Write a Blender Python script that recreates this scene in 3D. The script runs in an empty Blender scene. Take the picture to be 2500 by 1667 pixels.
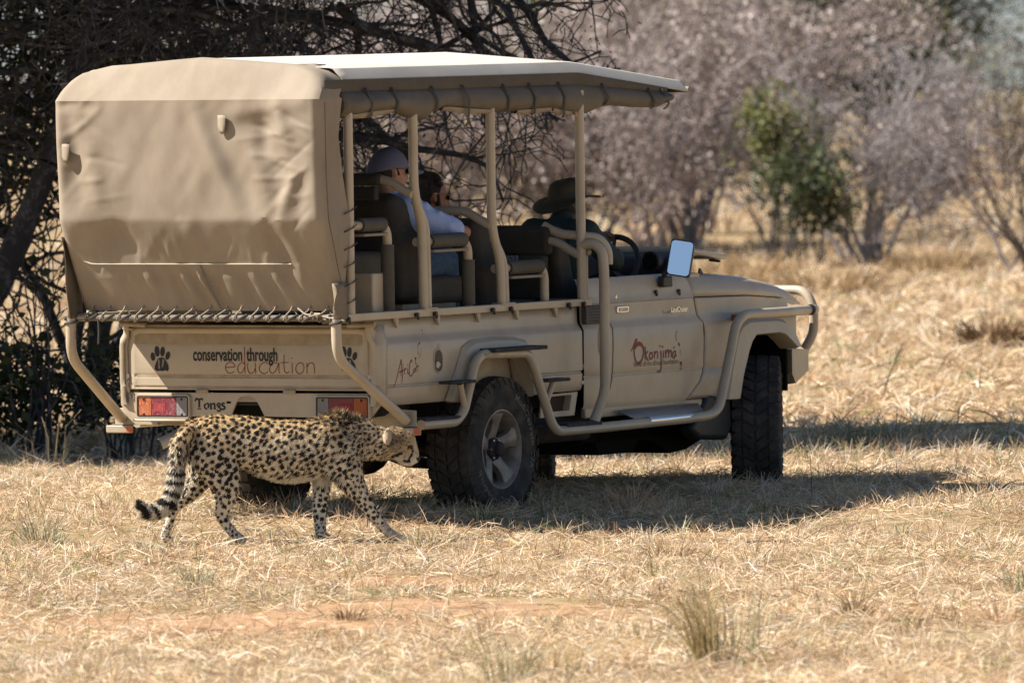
import bpy, bmesh, math, random
import numpy as np
from mathutils import Vector, Matrix, Euler

random.seed(7)
rng = np.random.default_rng(11)
SC = bpy.context.scene
COL = SC.collection

# ---------------------------------------------------------------- camera, sky, sun, exposure
cam_d = bpy.data.cameras.new('camera')
cam = bpy.data.objects.new('camera', cam_d)
COL.objects.link(cam)
SC.camera = cam
cam_d.lens = 400.3
cam_d.sensor_width = 36.0
cam_d.clip_start = 1.0
cam_d.clip_end = 9000.0
cam_d.dof.use_dof = True
cam_d.dof.focus_distance = 63.0
cam_d.dof.aperture_fstop = 5.6
PITCH = math.atan((833.5 + 66) / 27800.0)
_f = Vector((0, math.cos(PITCH), -math.sin(PITCH)))
_r = Vector((1, 0, 0)); _u = _r.cross(_f)
ROLL = 0.0145
_R = _r * math.cos(ROLL) - _u * math.sin(ROLL)
_U = _r * math.sin(ROLL) + _u * math.cos(ROLL)
_m = Matrix((_R, _U, -_f)).transposed().to_4x4()
_m.translation = Vector((0, -64.5, 3.1))
cam.matrix_world = _m

# light travels, in the vehicle's axes, along (SUN_A, -0.85, -1)
TH = math.radians(29.7)
VF = Vector((math.sin(TH), math.cos(TH), 0)); VL = Vector((-math.cos(TH), math.sin(TH), 0))
SUN_A = 0.45
LDIR = (VF * SUN_A + VL * -0.85 + Vector((0, 0, -1))).normalized()
sun_d = bpy.data.lights.new('sun', 'SUN')
sun = bpy.data.objects.new('sun', sun_d); COL.objects.link(sun)
sun_d.energy = 5.0
sun_d.angle = math.radians(0.5)
sun_d.color = (1.0, 0.94, 0.85)
sun.rotation_euler = (-LDIR).to_track_quat('Z', 'Y').to_euler()
sun.location = (-20, -20, 30)

W = bpy.data.worlds.new('World'); SC.world = W; W.use_nodes = True
nt = W.node_tree; nt.nodes.clear()
sky = nt.nodes.new('ShaderNodeTexSky'); sky.sky_type = 'NISHITA'; sky.sun_disc = False
sky.sun_elevation = math.asin(-LDIR.z)
sky.sun_rotation = math.atan2(-LDIR.x, -LDIR.y)
sky.altitude = 1500; sky.air_density = 1.0; sky.dust_density = 0.6; sky.ozone_density = 1.0
bg = nt.nodes.new('ShaderNodeBackground'); bg.inputs[1].default_value = 0.050
wo = nt.nodes.new('ShaderNodeOutputWorld')
nt.links.new(sky.outputs[0], bg.inputs[0]); nt.links.new(bg.outputs[0], wo.inputs[0])
SC.view_settings.view_transform = 'Standard'
SC.view_settings.look = 'None'
SC.view_settings.exposure = 0.93
SC.view_settings.gamma = 1.0
SC.view_settings.use_curve_mapping = False
SC.render.engine = 'CYCLES'
SC.cycles.max_bounces = 6
SC.cycles.diffuse_bounces = 1
SC.cycles.glossy_bounces = 3
SC.cycles.transmission_bounces = 4
SC.cycles.transparent_max_bounces = 6
SC.cycles.use_denoising = True
SC.cycles.denoising_prefilter = 'NONE'

# ---------------------------------------------------------------- helpers
def link(o, parent=None):
    COL.objects.link(o)
    if parent is not None:
        o.parent = parent
    return o

def tag(o, label=None, cat=None, group=None, kind=None):
    if label: o['label'] = label
    if cat: o['category'] = cat
    if group: o['group'] = group
    if kind: o['kind'] = kind
    return o

def empty(name, loc=(0, 0, 0), rz=0.0, parent=None):
    o = bpy.data.objects.new(name, None)
    o.empty_display_size = 0.2
    o.location = loc; o.rotation_euler = (0, 0, rz)
    return link(o, parent)

MATS = {}
def mat(name, col, rough=0.6, metal=0.0, var=0.0, vscale=8.0, bump=0.0, bscale=60.0, col2=None, spec=0.5,
        attr=False, transl=0.0, coat=0.0, mix_pos=(0.4, 0.65), stretch=None):
    """principled material: base colour varied towards col2 by noise, fine noise bump, optional colour attribute"""
    m = bpy.data.materials.new(name); m.use_nodes = True
    MATS[name] = m
    t = m.node_tree; b = t.nodes['Principled BSDF']
    b.inputs['Base Color'].default_value = (*col, 1)
    b.inputs['Roughness'].default_value = rough
    b.inputs['Metallic'].default_value = metal
    b.inputs['Specular IOR Level'].default_value = spec
    if coat: b.inputs['Coat Weight'].default_value = coat
    tc = t.nodes.new('ShaderNodeTexCoord')
    src = tc.outputs['Object']
    if stretch:
        mp = t.nodes.new('ShaderNodeMapping'); mp.inputs['Scale'].default_value = stretch
        t.links.new(src, mp.inputs[0]); src = mp.outputs[0]
    c_out = None
    if attr:
        a = t.nodes.new('ShaderNodeAttribute'); a.attribute_name = 'Col'
        c_out = a.outputs['Color']
    if col2 is not None or var > 0:
        n = t.nodes.new('ShaderNodeTexNoise'); n.inputs['Scale'].default_value = vscale
        n.inputs['Detail'].default_value = 6.0; n.inputs['Roughness'].default_value = 0.62
        t.links.new(src, n.inputs['Vector'])
        r = t.nodes.new('ShaderNodeMapRange')
        r.inputs[1].default_value = mix_pos[0]; r.inputs[2].default_value = mix_pos[1]
        t.links.new(n.outputs['Fac'], r.inputs[0])
        mx = t.nodes.new('ShaderNodeMix'); mx.data_type = 'RGBA'
        c2 = col2 if col2 is not None else tuple(c * (1 - var) for c in col)
        t.links.new(r.outputs[0], mx.inputs['Factor'])
        if c_out is None: mx.inputs['A'].default_value = (*col, 1)
        else: t.links.new(c_out, mx.inputs['A'])
        mx.inputs['B'].default_value = (*c2, 1)
        c_out = mx.outputs['Result']
    if c_out is not None:
        t.links.new(c_out, b.inputs['Base Color'])
    if bump > 0:
        n2 = t.nodes.new('ShaderNodeTexNoise'); n2.inputs['Scale'].default_value = bscale
        n2.inputs['Detail'].default_value = 4.0
        t.links.new(src, n2.inputs['Vector'])
        bp = t.nodes.new('ShaderNodeBump'); bp.inputs['Strength'].default_value = bump
        bp.inputs['Distance'].default_value = 0.01
        t.links.new(n2.outputs['Fac'], bp.inputs['Height'])
        t.links.new(bp.outputs[0], b.inputs['Normal'])
    if transl > 0:
        tr = t.nodes.new('ShaderNodeBsdfTranslucent')
        if c_out is not None: t.links.new(c_out, tr.inputs[0])
        else: tr.inputs[0].default_value = (*col, 1)
        ms = t.nodes.new('ShaderNodeMixShader'); ms.inputs[0].default_value = transl
        out = t.nodes['Material Output']
        t.links.new(b.outputs[0], ms.inputs[1]); t.links.new(tr.outputs[0], ms.inputs[2])
        t.links.new(ms.outputs[0], out.inputs[0])
    return m

def fillet(pts, rad, k=5):
    """round the corners of a polyline"""
    P = [Vector(p) for p in pts]
    out = [P[0]]
    for i in range(1, len(P) - 1):
        a, b, c = P[i - 1], P[i], P[i + 1]
        d0, d1 = (a - b), (c - b)
        r = min(rad, d0.length * 0.48, d1.length * 0.48)
        s, e = b + d0.normalized() * r, b + d1.normalized() * r
        for j in range(k + 1):
            t = j / k
            out.append(s * (1 - t) ** 2 + b * 2 * t * (1 - t) + e * t * t)
    out.append(P[-1])
    return out

class MB:
    """collects simple shapes into one mesh"""
    def __init__(s): s.v = []; s.f = []
    def add(s, vs, fs):
        o = len(s.v); s.v += [tuple(v) for v in vs]; s.f += [tuple(i + o for i in f) for f in fs]; return s
    def box(s, x0, x1, y0, y1, z0, z1):
        vs = [(x, y, z) for x in (x0, x1) for y in (y0, y1) for z in (z0, z1)]
        return s.add(vs, [(0, 1, 3, 2), (4, 6, 7, 5), (0, 4, 5, 1), (2, 3, 7, 6), (0, 2, 6, 4), (1, 5, 7, 3)])
    def obox(s, c, ax, ay, az):
        c = Vector(c); ax, ay, az = Vector(ax), Vector(ay), Vector(az)
        vs = [c + ax * i + ay * j + az * k for i in (-1, 1) for j in (-1, 1) for k in (-1, 1)]
        return s.add(vs, [(0, 1, 3, 2), (4, 6, 7, 5), (0, 4, 5, 1), (2, 3, 7, 6), (0, 2, 6, 4), (1, 5, 7, 3)])
    def prism(s, poly, axis, a, b):
        def pt(p, q):
            return {'x': (q, p[0], p[1]), 'y': (p[0], q, p[1]), 'z': (p[0], p[1], q)}[axis]
        n = len(poly)
        vs = [pt(p, a) for p in poly] + [pt(p, b) for p in poly]
        fs = [tuple(range(n)), tuple(range(2 * n - 1, n - 1, -1))]
        fs += [(i, (i + 1) % n, n + (i + 1) % n, n + i) for i in range(n)]
        return s.add(vs, fs)
    def tube(s, pts, r, n=10, fil=0.0, k=5, closed=False, caps=True):
        P = fillet(pts, fil, k) if fil > 0 else [Vector(p) for p in pts]
        m = len(P); rr = r if isinstance(r, (list, tuple)) else None
        vs = []; fs = []; up = None
        for i, p in enumerate(P):
            if closed: d = P[(i + 1) % m] - P[i - 1]
            else: d = P[min(i + 1, m - 1)] - P[max(i - 1, 0)]
            if d.length < 1e-9: d = Vector((0, 0, 1))
            d.normalize()
            if up is None:
                up = Vector((0, 0, 1)) if abs(d.z) < 0.9 else Vector((1, 0, 0))
            a = (up - d * up.dot(d)); 
            if a.length < 1e-6: a = Vector((0, 1, 0)).cross(d)
            a.normalize(); b = d.cross(a); up = a
            ri = rr[min(i, len(rr) - 1)] if rr else r
            for j in range(n):
                t = 2 * math.pi * j / n
                vs.append(p + a * (ri * math.cos(t)) + b * (ri * math.sin(t)))
        for i in range(m if closed else m - 1):
            for j in range(n):
                i2 = (i + 1) % m
                fs.append((i * n + j, i * n + (j + 1) % n, i2 * n + (j + 1) % n, i2 * n + j))
        if caps and not closed:
            fs.append(tuple(range(n - 1, -1, -1))); fs.append(tuple((m - 1) * n + j for j in range(n)))
        return s.add(vs, fs)
    def lathe(s, prof, c, axis='y', n=32, closed=False):
        """prof: (radius, height along axis)"""
        m = len(prof); vs = []; fs = []
        for (r, h) in prof:
            for j in range(n):
                t = 2 * math.pi * j / n
                u, w = r * math.cos(t), r * math.sin(t)
                d = {'y': (u, h, w), 'x': (h, u, w), 'z': (u, w, h)}[axis]
                vs.append((c[0] + d[0], c[1] + d[1], c[2] + d[2]))
        for i in range(m if closed else m - 1):
            for j in range(n):
                i2 = (i + 1) % m
                fs.append((i * n + j, i * n + (j + 1) % n, i2 * n + (j + 1) % n, i2 * n + j))
        return s.add(vs, fs)
    def grid(s, rows):
        """rows: list of equally long rows of points"""
        m, n = len(rows), len(rows[0])
        vs = [p for r in rows for p in r]
        fs = [(i * n + j, i * n + j + 1, (i + 1) * n + j + 1, (i + 1) * n + j) for i in range(m - 1) for j in range(n - 1)]
        return s.add(vs, fs)
    def loft(s, rings, caps=True):
        m, n = len(rings), len(rings[0])
        vs = [p for r in rings for p in r]
        fs = [(i * n + j, i * n + (j + 1) % n, (i + 1) * n + (j + 1) % n, (i + 1) * n + j) for i in range(m - 1) for j in range(n)]
        if caps:
            fs.append(tuple(range(n - 1, -1, -1))); fs.append(tuple((m - 1) * n + j for j in range(n)))
        return s.add(vs, fs)
    def ball(s, c, r, n=10, m=6):
        rx, ry, rz = r if isinstance(r, (tuple, list)) else (r, r, r)
        rings = []
        for i in range(m + 1):
            p = math.pi * i / m; q = max(math.sin(p), 0.02)
            rings.append([(c[0] + rx * q * math.cos(2 * math.pi * j / n), c[1] + ry * q * math.sin(2 * math.pi * j / n), c[2] - rz * math.cos(p)) for j in range(n)])
        return s.loft(rings)
    def mirror_y(s):
        o = MB(); o.v = s.v + [(x, -y, z) for x, y, z in s.v]
        n = len(s.v); o.f = s.f + [tuple(i + n for i in reversed(f)) for f in s.f]
        return o
    def build(s, name, m, parent=None, ang=35, bevel=0.0, seg=2, weld=0.0, solid=0.0, subsurf=0, off=None):
        me = bpy.data.meshes.new(name)
        v = s.v if off is None else [(x - off[0], y - off[1], z - off[2]) for x, y, z in s.v]
        me.from_pydata(v, [], s.f)
        bm = bmesh.new(); bm.from_mesh(me)
        if weld: bmesh.ops.remove_doubles(bm, verts=bm.verts, dist=weld)
        bmesh.ops.recalc_face_normals(bm, faces=bm.faces)
        bm.to_mesh(me); bm.free()
        if ang >= 0:
            me.shade_smooth()
            me.set_sharp_from_angle(angle=math.radians(ang))
        if m is not None: me.materials.append(m)
        o = bpy.data.objects.new(name, me)
        link(o, parent)
        if solid:
            md = o.modifiers.new('solid', 'SOLIDIFY'); md.thickness = solid; md.offset = 0
        if bevel:
            md = o.modifiers.new('bevel', 'BEVEL'); md.width = bevel; md.segments = seg; md.limit_method = 'ANGLE'
            md.angle_limit = math.radians(40); md.harden_normals = False
        if subsurf:
            md = o.modifiers.new('sub', 'SUBSURF'); md.levels = subsurf; md.render_levels = subsurf
        return o

def raw_mesh(name, V, F, m, parent=None, cols=None, smooth=False):
    """numpy arrays: V (n,3); F (k,3) or (k,4); cols (n,3) linear colours"""
    me = bpy.data.meshes.new(name)
    V = np.asarray(V, np.float32); F = np.asarray(F, np.int32)
    k, w = F.shape
    me.vertices.add(len(V)); me.vertices.foreach_set('co', V.ravel())
    me.loops.add(k * w); me.loops.foreach_set('vertex_index', F.ravel())
    me.polygons.add(k)
    me.polygons.foreach_set('loop_start', np.arange(0, k * w, w, dtype=np.int32))
    me.polygons.foreach_set('loop_total', np.full(k, w, np.int32))
    if smooth: me.polygons.foreach_set('use_smooth', np.ones(k, bool))
    me.update(calc_edges=True)
    if cols is not None:
        a = me.color_attributes.new('Col', 'FLOAT_COLOR', 'POINT')
        c4 = np.ones((len(V), 4), np.float32); c4[:, :3] = cols
        a.data.foreach_set('color', c4.ravel())
    if m is not None: me.materials.append(m)
    o = bpy.data.objects.new(name, me)
    return link(o, parent)

def shared_copy(o, parent=None, loc=None, rot=None):
    c = o.copy(); COL.objects.link(c)
    if parent is not None: c.parent = parent
    if loc is not None: c.location = loc
    if rot is not None: c.rotation_euler = rot
    return c

def smooth_noise(x, y, seed=0):
    """cheap value made of sines, about -1..1"""
    s = seed * 1.7
    return (np.sin(x * 1.3 + 2.1 * np.sin(y * 0.7 + s) + s) + np.sin(y * 1.7 + 1.3 * np.sin(x * 0.9 - s) + 2 * s)
            + np.sin((x + y) * 0.83 + s * 3)) / 3.0
# ---------------------------------------------------------------- ground
def sstep(a, b, x):
    t = np.clip((x - a) / (b - a), 0, 1); return t * t * (3 - 2 * t)

def gz(x, y):
    """height of the ground"""
    x = np.asarray(x, float); y = np.asarray(y, float)
    rise = 0.075 * sstep(-1.9, -0.7, y) * (1 - 0.6 * sstep(3.0, 6.0, y))
    z = rise + 0.022 * smooth_noise(x * 1.6, y * 1.1, 3) * (1 - sstep(60, 200, y)) + 0.010 * smooth_noise(x * 5.1, y * 3.3, 5)
    far = sstep(20, 70, y)
    z = z + far * 0.18 * smooth_noise(x * 0.23, y * 0.11, 8)
    return z - 0.012

def soil_patch(x, y):
    """1 where the red sand lies bare"""
    p = smooth_noise(x * 0.9 + 1.0, y * 0.75, 21) + 0.6 * smooth_noise(x * 2.3, y * 1.6, 22)
    a = sstep(0.35, 0.75, p) * (1 - sstep(20, 40, y))
    def spot(cx, cy, rx, ry):
        return np.exp(-(((x - cx) / rx) ** 2 + ((y - cy) / ry) ** 2))
    b = 1.7 * spot(-2.0, -9.7, 1.6, 0.75) + 1.1 * spot(-0.5, -8.7, 0.8, 0.5) + spot(-0.55, -6.0, 0.35, 0.35) + .55 * spot(0.2, -9.4, 0.5, 0.4) + .5 * spot(1.0, -8.3, 0.5, 0.4)
    b = b * (.85 + .75 * smooth_noise(x * 4.3, y * 2.6, 25))
    return np.clip(0.40 * a * (1 - sstep(-3.5, -1.5, y)) + b, 0, .85)

def axis_pts(segs):
    out = []
    for a, b, st in segs:
        out += list(np.arange(a, b, st))
    out.append(segs[-1][1]); return np.array(out)
gx = axis_pts([(-1400, -100, 130), (-100, -12, 8), (-12, 12, 0.14), (12, 100, 8), (100, 1400, 130)])
gy = axis_pts([(-120, -70, 10), (-70, -20, 2), (-20, 12, 0.14), (12, 60, 0.8), (60, 200, 7), (200, 3200, 150)])
GX, GY = np.meshgrid(gx, gy)
GZ = gz(GX, GY)
V = np.stack([GX.ravel(), GY.ravel(), GZ.ravel()], 1)
nx_, ny_ = len(gx), len(gy)
I = np.arange(nx_ * ny_).reshape(ny_, nx_)
F = np.stack([I[:-1, :-1].ravel(), I[:-1, 1:].ravel(), I[1:, 1:].ravel(), I[1:, :-1].ravel()], 1)
sp = soil_patch(GX, GY).ravel()[:, None]
straw_c = np.array([0.36, 0.265, 0.150]); soil_c = np.array([0.47, 0.27, 0.155])
gcol = straw_c * (1 - sp) + soil_c * sp
m_ground = mat('dry_soil', (0.4, 0.3, 0.17), 0.95, attr=True, col2=(0.27, 0.185, 0.10), vscale=3.5, bump=0.6, bscale=45, spec=0.1, mix_pos=(0.45, 0.75))
ground = raw_mesh('ground', V, F, m_ground, None, gcol, smooth=True)
tag(ground, 'dry straw covered ground with patches of red sand', None, None, 'structure')

# ---------------------------------------------------------------- blades of dry grass
def blades(px, py, pz, az, lean, length, width, droop, col, colt=None, straight=False):
    """ribbons of three cross lines; az azimuth, lean from the vertical (radians); returns V,F,C"""
    n = len(px)
    d = np.stack([np.cos(az), np.sin(az), np.zeros(n)], 1)
    up = np.array([0, 0, 1.0])
    t0 = d * np.sin(lean)[:, None] + up * np.cos(lean)[:, None]
    lean2 = np.minimum(lean + droop, 2.6)
    t1 = d * np.sin(lean2)[:, None] + up * np.cos(lean2)[:, None]
    tw = rng.uniform(0, math.pi, n)
    s0 = np.stack([-np.sin(az), np.cos(az), np.zeros(n)], 1)
    nrm = np.cross(t0, s0)
    side = s0 * np.cos(tw)[:, None] + nrm * np.sin(tw)[:, None]
    p0 = np.stack([px, py, pz], 1)
    p1 = p0 + t0 * (length * 0.5)[:, None]
    p2 = p1 + t1 * (length * 0.5)[:, None]
    zmin = (gz(p2[:, 0], p2[:, 1]) + 0.004)
    p2[:, 2] = np.maximum(p2[:, 2], zmin)
    p1[:, 2] = np.maximum(p1[:, 2], gz(p1[:, 0], p1[:, 1]) + 0.006)
    w = width[:, None] * 0.5
    if straight:
        V = np.stack([p0 - side * w, p0 + side * w, p2 + side * w * .5, p2 - side * w * .5], 1)
        return V.reshape(-1, 3), np.arange(n * 4).reshape(n, 4), np.repeat(col, 4, 0)
    V = np.stack([p0 - side * w, p0 + side * w, p1 - side * w, p1 + side * w, p2 - side * w * 0.35, p2 + side * w * 0.35], 1)
    F0 = np.array([[0, 1, 3, 2], [2, 3, 5, 4]])
    F = (np.arange(n)[:, None, None] * 6 + F0[None]).reshape(-1, 4)
    ct = col if colt is None else colt
    C = np.stack([col, col, (col + ct) / 2, (col + ct) / 2, ct, ct], 1)
    return V.reshape(-1, 3), F, C.reshape(-1, 3)

def merge(parts):
    Vs, Fs, Cs = [], [], []; o = 0
    for V, F, C in parts:
        Vs.append(V); Fs.append(F + o); Cs.append(C); o += len(V)
    return np.concatenate(Vs), np.concatenate(Fs), np.concatenate(Cs)

STRAW = np.array([1.06, 1.05, 1.16]) * np.array([[0.82, 0.65, 0.40], [0.72, 0.52, 0.29], [0.90, 0.77, 0.53], [0.58, 0.41, 0.22], [0.78, 0.58, 0.32], [0.92, 0.82, 0.62], [0.42, 0.29, 0.17], [0.66, 0.45, 0.25]])
def straw_cols(n, dark=1.0):
    c = STRAW[rng.integers(0, len(STRAW), n)] * rng.uniform(0.8, 1.12, n)[:, None]
    return c * dark
GREEN = np.array([[0.20, 0.26, 0.08], [0.28, 0.32, 0.12], [0.30, 0.33, 0.18]])

def keep_out(x, y):
    """true where tyres stand"""
    k = np.zeros(len(x), bool)
    for vx, vy in ((0, -0.73), (0, 0.73), (3.18, -0.78), (3.18, 0.78)):
        w = Vector((-0.813, 0.400, 0)) + VF * vx + VL * vy
        k |= ((x - w.x) ** 2 + (y - w.y) ** 2) < 0.15 ** 2
    return k

m_grass = mat('dry_grass', (0.7, 0.55, 0.33), 0.75, attr=True, transl=0.22, spec=0.25)

def litter(n, x0, x1, y0, y1, lmin, lmax, w0, w1, lean_lo, lean_hi, dark=1.0, fan=0.0, straight=False):
    x = rng.uniform(x0, x1, n); y = rng.uniform(y0, y1, n)
    x = x * (1 + fan * (y - y0) / (y1 - y0))
    k = ~keep_out(x, y) & (rng.random(n) > 1.02 * soil_patch(x, y)) & (smooth_noise(x * 3.1, y * 2.2, 31) + 0.9 > rng.random(n) * 0.9)
    x, y = x[k], y[k]; n = len(x)
    c = straw_cols(n, dark) * (1 + .16 * smooth_noise(x * 1.9, y * 1.3, 51) + .14 * smooth_noise(x * 5.5, y * 3.1, 52))[:, None]
    br = (smooth_noise(x * 2.4, y * 1.5, 55) > .42) & (rng.random(n) < .5); c[br] *= np.array([.62, .52, .46])
    g = rng.random(n) < 0.05 + 0.10 * (smooth_noise(x * 1.1, y * 0.8, 41) > 0.45)
    c[g] = GREEN[rng.integers(0, 3, g.sum())]
    z = gz(x, y) - 0.004 + rng.random(n) ** 2 * 0.02
    return blades(x, y, z, rng.uniform(0, 2 * math.pi, n), rng.uniform(lean_lo, lean_hi, n), rng.uniform(lmin, lmax, n),
                  rng.uniform(w0, w1, n), rng.uniform(0.0, 0.7, n), c, None, straight)

def tufts(n, x0, x1, y0, y1, nb, hmin, hmax, spread, w0, w1, cols=None, dark=1.0, green=0.12, fan=0.0, lean=0.75):
    cx = rng.uniform(x0, x1, n); cy = rng.uniform(y0, y1, n)
    cx = cx * (1 + fan * (cy - y0) / (y1 - y0))
    k = ~keep_out(cx, cy) & (rng.random(n) > 1.2 * soil_patch(cx, cy)); cx, cy = cx[k], cy[k]; n = len(cx)
    h = rng.uniform(hmin, hmax, n)
    base = straw_cols(n, dark)
    gsel = rng.random(n) < green
    base[gsel] = GREEN[rng.integers(0, 3, gsel.sum())]
    idx = np.repeat(np.arange(n), nb); N = len(idx)
    a = rng.uniform(0, 2 * math.pi, N); r = spread * np.sqrt(rng.random(N))
    x = cx[idx] + np.cos(a) * r; y = cy[idx] + np.sin(a) * r
    c = base[idx] * rng.uniform(0.75, 1.2, N)[:, None]
    mixs = rng.random(N) < 0.35
    c[mixs] = straw_cols(mixs.sum(), dark)
    tip = c * 1.08
    return blades(x, y, gz(x, y) - 0.005, a + rng.normal(0, 0.5, N), np.abs(rng.normal(0.15, lean * 0.5, N)), h[idx] * rng.uniform(0.5, 1.1, N),
                  rng.uniform(w0, w1, N), rng.uniform(0.1, 1.0, N), c, tip)

# short trampled straw, one mass nobody could count
V, F, C = merge([litter(200000, -4.0, 4.0, -17.5, 8.0, 0.03, 0.14, 0.002, 0.005, 1.0, 1.62, 1.0, 0.15, True),
                 litter(42000, -4.0, 4.0, -17.5, 8.0, 0.08, 0.26, 0.0025, 0.0055, 1.1, 1.62, 1.0, 0.15),
                 litter(40000, -4.0, 4.0, -17.5, 8.0, 0.04, 0.14, 0.0025, 0.005, 0.25, 1.2, 1.0, 0.15)])
straw = raw_mesh('straw_litter', V, F, m_grass, None, C)
tag(straw, 'pale trampled straw lying flat over the ground', None, None, 'stuff')
V, F, C = merge([tufts(1900, -4.0, 4.0, -17.5, 8.0, 20, 0.03, 0.10, 0.045, 0.0025, 0.005, fan=0.15),
                 tufts(420, -4.0, 4.0, -17.5, 8.0, 22, 0.07, 0.16, 0.05, 0.0025, 0.005, fan=0.15, green=0.2),
                 tufts(220, -3.2, 3.6, -1.1, 0.9, 22, 0.06, 0.14, 0.05, 0.0025, 0.0045, green=0.15),
                 tufts(120, 0.8, 4.2, 6.0, 9.5, 22, 0.08, 0.20, 0.08, 0.003, 0.006, green=0.30, dark=0.9)])
shortgrass = raw_mesh('short_grass', V, F, m_grass, None, C)
tag(shortgrass, 'short dry grass tufts with a few green blades', None, None, 'stuff')
# field behind, taller the farther it lies
V, F, C = merge([litter(50000, -4.5, 4.5, 8, 62, 0.10, 0.34, 0.006, 0.013, 0.9, 1.6, 0.98, 0.8),
                 tufts(1200, -4.5, 4.5, 8, 32, 18, 0.05, 0.20, 0.10, 0.005, 0.010, fan=0.45, green=0.05),
                 tufts(1500, -6.0, 6.0, 26, 58, 12, 0.06, 0.22, 0.16, 0.008, 0.016, fan=0.5, green=0.02, dark=0.85),
                 tufts(1700, -9.0, 9.0, 58, 130, 10, 0.12, 0.34, 0.22, 0.014, 0.03, fan=0.7, green=0.02, dark=0.9)])
field = raw_mesh('field_grass', V, F, m_grass, None, C)
tag(field, 'tall golden dry grass of the field behind', None, None, 'stuff')
# ---------------------------------------------------------------- safari vehicle
# axes of the vehicle: x forward from the rear axle, y to the left, z up
VEH_LOC = (-0.813, 0.400, 0.0)
VEH_RZ = math.radians(90 - 29.7)
veh = empty('safari_vehicle', VEH_LOC, VEH_RZ)
tag(veh, 'beige open safari vehicle with canvas canopy parked facing away to the right', 'safari vehicle')

PAINT = (0.53, 0.435, 0.315)
m_paint = mat('beige_paint', PAINT, 0.38, col2=(0.43, 0.34, 0.235), vscale=5.0, mix_pos=(.45, .8), coat=0.12, bump=0.04, bscale=25)
m_dusty = mat('dusty_beige_paint', (0.45, 0.36, 0.25), 0.6, col2=(0.33, 0.25, 0.16), vscale=7.0, bump=0.08, bscale=40)
m_canvas = mat('beige_canvas', (0.365, 0.302, 0.232), 0.88, col2=(0.305, 0.246, 0.182), vscale=3.4, stretch=(1, 1, .4), bump=0.07, bscale=300, spec=0.2)
m_canvas_top = mat('sun_bleached_canvas', (0.60, 0.57, 0.505), 0.9, col2=(0.54, 0.50, 0.435), vscale=3.0, bump=0.15, bscale=200, spec=0.2)
m_canvas_dk = mat('brown_canvas', (0.27, 0.215, 0.155), 0.85, col2=(0.22, 0.17, 0.12), vscale=5.0, bump=0.2, bscale=150, spec=0.25)
m_fascia = mat('dark_brown_canvas', (.125, .106, .086), .8, col2=(.105, .088, .07), vscale=5, bump=.15, bscale=150, spec=.25)  # the fascia cloth is a darker canvas of its own
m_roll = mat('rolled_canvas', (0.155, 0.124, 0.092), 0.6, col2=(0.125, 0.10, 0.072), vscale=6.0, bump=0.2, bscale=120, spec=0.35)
m_strap = mat('dark_strap', (0.075, 0.07, 0.062), 0.7)
m_black = mat('black_plastic', (0.022, 0.022, 0.024), 0.5)
m_void = mat('void_black', (0.012, 0.011, 0.010), 0.9, spec=0.1)  # near black; puts the darkness of wheel wells, gaps and openings into colour
m_under = mat('dusty_underbody', (0.035, 0.030, 0.026), 0.85, col2=(0.06, 0.048, 0.036), vscale=9)
m_rubber = mat('dusty_tyre_rubber', (0.040, 0.039, 0.039), 0.85, col2=(0.10, 0.085, 0.07), vscale=9, bump=0.25, bscale=60, spec=0.25)
m_rim = mat('dusty_alloy', (0.34, 0.31, 0.275), 0.5, metal=0.3, col2=(0.22, 0.18, 0.14), vscale=12)
m_grip = mat('black_grip_tape', (0.035, 0.035, 0.038), 0.85, bump=0.8, bscale=260, col2=(0.07, 0.062, 0.055), vscale=14)
m_seat = mat('dark_seat_canvas', (0.040, 0.034, 0.027), 0.85, col2=(0.055, 0.046, 0.036), vscale=8, bump=0.2, bscale=120)
m_pad = mat('olive_pad_cover', (0.105, 0.092, 0.070), 0.8, col2=(0.085, 0.072, 0.054), vscale=8, bump=0.2, bscale=120)
m_chrome = mat('chrome', (0.75, 0.76, 0.78), 0.16, metal=1.0)
m_steel = mat('bare_steel', (0.45, 0.45, 0.46), 0.3, metal=0.8, col2=(0.2, 0.16, 0.13), vscale=20)
m_mirror = mat('mirror_glass', (0.92, 0.95, 1.0), 0.01, metal=1.0)
m_amber = mat('amber_lens', (0.48, 0.10, 0.012), 0.22, bump=0.6, bscale=420, coat=0.3)
m_red = mat('red_lens', (0.20, 0.006, 0.022), 0.18, bump=0.5, bscale=420, coat=0.4)
m_clear = mat('clear_lens', (0.25, 0.235, 0.245), 0.18, bump=0.6, bscale=300, coat=0.4)
m_inkblk = mat('black_lettering', (0.014, 0.013, 0.015), 0.55)
m_inkred = mat('red_lettering', (0.26, 0.028, 0.024), 0.55)
m_inkgrey = mat('faded_grey_lettering', (0.09, 0.078, 0.07), 0.7)
m_rope = mat('pale_rope', (0.40, 0.33, 0.25), 0.9)
m_ropedk = mat('dark_rope', (0.075, 0.07, 0.066), 0.9)
m_sticker = mat('pink_sticker', (0.55, 0.36, 0.36), 0.6)
m_interior = mat('dark_trim', (0.022, 0.024, 0.028), 0.55)
m_paper = mat('printed_card', (0.30, 0.31, 0.36), 0.6, col2=(0.10, 0.10, 0.12), vscale=60, mix_pos=(0.5, 0.55))
m_white = mat('white_paint', (0.75, 0.74, 0.70), 0.5)
m_taillip = m_paint

def part(mb, name, m, parent=veh, **k):
    return mb.build(name, m, parent, **k)

def lerp_table(tab):
    xs = [t[0] for t in tab]; ys = [t[1] for t in tab]
    return lambda q: float(np.interp(q, xs, ys))

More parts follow.
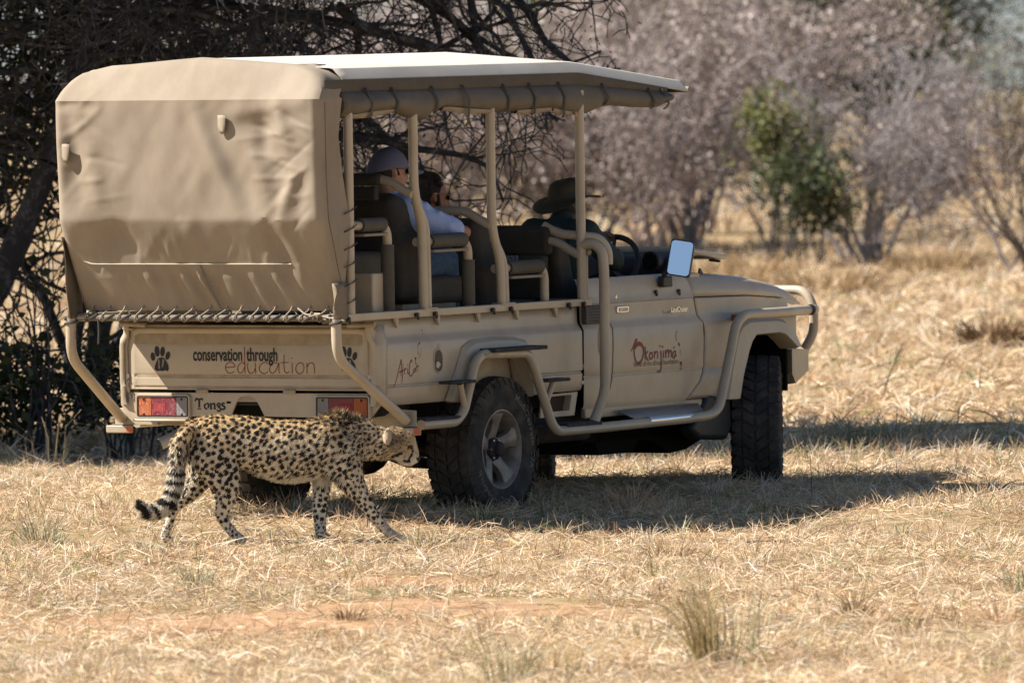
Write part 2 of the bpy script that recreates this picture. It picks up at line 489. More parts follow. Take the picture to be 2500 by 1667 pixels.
def side_sheet(xs, zs, yfun, bottom, top=None, sgn=-1):
    """panel in the x-z plane whose lower edge follows bottom(x)"""
    rows = []
    for x in xs:
        b = bottom(x); t = top(x) if top else zs[-1]
        rows.append([(x, sgn * yfun(min(max(z, b), t), x), min(max(z, b), t)) for z in zs])
    return rows

# ---- load bed
bed_y = lerp_table([(0.66, .805), (0.70, .832), (0.718, .842), (0.796, .848), (0.803, .840), (0.811, .840), (0.818, .850), (1.036, .850), (1.046, .846), (1.078, .822), (1.092, .818), (1.17, .815)])
bed_z = [0.70, 0.705, 0.718, 0.76, 0.796, 0.803, 0.811, 0.818, 0.86, 0.90, 0.94, 0.98, 1.036, 1.046, 1.062, 1.078, 1.092, 1.13, 1.182]
ARCH = lerp_table([(-1.5, .70), (-0.56, .70), (-0.50, .80), (-0.44, .90), (-0.36, .955), (-0.25, .975), (0.12, .975), (0.22, .95), (0.30, .85), (0.37, .74), (0.40, .70), (1.2, .70)])
bed_x = list(np.linspace(-1.33, -0.58, 12)) + list(np.linspace(-0.56, 0.40, 41)) + list(np.linspace(0.43, 0.985, 10))
bed = empty('load_bed', parent=veh)
for sgn, nm in ((-1, 'side_panel'), (1, 'side_panel')):
    mb = MB()
    rows = side_sheet(bed_x, bed_z, lambda z, x: bed_y(z) - 0.014 * max(0, (x - 0.965) / 0.02), lambda x: ARCH(x), None, sgn)
    mb.grid(rows)
    if sgn < 0:                                                          # round the front edge of the panel
        mb.grid([rows[-1], [(p[0] + .012, p[1] + .03, p[2]) for p in rows[-1]], [(p[0] + .014, p[1] + .12, p[2]) for p in rows[-1]]])
        mb.grid([rows[0], [(-1.352, r[1] + .012, r[2]) for r in rows[0]], [(-1.358, r[1] + .045, r[2]) for r in rows[0]]])
    else:
        mb.grid([rows[0], [(-1.352, r[1] - .012, r[2]) for r in rows[0]], [(-1.358, r[1] - .045, r[2]) for r in rows[0]]])
    mb.build(nm, m_paint, bed, weld=0.0005, ang=50, solid=0.004)
mb = MB(); mb.box(-1.33, 0.98, -.80, .80, .72, .76).box(0.955, 0.985, -.80, .80, .70, 1.19)
for s in (-1, 1): mb.box(-1.30, .955, s * .77 - .02, s * .77 + .02, .76, 1.17)
mb.build('bed_floor', m_dusty, bed)
# the wheel housings' inside
mb = MB()
for s in (-1, 1):
    mb.box(-.60, .44, min(s * .30, s * .80), max(s * .30, s * .80), .985, 1.0)
    mb.box(.40, .43, min(s * .30, s * .80), max(s * .30, s * .80), .46, .99).box(-.62, -.60, min(s * .30, s * .80), max(s * .30, s * .80), .52, .99)
    mb.box(-.60, .43, s * .32 - .01, s * .32 + .01, .40, .99)
mb.build('wheel_housing', m_void, bed)
# fuel filler recess on the right side with cap
rec = MB()
def stadium(cx, cz, hw, hh, n=8):
    pts = []
    for i in range(n + 1):
        t = math.pi * i / n; pts.append((cx + hw * math.cos(t), cz + hh - hw + hw * math.sin(t)))
    for i in range(n + 1):
        t = math.pi + math.pi * i / n; pts.append((cx + hw * math.cos(t), cz - hh + hw + hw * math.sin(t)))
    return pts
so, si = stadium(-.695, .933, .055, .072), stadium(-.693, .931, .046, .062)
rec.loft([[(x, -.8535, z) for x, z in so], [(x, -.858, z) for x, z in stadium(-.694, .932, .052, .069)], [(x, -.856, z) for x, z in si], [(x, -.8535, z) for x, z in si]], caps=False)
rec.build('filler_rim', m_paint, bed)
mb = MB(); mb.prism(si, 'y', -.8537, -.8531); mb.build('filler_shade_patch', mat('painted_recess_shade', (0.13, 0.095, 0.06), 0.7), bed)  # flat patch; the shade of the hollow is put into its dark colour
mb = MB(); mb.lathe([(0.001, -.006), (.02, -.006), (.024, 0), (.024, .004)], (-.712, -.856, .910), 'y', 14).box(-.735, -.69, -.866, -.858, .905, .914)
mb.build('filler_cap', m_steel, bed)
mb = MB(); mb.prism([(-.70, 1.005), (-.665, 1.005), (-.665, 1.028), (-.70, 1.028)], 'y', -.8535, -.8528); mb.build('sticker', m_sticker, bed)
# tool box opening under the bed, ahead of the wheel
mb = MB(); o = [(.50, .69), (.915, .695), (.872, .560), (.47, .560)]; i_ = [(.555, .678), (.845, .680), (.812, .592), (.535, .592)]
mb.loft([[(x, -.835, z) for x, z in o], [(x, -.845, z) for x, z in o], [(x, -.845, z) for x, z in i_], [(x, -.80, z) for x, z in i_]], caps=False)
mb.build('tool_bay_frame', m_paint, bed, bevel=.004)
mb = MB(); mb.prism(i_, 'y', -.80, -.795); mb.build('tool_bay', mat('rusty_steel', (0.05, 0.028, 0.018), 0.8), bed)

# ---- tailgate with lettering
TGX = -1.345
tg = empty('tailgate', parent=veh)
prof = [(1.135, 0.0), (1.120, 0.0), (1.105, .004), (1.085, .018), (1.06, .020), (1.045, .006), (1.03, .002), (.885, .002), (.876, .004), (.870, .012), (.858, .012), (.852, .002), (.812, .002), (.806, .010), (.798, .010), (.793, .001), (.788, .0)]
def tg_y(y): return y
rows = []
for y in [-.782, -.778, -.75, -.742, -.72] + list(np.linspace(-.70, .70, 9)) + [.72, .742, .75, .778, .782]:
    e = 1.0 if abs(y) < .73 else (0.35 if abs(y) < .747 else 0.0)
    rim = .006 if abs(y) > .776 else 0
    rows.append([(TGX + d * e + rim, y, z) for z, d in prof])
mb = MB(); mb.grid(rows); mb.build('gate_panel', m_paint, tg, ang=25, solid=.002)
mb = MB(); mb.box(TGX + .004, TGX + .03, -.79, .79, .786, 1.15); mb.build('gate_back', m_dusty, tg)
for s in (-1, 1):   # rounded corner posts left and right of the gate
    mb = MB()
    rg = []
    for z, w, xx in ((.70, .838, .05), (.74, .850, .02), (.80, .862, .0), (1.02, .866, .0), (1.07, .862, .004), (1.10, .845, .01), (1.15, .84, .012)):
        rg.append([(TGX + xx + q[0], s * (w - q[1]), z) for q in ((.0, .075), (-.003, .055), (.004, .03), (.018, .012), (.04, .003), (.08, .010))])
    mb.grid(rg); mb.build('corner_post', m_paint, veh, ang=50, solid=.004)
    mb = MB(); mb.box(TGX - .004, TGX + .004, s * .79 - .010, s * .79 + .010, .83, .875).ball((TGX - .005, s * .79, .845), .007, 8, 4)
    mb.build('gate_latch', m_steel, tg)
for y in (.30, -.27):
    mb = MB(); mb.box(TGX - .012, TGX - .002, y - .04, y + .04, .768, .790); mb.build('gate_hinge', m_dusty, tg, bevel=.004)
for s in (-1, 1):
    mb = MB(); mb.tube([(TGX - .01, s * .83, 1.155), (TGX - .012, s * .66, 1.15)], .014, 8).tube([(TGX + .02, s * .83, 1.13), (TGX - .02, s * .74, 1.125)], .008, 6)
    mb.build('gate_pin', m_dusty, tg)

# lettering ---------------------------------------------------------------
def plane_map(kind, u0, v0, dep):
    """maps lettering coordinates (right, up) as read by a viewer onto a face of the vehicle"""
    if kind == 'rear': return lambda u, v: (dep, u0 - u, v0 + v)
    return lambda u, v: (u0 + u, dep, v0 + v)

def ribbon(strokes, w, fmap, name, m, parent, nrm):
    """hand drawn lettering: flat ribbons along strokes; each stroke [(u,v) or (u,v,width factor) ...]"""
    V = []; F = []
    for st in strokes:
        P = [Vector((p[0], p[1], 0)) for p in st]; wf = [p[2] if len(p) > 2 else 1.0 for p in st]
        Q = []; WQ = []
        if len(P) == 2: Q = P; WQ = wf
        else:
            for i in range(len(P) - 1):     # catmull-rom
                p0, p1, p2, p3 = P[max(i - 1, 0)], P[i], P[i + 1], P[min(i + 2, len(P) - 1)]
                for k in range(5):
                    t = k / 5
                    Q.append(0.5 * ((2 * p1) + (p2 - p0) * t + (2 * p0 - 5 * p1 + 4 * p2 - p3) * t * t + (3 * p1 - p0 - 3 * p2 + p3) * t ** 3)); WQ.append(wf[i] * (1 - t) + wf[i + 1] * t)
            Q.append(P[-1]); WQ.append(wf[-1])
        o = len(V)
        for i, q in enumerate(Q):
            d = Q[min(i + 1, len(Q) - 1)] - Q[max(i - 1, 0)]
            d = d.normalized() if d.length > 1e-9 else Vector((1, 0, 0))
            n = Vector((-d.y, d.x, 0)) * (w * WQ[i] * 0.5)
            for sg in (1, -1):
                c = fmap(q.x + n.x * sg, q.y + n.y * sg)
                V.append(c)
        for i in range(len(Q) - 1): F.append((o + 2 * i, o + 2 * i + 1, o + 2 * i + 3, o + 2 * i + 2))
    me = bpy.data.meshes.new(name); me.from_pydata(V, [], F); me.materials.append(m)
    return link(bpy.data.objects.new(name, me), parent)

def polys(name, m, parent, fmap, plist):
    mb = MB()
    for pl in plist: mb.add([fmap(u, v) for u, v in pl], [tuple(range(len(pl)))])
    return mb.build(name, m, parent, ang=-1)

def typed(text, fmap, x0, x1, y0, cap, name, m, parent, thick=0.0, shear=0.0, spacing=1.0):
    """lettering typed in the built-in font, fitted between x0 and x1 with the given x-height of an 'n'-like cap"""
    cu = bpy.data.curves.new(name, 'FONT'); cu.body = text; cu.offset = thick; cu.shear = shear; cu.space_character = spacing
    cu.resolution_u = 3
    ob = bpy.data.objects.new(name, cu); COL.objects.link(ob)
    dg = bpy.context.evaluated_depsgraph_get(); dg.update()
    me = bpy.data.meshes.new_from_object(ob.evaluated_get(dg))
    bpy.data.objects.remove(ob); bpy.data.curves.remove(cu)
    co = np.zeros(len(me.vertices) * 3, np.float32); me.vertices.foreach_get('co', co); co = co.reshape(-1, 3)
    mn, mx = co[:, 0].min(), co[:, 0].max()
    sx = (x1 - x0) / (mx - mn)
    for i, v in enumerate(me.vertices):
        v.co = fmap(x0 + (co[i, 0] - mn) * sx, y0 + co[i, 1] * cap)
    me.name = name; me.materials.clear(); me.materials.append(m)
    return link(bpy.data.objects.new(name, me), parent)

RX = TGX - .0015
fm = plane_map('rear', .360, .951, RX)        # u = 0 at the 'c' of conservation
typed('conservation', fm, 0, .322, 0, .105, 'lettering', m_inkblk, tg, thick=.022)
typed('through', fm, .349, .552, 0, .105, 'lettering', m_inkblk, tg, thick=.022)
ed = [  # e d u c a t i o n in thin strokes
    [(.222, -.038), (.29, -.034), (.288, -.020), (.262, -.008), (.230, -.020), (.222, -.042), (.236, -.064), (.262, -.070), (.29, -.060)],
    [(.367, -.02), (.352, -.008), (.324, -.024), (.314, -.050), (.330, -.069), (.352, -.060), (.368, -.034)], [(.368, .078), (.369, .0), (.370, -.070)],
    [(.392, -.010), (.392, -.050), (.410, -.070), (.436, -.062), (.448, -.040)], [(.450, -.010), (.451, -.070)],
    [(.545, -.016), (.518, -.008), (.485, -.026), (.480, -.050), (.498, -.068), (.525, -.070), (.545, -.060)],
    [(.620, -.014), (.590, -.010), (.562, -.034), (.558, -.056), (.580, -.070), (.605, -.052), (.626, -.014)], [(.628, -.010), (.628, -.055), (.634, -.070)],
    [(.668, .036), (.668, -.045), (.684, -.068), (.708, -.058)], [(.642, -.010), (.704, -.008)],
    [(.728, -.010), (.729, -.070)], [(.727, .014), (.729, .019)],
    [(.790, -.008), (.762, -.024), (.756, -.050), (.776, -.070), (.804, -.064), (.818, -.040), (.810, -.016), (.790, -.008)],
    [(.840, -.010), (.841, -.070)], [(.841, -.034), (.860, -.012), (.884, -.012), (.896, -.034), (.898, -.070)]]
ribbon([[(u * .859 + .021, v) for u, v in s] for s in ed], 0.0046, fm, 'lettering', m_inkred, tg, None)
def paw(cx, cz, name):
    f2 = plane_map('rear', cx, cz, RX)
    def ell(u, v, a, b, rot=0.0, n=14):
        return [(u + a * math.cos(t) * math.cos(rot) - b * math.sin(t) * math.sin(rot), v + a * math.cos(t) * math.sin(rot) + b * math.sin(t) * math.cos(rot)) for t in np.linspace(0, 2 * math.pi, n, endpoint=False)]
    toes = [ell(-.052, .022, .015, .024, .15), ell(-.024, .052, .016, .031, .1), ell(.012, .050, .015, .028, -.12), ell(.046, .028, .015, .024, -.3)]
    pad = [(-.040, -.030), (-.030, -.008), (-.018, .012), (.0, .018), (.022, .016), (.036, -.004), (.048, -.024), (.052, -.046), (.044, -.060), (.028, -.054), (.010, -.060), (-.004, -.056), (-.024, -.060), (-.042, -.050)]
    polys(name, m_inkblk, tg, f2, toes + [pad])
    f3 = plane_map('rear', cx, cz, RX - .001)
    feet = [[(-.018, .004), (-.010, .008), (-.006, -.006), (-.009, -.022), (-.004, -.040), (-.012, -.050), (-.018, -.034), (-.016, -.016)],
            [(.010, .008), (.020, .010), (.024, -.004), (.018, -.018), (.016, -.032), (.008, -.040), (.006, -.028), (.010, -.012)]]
    polys('footprint_mark', mat('footprint_grey', (0.30, 0.24, 0.17), 0.6) if 'footprint_grey' not in MATS else MATS['footprint_grey'], tg, f3, feet)
paw(.572, .950, 'paw_emblem'); paw(-.648, .952, 'paw_emblem')

# ---- rear sill with notch, tail lamps, bumper
SX = -1.338
sill = empty('rear_sill', parent=veh)
notch = [(.122, .640), (.108, .672), (.085, .720), (.068, .742), (.045, .752), (-.012, .752), (-.034, .742), (-.055, .715), (-.085, .665), (-.098, .640)]
poly = [(-.845, .770), (-.845, .700), (-.80, .648), (-.77, .632)] + list(reversed(notch)) + [(.77, .632), (.80, .648), (.845, .70), (.845, .770)]
mb = MB(); mb.prism(poly, 'x', SX, SX + .012); mb.build('sill_panel', m_paint, sill, ang=30)
mb = MB(); mb.box(SX + .10, SX + .11, -.30, .30, .50, .80); mb.build('notch_back', m_void, sill)
mb = MB(); mb.box(SX + .03, SX + .05, -.07, .10, .70, .712); mb.build('notch_bar', m_under, sill)
mb = MB(); mb.prism(stadium(.128, .7165, .008, .014), 'x', SX - .0015, SX - .001)
# the slot beside the lettering lies flat
mb = MB(); mb.prism([(.150, .711), (.147, .717), (.150, .723), (.122, .723), (.119, .717), (.122, .711)], 'x', SX - .0016, SX - .0008); mb.build('slot', m_void, sill)
fm = plane_map('rear', .352, .672, SX - .0015)
to = [[(-.002, .046, 1.0), (.006, .060, 1.3), (.024, .057, 1.2), (.043, .060, 1.2), (.046, .050, .9)], [(.024, .054, 1.4), (.024, .012, 1.5)], [(.012, .004, .8), (.036, .004, .8)],
      [(.070, .034, .9), (.058, .022, 1.4), (.064, .006, 1.1), (.078, .006, 1.0)], [(.074, .037, 1.1), (.086, .026, 1.4), (.082, .010, 1.2)],
      [(.094, .035, 1.0), (.102, .033, 1.3)], [(.101, .032, 1.4), (.101, .006, 1.4)], [(.108, .030, 1.0), (.120, .034, 1.3), (.125, .026, 1.4), (.125, .006, 1.4)], [(.093, .004, .7), (.109, .004, .7)], [(.118, .004, .7), (.133, .004, .7)],
      [(.152, .036, 1.1), (.142, .028, 1.3), (.148, .019, 1.1), (.160, .022, 1.0), (.160, .034, 1.1), (.152, .036, 1.0)], [(.147, .014, 1.0), (.162, .008, 1.2), (.163, -.004, 1.1), (.148, -.008, 1.1), (.140, .0, .9)],
      [(.192, .034, 1.0), (.178, .036, 1.2), (.174, .026, 1.3), (.188, .018, 1.3), (.192, .008, 1.2), (.180, .002, 1.2), (.170, .006, 1.0)]]
ribbon([[(p[0], p[1] + .004, p[2]) for p in st_] for st_ in to], .0088, fm, 'lettering', m_inkblk, sill, None)
for yc, order in ((.560, 1), (-.612, -1)):
    lamp = empty('tail_lamp', parent=veh)
    w, h = .166, .056; zc = .693
    mb = MB()
    def rrect(hw, hh, r, n=4):
        pts = []
        for sx, sy, a0 in ((1, 1, 0), (-1, 1, 90), (-1, -1, 180), (1, -1, 270)):
            for i in range(n + 1):
                a = math.radians(a0 + 90 * i / n); pts.append((sx * (hw - r) + r * math.cos(a), sy * (hh - r) + r * math.sin(a)))
        return pts
    R0 = [rrect(w + .016, h + .014, .02), rrect(w + .012, h + .010, .018), rrect(w + .002, h + .002, .012), rrect(w, h, .012)]
    X0 = [SX - .001, SX - .018, SX - .018, SX - .002]
    mb.loft([[(x, yc + a, zc + b) for a, b in r] for r, x in zip(R0, X0)], caps=False)
    mb.build('lamp_bezel', m_paint, lamp, ang=50)
    mb = MB(); mb.loft([[(SX - .019, yc + a, zc + b) for a, b in rrect(w + .003, h + .003, .012)], [(SX - .0195, yc + a, zc + b) for a, b in rrect(w - .004, h - .004, .01)]], caps=False)
    mb.build('lamp_gasket', m_black, lamp)
    segs = [(1.0, .45, m_amber, 'amber_lens'), (.45, -.55, m_red, 'red_lens'), (-.55, -1.0, m_clear, 'clear_lens')]
    for a, b, mm, nm in segs:
        ya, yb = yc + order * a * (w - .003), yc + order * b * (w - .003)
        lo, hi = min(ya, yb), max(ya, yb)
        mb = MB(); mb.box(SX - .016, SX - .002, lo, hi, zc - h + .003, zc + h - .003); mb.build(nm, mm, lamp, bevel=.003)
        if nm == 'red_lens':
            q0 = lo + .012 if order < 0 else hi - .012; q1 = q0 + (.045 if order < 0 else -.045)
            mb = MB(); mb.box(SX - .0175, SX - .015, yc + (-.02 if order > 0 else -.06) * 1, yc + (.03 if order < 0 else .07) * 1 - .01, zc - .034, zc + .020); mb.build('reflector_lens', mat('bright_red_lens', (.34, .008, .014), .2, bump=.5, bscale=500) if 'bright_red_lens' not in MATS else MATS['bright_red_lens'], lamp, bevel=.002)
    for q in (-1, 1):
        for e in (-.045, .04):
            mb = MB(); mb.ball((SX - .017, yc + q * .125, zc + e), .007, 8, 4); mb.build('lens_screw', m_under, lamp)
    y1 = yc + order * 0
    mb = MB(); mb.box(SX - .055, SX - .002, yc - .175, yc + .175, zc - h - .028, zc - h - .014); mb.build('lamp_ledge', m_paint, lamp, bevel=.006)
    mb = MB(); mb.box(SX - .003, SX + .001, yc + order * .215 - .02, yc + order * .215 + .02, .722, .768).ball((SX - .004, yc + order * .215, .745), .010, 8, 4)
    mb.build('side_catch', m_steel, lamp)

bump = empty('rear_bumper', parent=veh)
BX = -1.17
mb = MB(); mb.box(BX, BX + .06, -.78, .78, .578, .625); mb.build('bumper_beam', m_dusty, bump, bevel=.006)
for s in (-1, 1):
    poly = [(s * .70, .58), (s * .985, .58), (s * .985, .672), (s * .85, .680), (s * .78, .640), (s * .70, .632)]
    mb = MB(); mb.prism(poly, 'x', BX - .008, BX); mb.build('end_plate', m_paint, bump, bevel=.002)
    mb = MB(); mb.box(BX - .05, BX - .01, min(s * .86, s * 1.02), max(s * .86, s * 1.02), .535, .577); mb.build('step_plate', m_paint, bump, bevel=.005)
    mb = MB(); ye = .862 if s > 0 else -1.015
    mb.box(BX - .053, BX - .049, ye - .022, ye + .022, .538, .575); mb.build('reflector', mat('orange_reflector', (0.55, 0.14, 0.05), 0.35) if 'orange_reflector' not in MATS else MATS['orange_reflector'], bump)
mb = MB(); mb.tube([(-1.0, .40, .60), (-1.10, .52, .56), (-1.22, .66, .475)], .034, 14, fil=.08); mb.build('exhaust_pipe', mat('dull_exhaust_steel', (.50, .49, .47), .45, metal=.2, col2=(.25, .20, .16), vscale=12, mix_pos=(.55, .8)), veh)
mb = MB(); mb.lathe([(.029, 0), (.029, .01)], (0, 0, 0), 'x', 12)
mb = MB(); d = Vector((-.12, .14, -.085)).normalized(); e = Vector((-1.22, .66, .475)) + d * .001
mb.tube([e, e + d * .0015], .029, 14); mb.build('exhaust_bore', m_void, veh)

# ---- cab: doors, fenders, hood
def cab_y(z): return float(np.interp(z, [.56, .59, .62, .765, .771, .777, .785, 1.04, 1.05, 1.085, 1.10, 1.185, 1.190, 1.195, 1.28, 1.325, 1.335],
                                     [.825, .838, .846, .851, .846, .846, .851, .853, .849, .830, .828, .826, .832, .828, .815, .800, .790]))
cab_z = [.59, .60, .62, .70, .765, .771, .777, .785, .86, .95, 1.04, 1.05, 1.062, 1.074, 1.085, 1.10, 1.14, 1.185, 1.190, 1.195, 1.24, 1.28, 1.325, 1.335]
front_edge = lerp_table([(.58, 2.175), (.70, 2.36), (.785, 2.408), (1.026, 2.418), (1.076, 2.373), (1.18, 2.343), (1.26, 2.31), (1.30, 2.29), (1.335, 2.262)])
rear_edge = lerp_table([(.58, 1.215), (.60, 1.231), (.70, 1.285), (.773, 1.311), (.963, 1.325), (1.08, 1.315), (1.196, 1.302), (1.335, 1.269)])
for sgn in (-1, 1):
    door = empty('door', parent=veh)
    rows = [[(rear_edge(z) + .005 + (front_edge(z) - rear_edge(z) - .010) * t, sgn * (cab_y(z) + .001), z) for z in cab_z] for t in np.linspace(0, 1, 12)]
    mb = MB(); mb.grid(rows)
    mb.grid([rows[0], [(x, y - sgn * .03, z) for x, y, z in rows[0]]]).grid([rows[-1], [(x, y - sgn * .03, z) for x, y, z in rows[-1]]])
    mb.build('door_skin', m_paint, door, ang=40, weld=.0004)
    mb = MB()
    for fe in (rear_edge, front_edge): mb.grid([[(fe(z) - .02, sgn * (cab_y(z) - .014), z) for z in cab_z], [(fe(z) + .02, sgn * (cab_y(z) - .014), z) for z in cab_z]])
    mb.build('gap_backing', m_void, door, ang=-1)  # black strips added behind the door gaps to darken them
    mb = MB(); mb.box(1.27, 2.26, min(sgn * .74, sgn * .795), max(sgn * .74, sgn * .795), 1.318, 1.336); mb.build('door_sill_cap', m_paint, door, bevel=.006)
    mb = MB(); mb.box(1.30, 2.24, min(sgn * .745, sgn * .755), max(sgn * .745, sgn * .755), .65, 1.318); mb.build('door_card', m_interior, door)
    if sgn < 0:
        mb = MB(); mb.box(1.405, 1.545, -.838, -.829, 1.128, 1.168); mb.build('handle', m_chrome, door, bevel=.004)
        mb = MB(); mb.box(1.43, 1.525, -.842, -.8385, 1.138, 1.157); mb.build('handle_flap', m_steel, door, bevel=.002)
        mb = MB(); mb.lathe([(.001, -.006), (.010, -.006), (.012, 0)], (1.413, -.822, 1.222), 'y', 12); mb.build('lock', m_chrome, door)
        for kx, kz in ((1.88, 1.236), (2.155, 1.232)):
            mb = MB(); mb.lathe([(.001, -.022), (.012, -.02), (.014, -.012), (.008, -.004), (.016, .002)], (kx, -.818, kz), 'y', 10).box(kx + .004, kx + .012, -.838, -.826, kz - .024, kz - .006)
            mb.build('tie_knob', m_black, door)
        mb = MB(); mb.box(1.962, 2.055, -.832, -.826, 1.106, 1.124); mb.build('badge_plate', m_steel, door, bevel=.001)
        fm = plane_map('side', 1.966, 1.109, -.8325); typed('TOYOTA', fm, 0, .08, 0, .014, 'badge', m_inkgrey, door)
        fm = plane_map('side', 2.052, 1.112, -.834)
        typed('LandCruiser', fm, 0, .205, 0, .043, 'badge', m_chrome, door, thick=.02, shear=.25)
        mb = MB(); mb.box(2.052, 2.262, -.831, -.827, 1.103, 1.109); mb.build('badge_plate', m_steel, door)
        # hand painted lettering
        LY = -.8555
        fm = plane_map('side', 1.548, .845, LY)
        ok = [[(-.018, .060, .5), (.006, .078, 1.0), (.045, .122, 1.6), (.058, .118, 1.2)],
              [(.022, .072, 1.6), (.060, .098, 3.0), (.098, .096, 2.6), (.128, .076, 1.6), (.132, .040, 1.3), (.108, .002, 1.3), (.074, -.014, 1.8), (.044, -.004, 1.3), (.022, .036, 1.0), (.020, .070, 1.2)],
              [(.152, .082), (.154, .040), (.152, .004)], [(.186, .052), (.158, .034), (.172, .012), (.186, -.002)],
              [(.226, .046), (.204, .030), (.206, .010), (.224, .006), (.240, .024), (.230, .042), (.214, .040)],
              [(.262, .050), (.262, .008)], [(.262, .030), (.282, .046), (.300, .040), (.300, .006)],
              [(.338, .050), (.344, .0), (.340, -.052), (.322, -.072), (.306, -.066)], [(.328, .082), (.334, .072)],
              [(.368, .048), (.370, .006)], [(.358, .078), (.366, .066)],
              [(.392, .052), (.398, .004)], [(.398, .030), (.418, .050), (.430, .044), (.432, .006)], [(.432, .030), (.452, .048), (.464, .040), (.466, .006)],
              [(.510, .044), (.486, .030), (.484, .008), (.500, .002), (.514, .022), (.516, .044)], [(.514, .022), (.528, .010)], [(.492, .060), (.506, .064)]]
        ribbon(ok, .0095, fm, 'lettering', m_inkred, door, None)
        fm = plane_map('side', 1.548, .813, LY)
        typed('home of the africat foundation', fm, .015, .545, 0, .044, 'lettering', m_inkgrey, door, thick=-.006)
        cat = [[(.552, .172, .5), (.536, .166, .8), (.530, .140, .6), (.540, .118, .8)], [(.560, .104, 1.8), (.574, .086, 2.2)], [(.580, .066, .5), (.584, .030, .5)]]
        fm2 = plane_map('side', 1.540, .828, LY); ribbon(cat, .006, fm2, 'cat_sketch', m_inkgrey, door, None)
        polys('cat_sketch', m_inkblk, door, plane_map('side', 2.128, .795, LY), [[(-.012, .022), (-.008, .030), (0, .024), (.008, .030), (.012, .022), (.004, .010), (.002, -.010), (.010, -.020), (-.010, -.020), (-.002, -.010), (-.004, .010)]])
    # B pillar between bed and door
    rows = [[(1.0 + .0 * t + (rear_edge(z) - .004 - 1.0) * t, sgn * (cab_y(z) - .012 + .010 * min(1, t * 3)), z) for z in cab_z] for t in np.linspace(0, 1, 8)]
    mb = MB(); mb.grid(rows); mb.build('pillar_panel', m_paint, veh, ang=40)
# pillar recess, louvre
mb = MB(); mb.prism(stadium(1.20, .975, .050, .085), 'y', -.8535, -.8505); mb.build('pillar_recess', m_dusty, veh)
lou = empty('air_louvre', parent=veh)
mb = MB(); mb.loft([[(x, -.833, z) for x, z in ((1.005, 1.075), (1.290, 1.075), (1.290, 1.182), (1.005, 1.182))], [(x, -.853, z) for x, z in ((1.012, 1.082), (1.284, 1.082), (1.284, 1.176), (1.012, 1.176))], [(x, -.853, z) for x, z in ((1.045, 1.092), (1.275, 1.092), (1.275, 1.168), (1.045, 1.168))], [(x, -.838, z) for x, z in ((1.045, 1.092), (1.275, 1.092), (1.275, 1.168), (1.045, 1.168))]])
mb.build('louvre_frame', m_black, lou)
slat = None
for i in range(4):
    mb = MB(); z = 1.104 + i * .017; mb.box(1.045, 1.275, -.850, -.842, z - .0025, z + .0025)
    if slat is None: slat = mb.build('slat', mat('grey_plastic', (0.09, 0.09, 0.095), 0.5), lou); slat_z = z
    else: shared_copy(slat, lou, loc=(0, 0, z - slat_z))

# fenders with arch cut out
farch = lerp_table([(2.0, .60), (2.60, .60), (2.716, .60), (2.76, .72), (2.825, .85), (2.87, .91), (2.92, .955), (3.0, .968), (3.25, .968), (3.34, .95), (3.42, .90), (3.47, .86), (3.60, .86), (3.8, .86)])
ftop = lerp_table([(2.2, 1.19), (3.0, 1.178), (3.48, 1.145), (3.62, 1.10)])
fen_z = [.60, .62, .70, .765, .771, .777, .785, .86, .92, .96, 1.0, 1.04, 1.05, 1.085, 1.10, 1.14, 1.17, 1.19]
for sgn in (-1, 1):
    mb = MB(); rows = []
    for t in np.linspace(0, 1, 40):
        col_ = []
        for z in fen_z:
            xs = front_edge(min(z, 1.19)) + .005; x = xs + (3.60 - xs) * t
            b = farch(x); tp = ftop(x); zz = min(max(z, b), tp)
            y = cab_y(zz)
            if zz < 1.085: y += .030 * float(sstep(2.5, 2.72, x)) * (1 - float(sstep(1.05, 1.10, zz)))
            y -= .10 * float(sstep(3.45, 3.62, x)) ** 2
            col_.append((x, sgn * y, zz))
        rows.append(col_)
    mb.grid(rows); mb.build('fender', m_paint, veh, ang=45, weld=.0004, solid=.004)
    # front flare
    fl = [(2.56, .585), (2.62, .78), (2.70, .985), (2.76, 1.03), (2.85, 1.048), (3.20, 1.045), (3.33, 1.03), (3.43, .985), (3.50, .89), (3.53, .86)]
    fi = [(2.715, .585), (2.762, .72), (2.835, .86), (2.875, .915), (2.93, .955), (3.22, .958), (3.29, .945), (3.36, .91), (3.43, .87), (3.45, .86)]
    mb = MB()
    mb.grid([[(x, sgn * (.880), z) for x, z in fl], [(x + (a - x) * .25, sgn * .915, z + (c - z) * .25) for (x, z), (a, c) in zip(fl, fi)], [(x, sgn * .925, z) for x, z in fi], [(x, sgn * .905, z - .008) for x, z in fi], [(x, sgn * .80, z - .01) for x, z in fi]])
    mb.build('fender_flare', m_paint, veh, ang=30)
    # rear flare
    ro = [(-.625, .698), (-.575, .78), (-.50, .88), (-.43, .995), (-.33, 1.030), (-.08, 1.038), (.16, 1.030), (.285, 1.008), (.33, .975), (.37, .85), (.42, .70)]
    ri = [(-.535, .698), (-.495, .78), (-.435, .86), (-.365, .925), (-.29, .955), (-.08, .965), (.12, .960), (.20, .935), (.245, .86), (.27, .80), (.30, .70)]
    mb = MB()
    mb.grid([[(x, sgn * .851, z) for x, z in ro], [(x, sgn * .858, z + .006) for x, z in ro], [(x + (a - x) * .2, sgn * .885, z + (c - z) * .2) for (x, z), (a, c) in zip(ro, ri)], [(x, sgn * .905, z) for x, z in ri], [(x, sgn * .89, z - .008) for x, z in ri], [(x, sgn * .81, z - .01) for x, z in ri]])
    mb.build('bed_flare', m_paint, veh, ang=30)
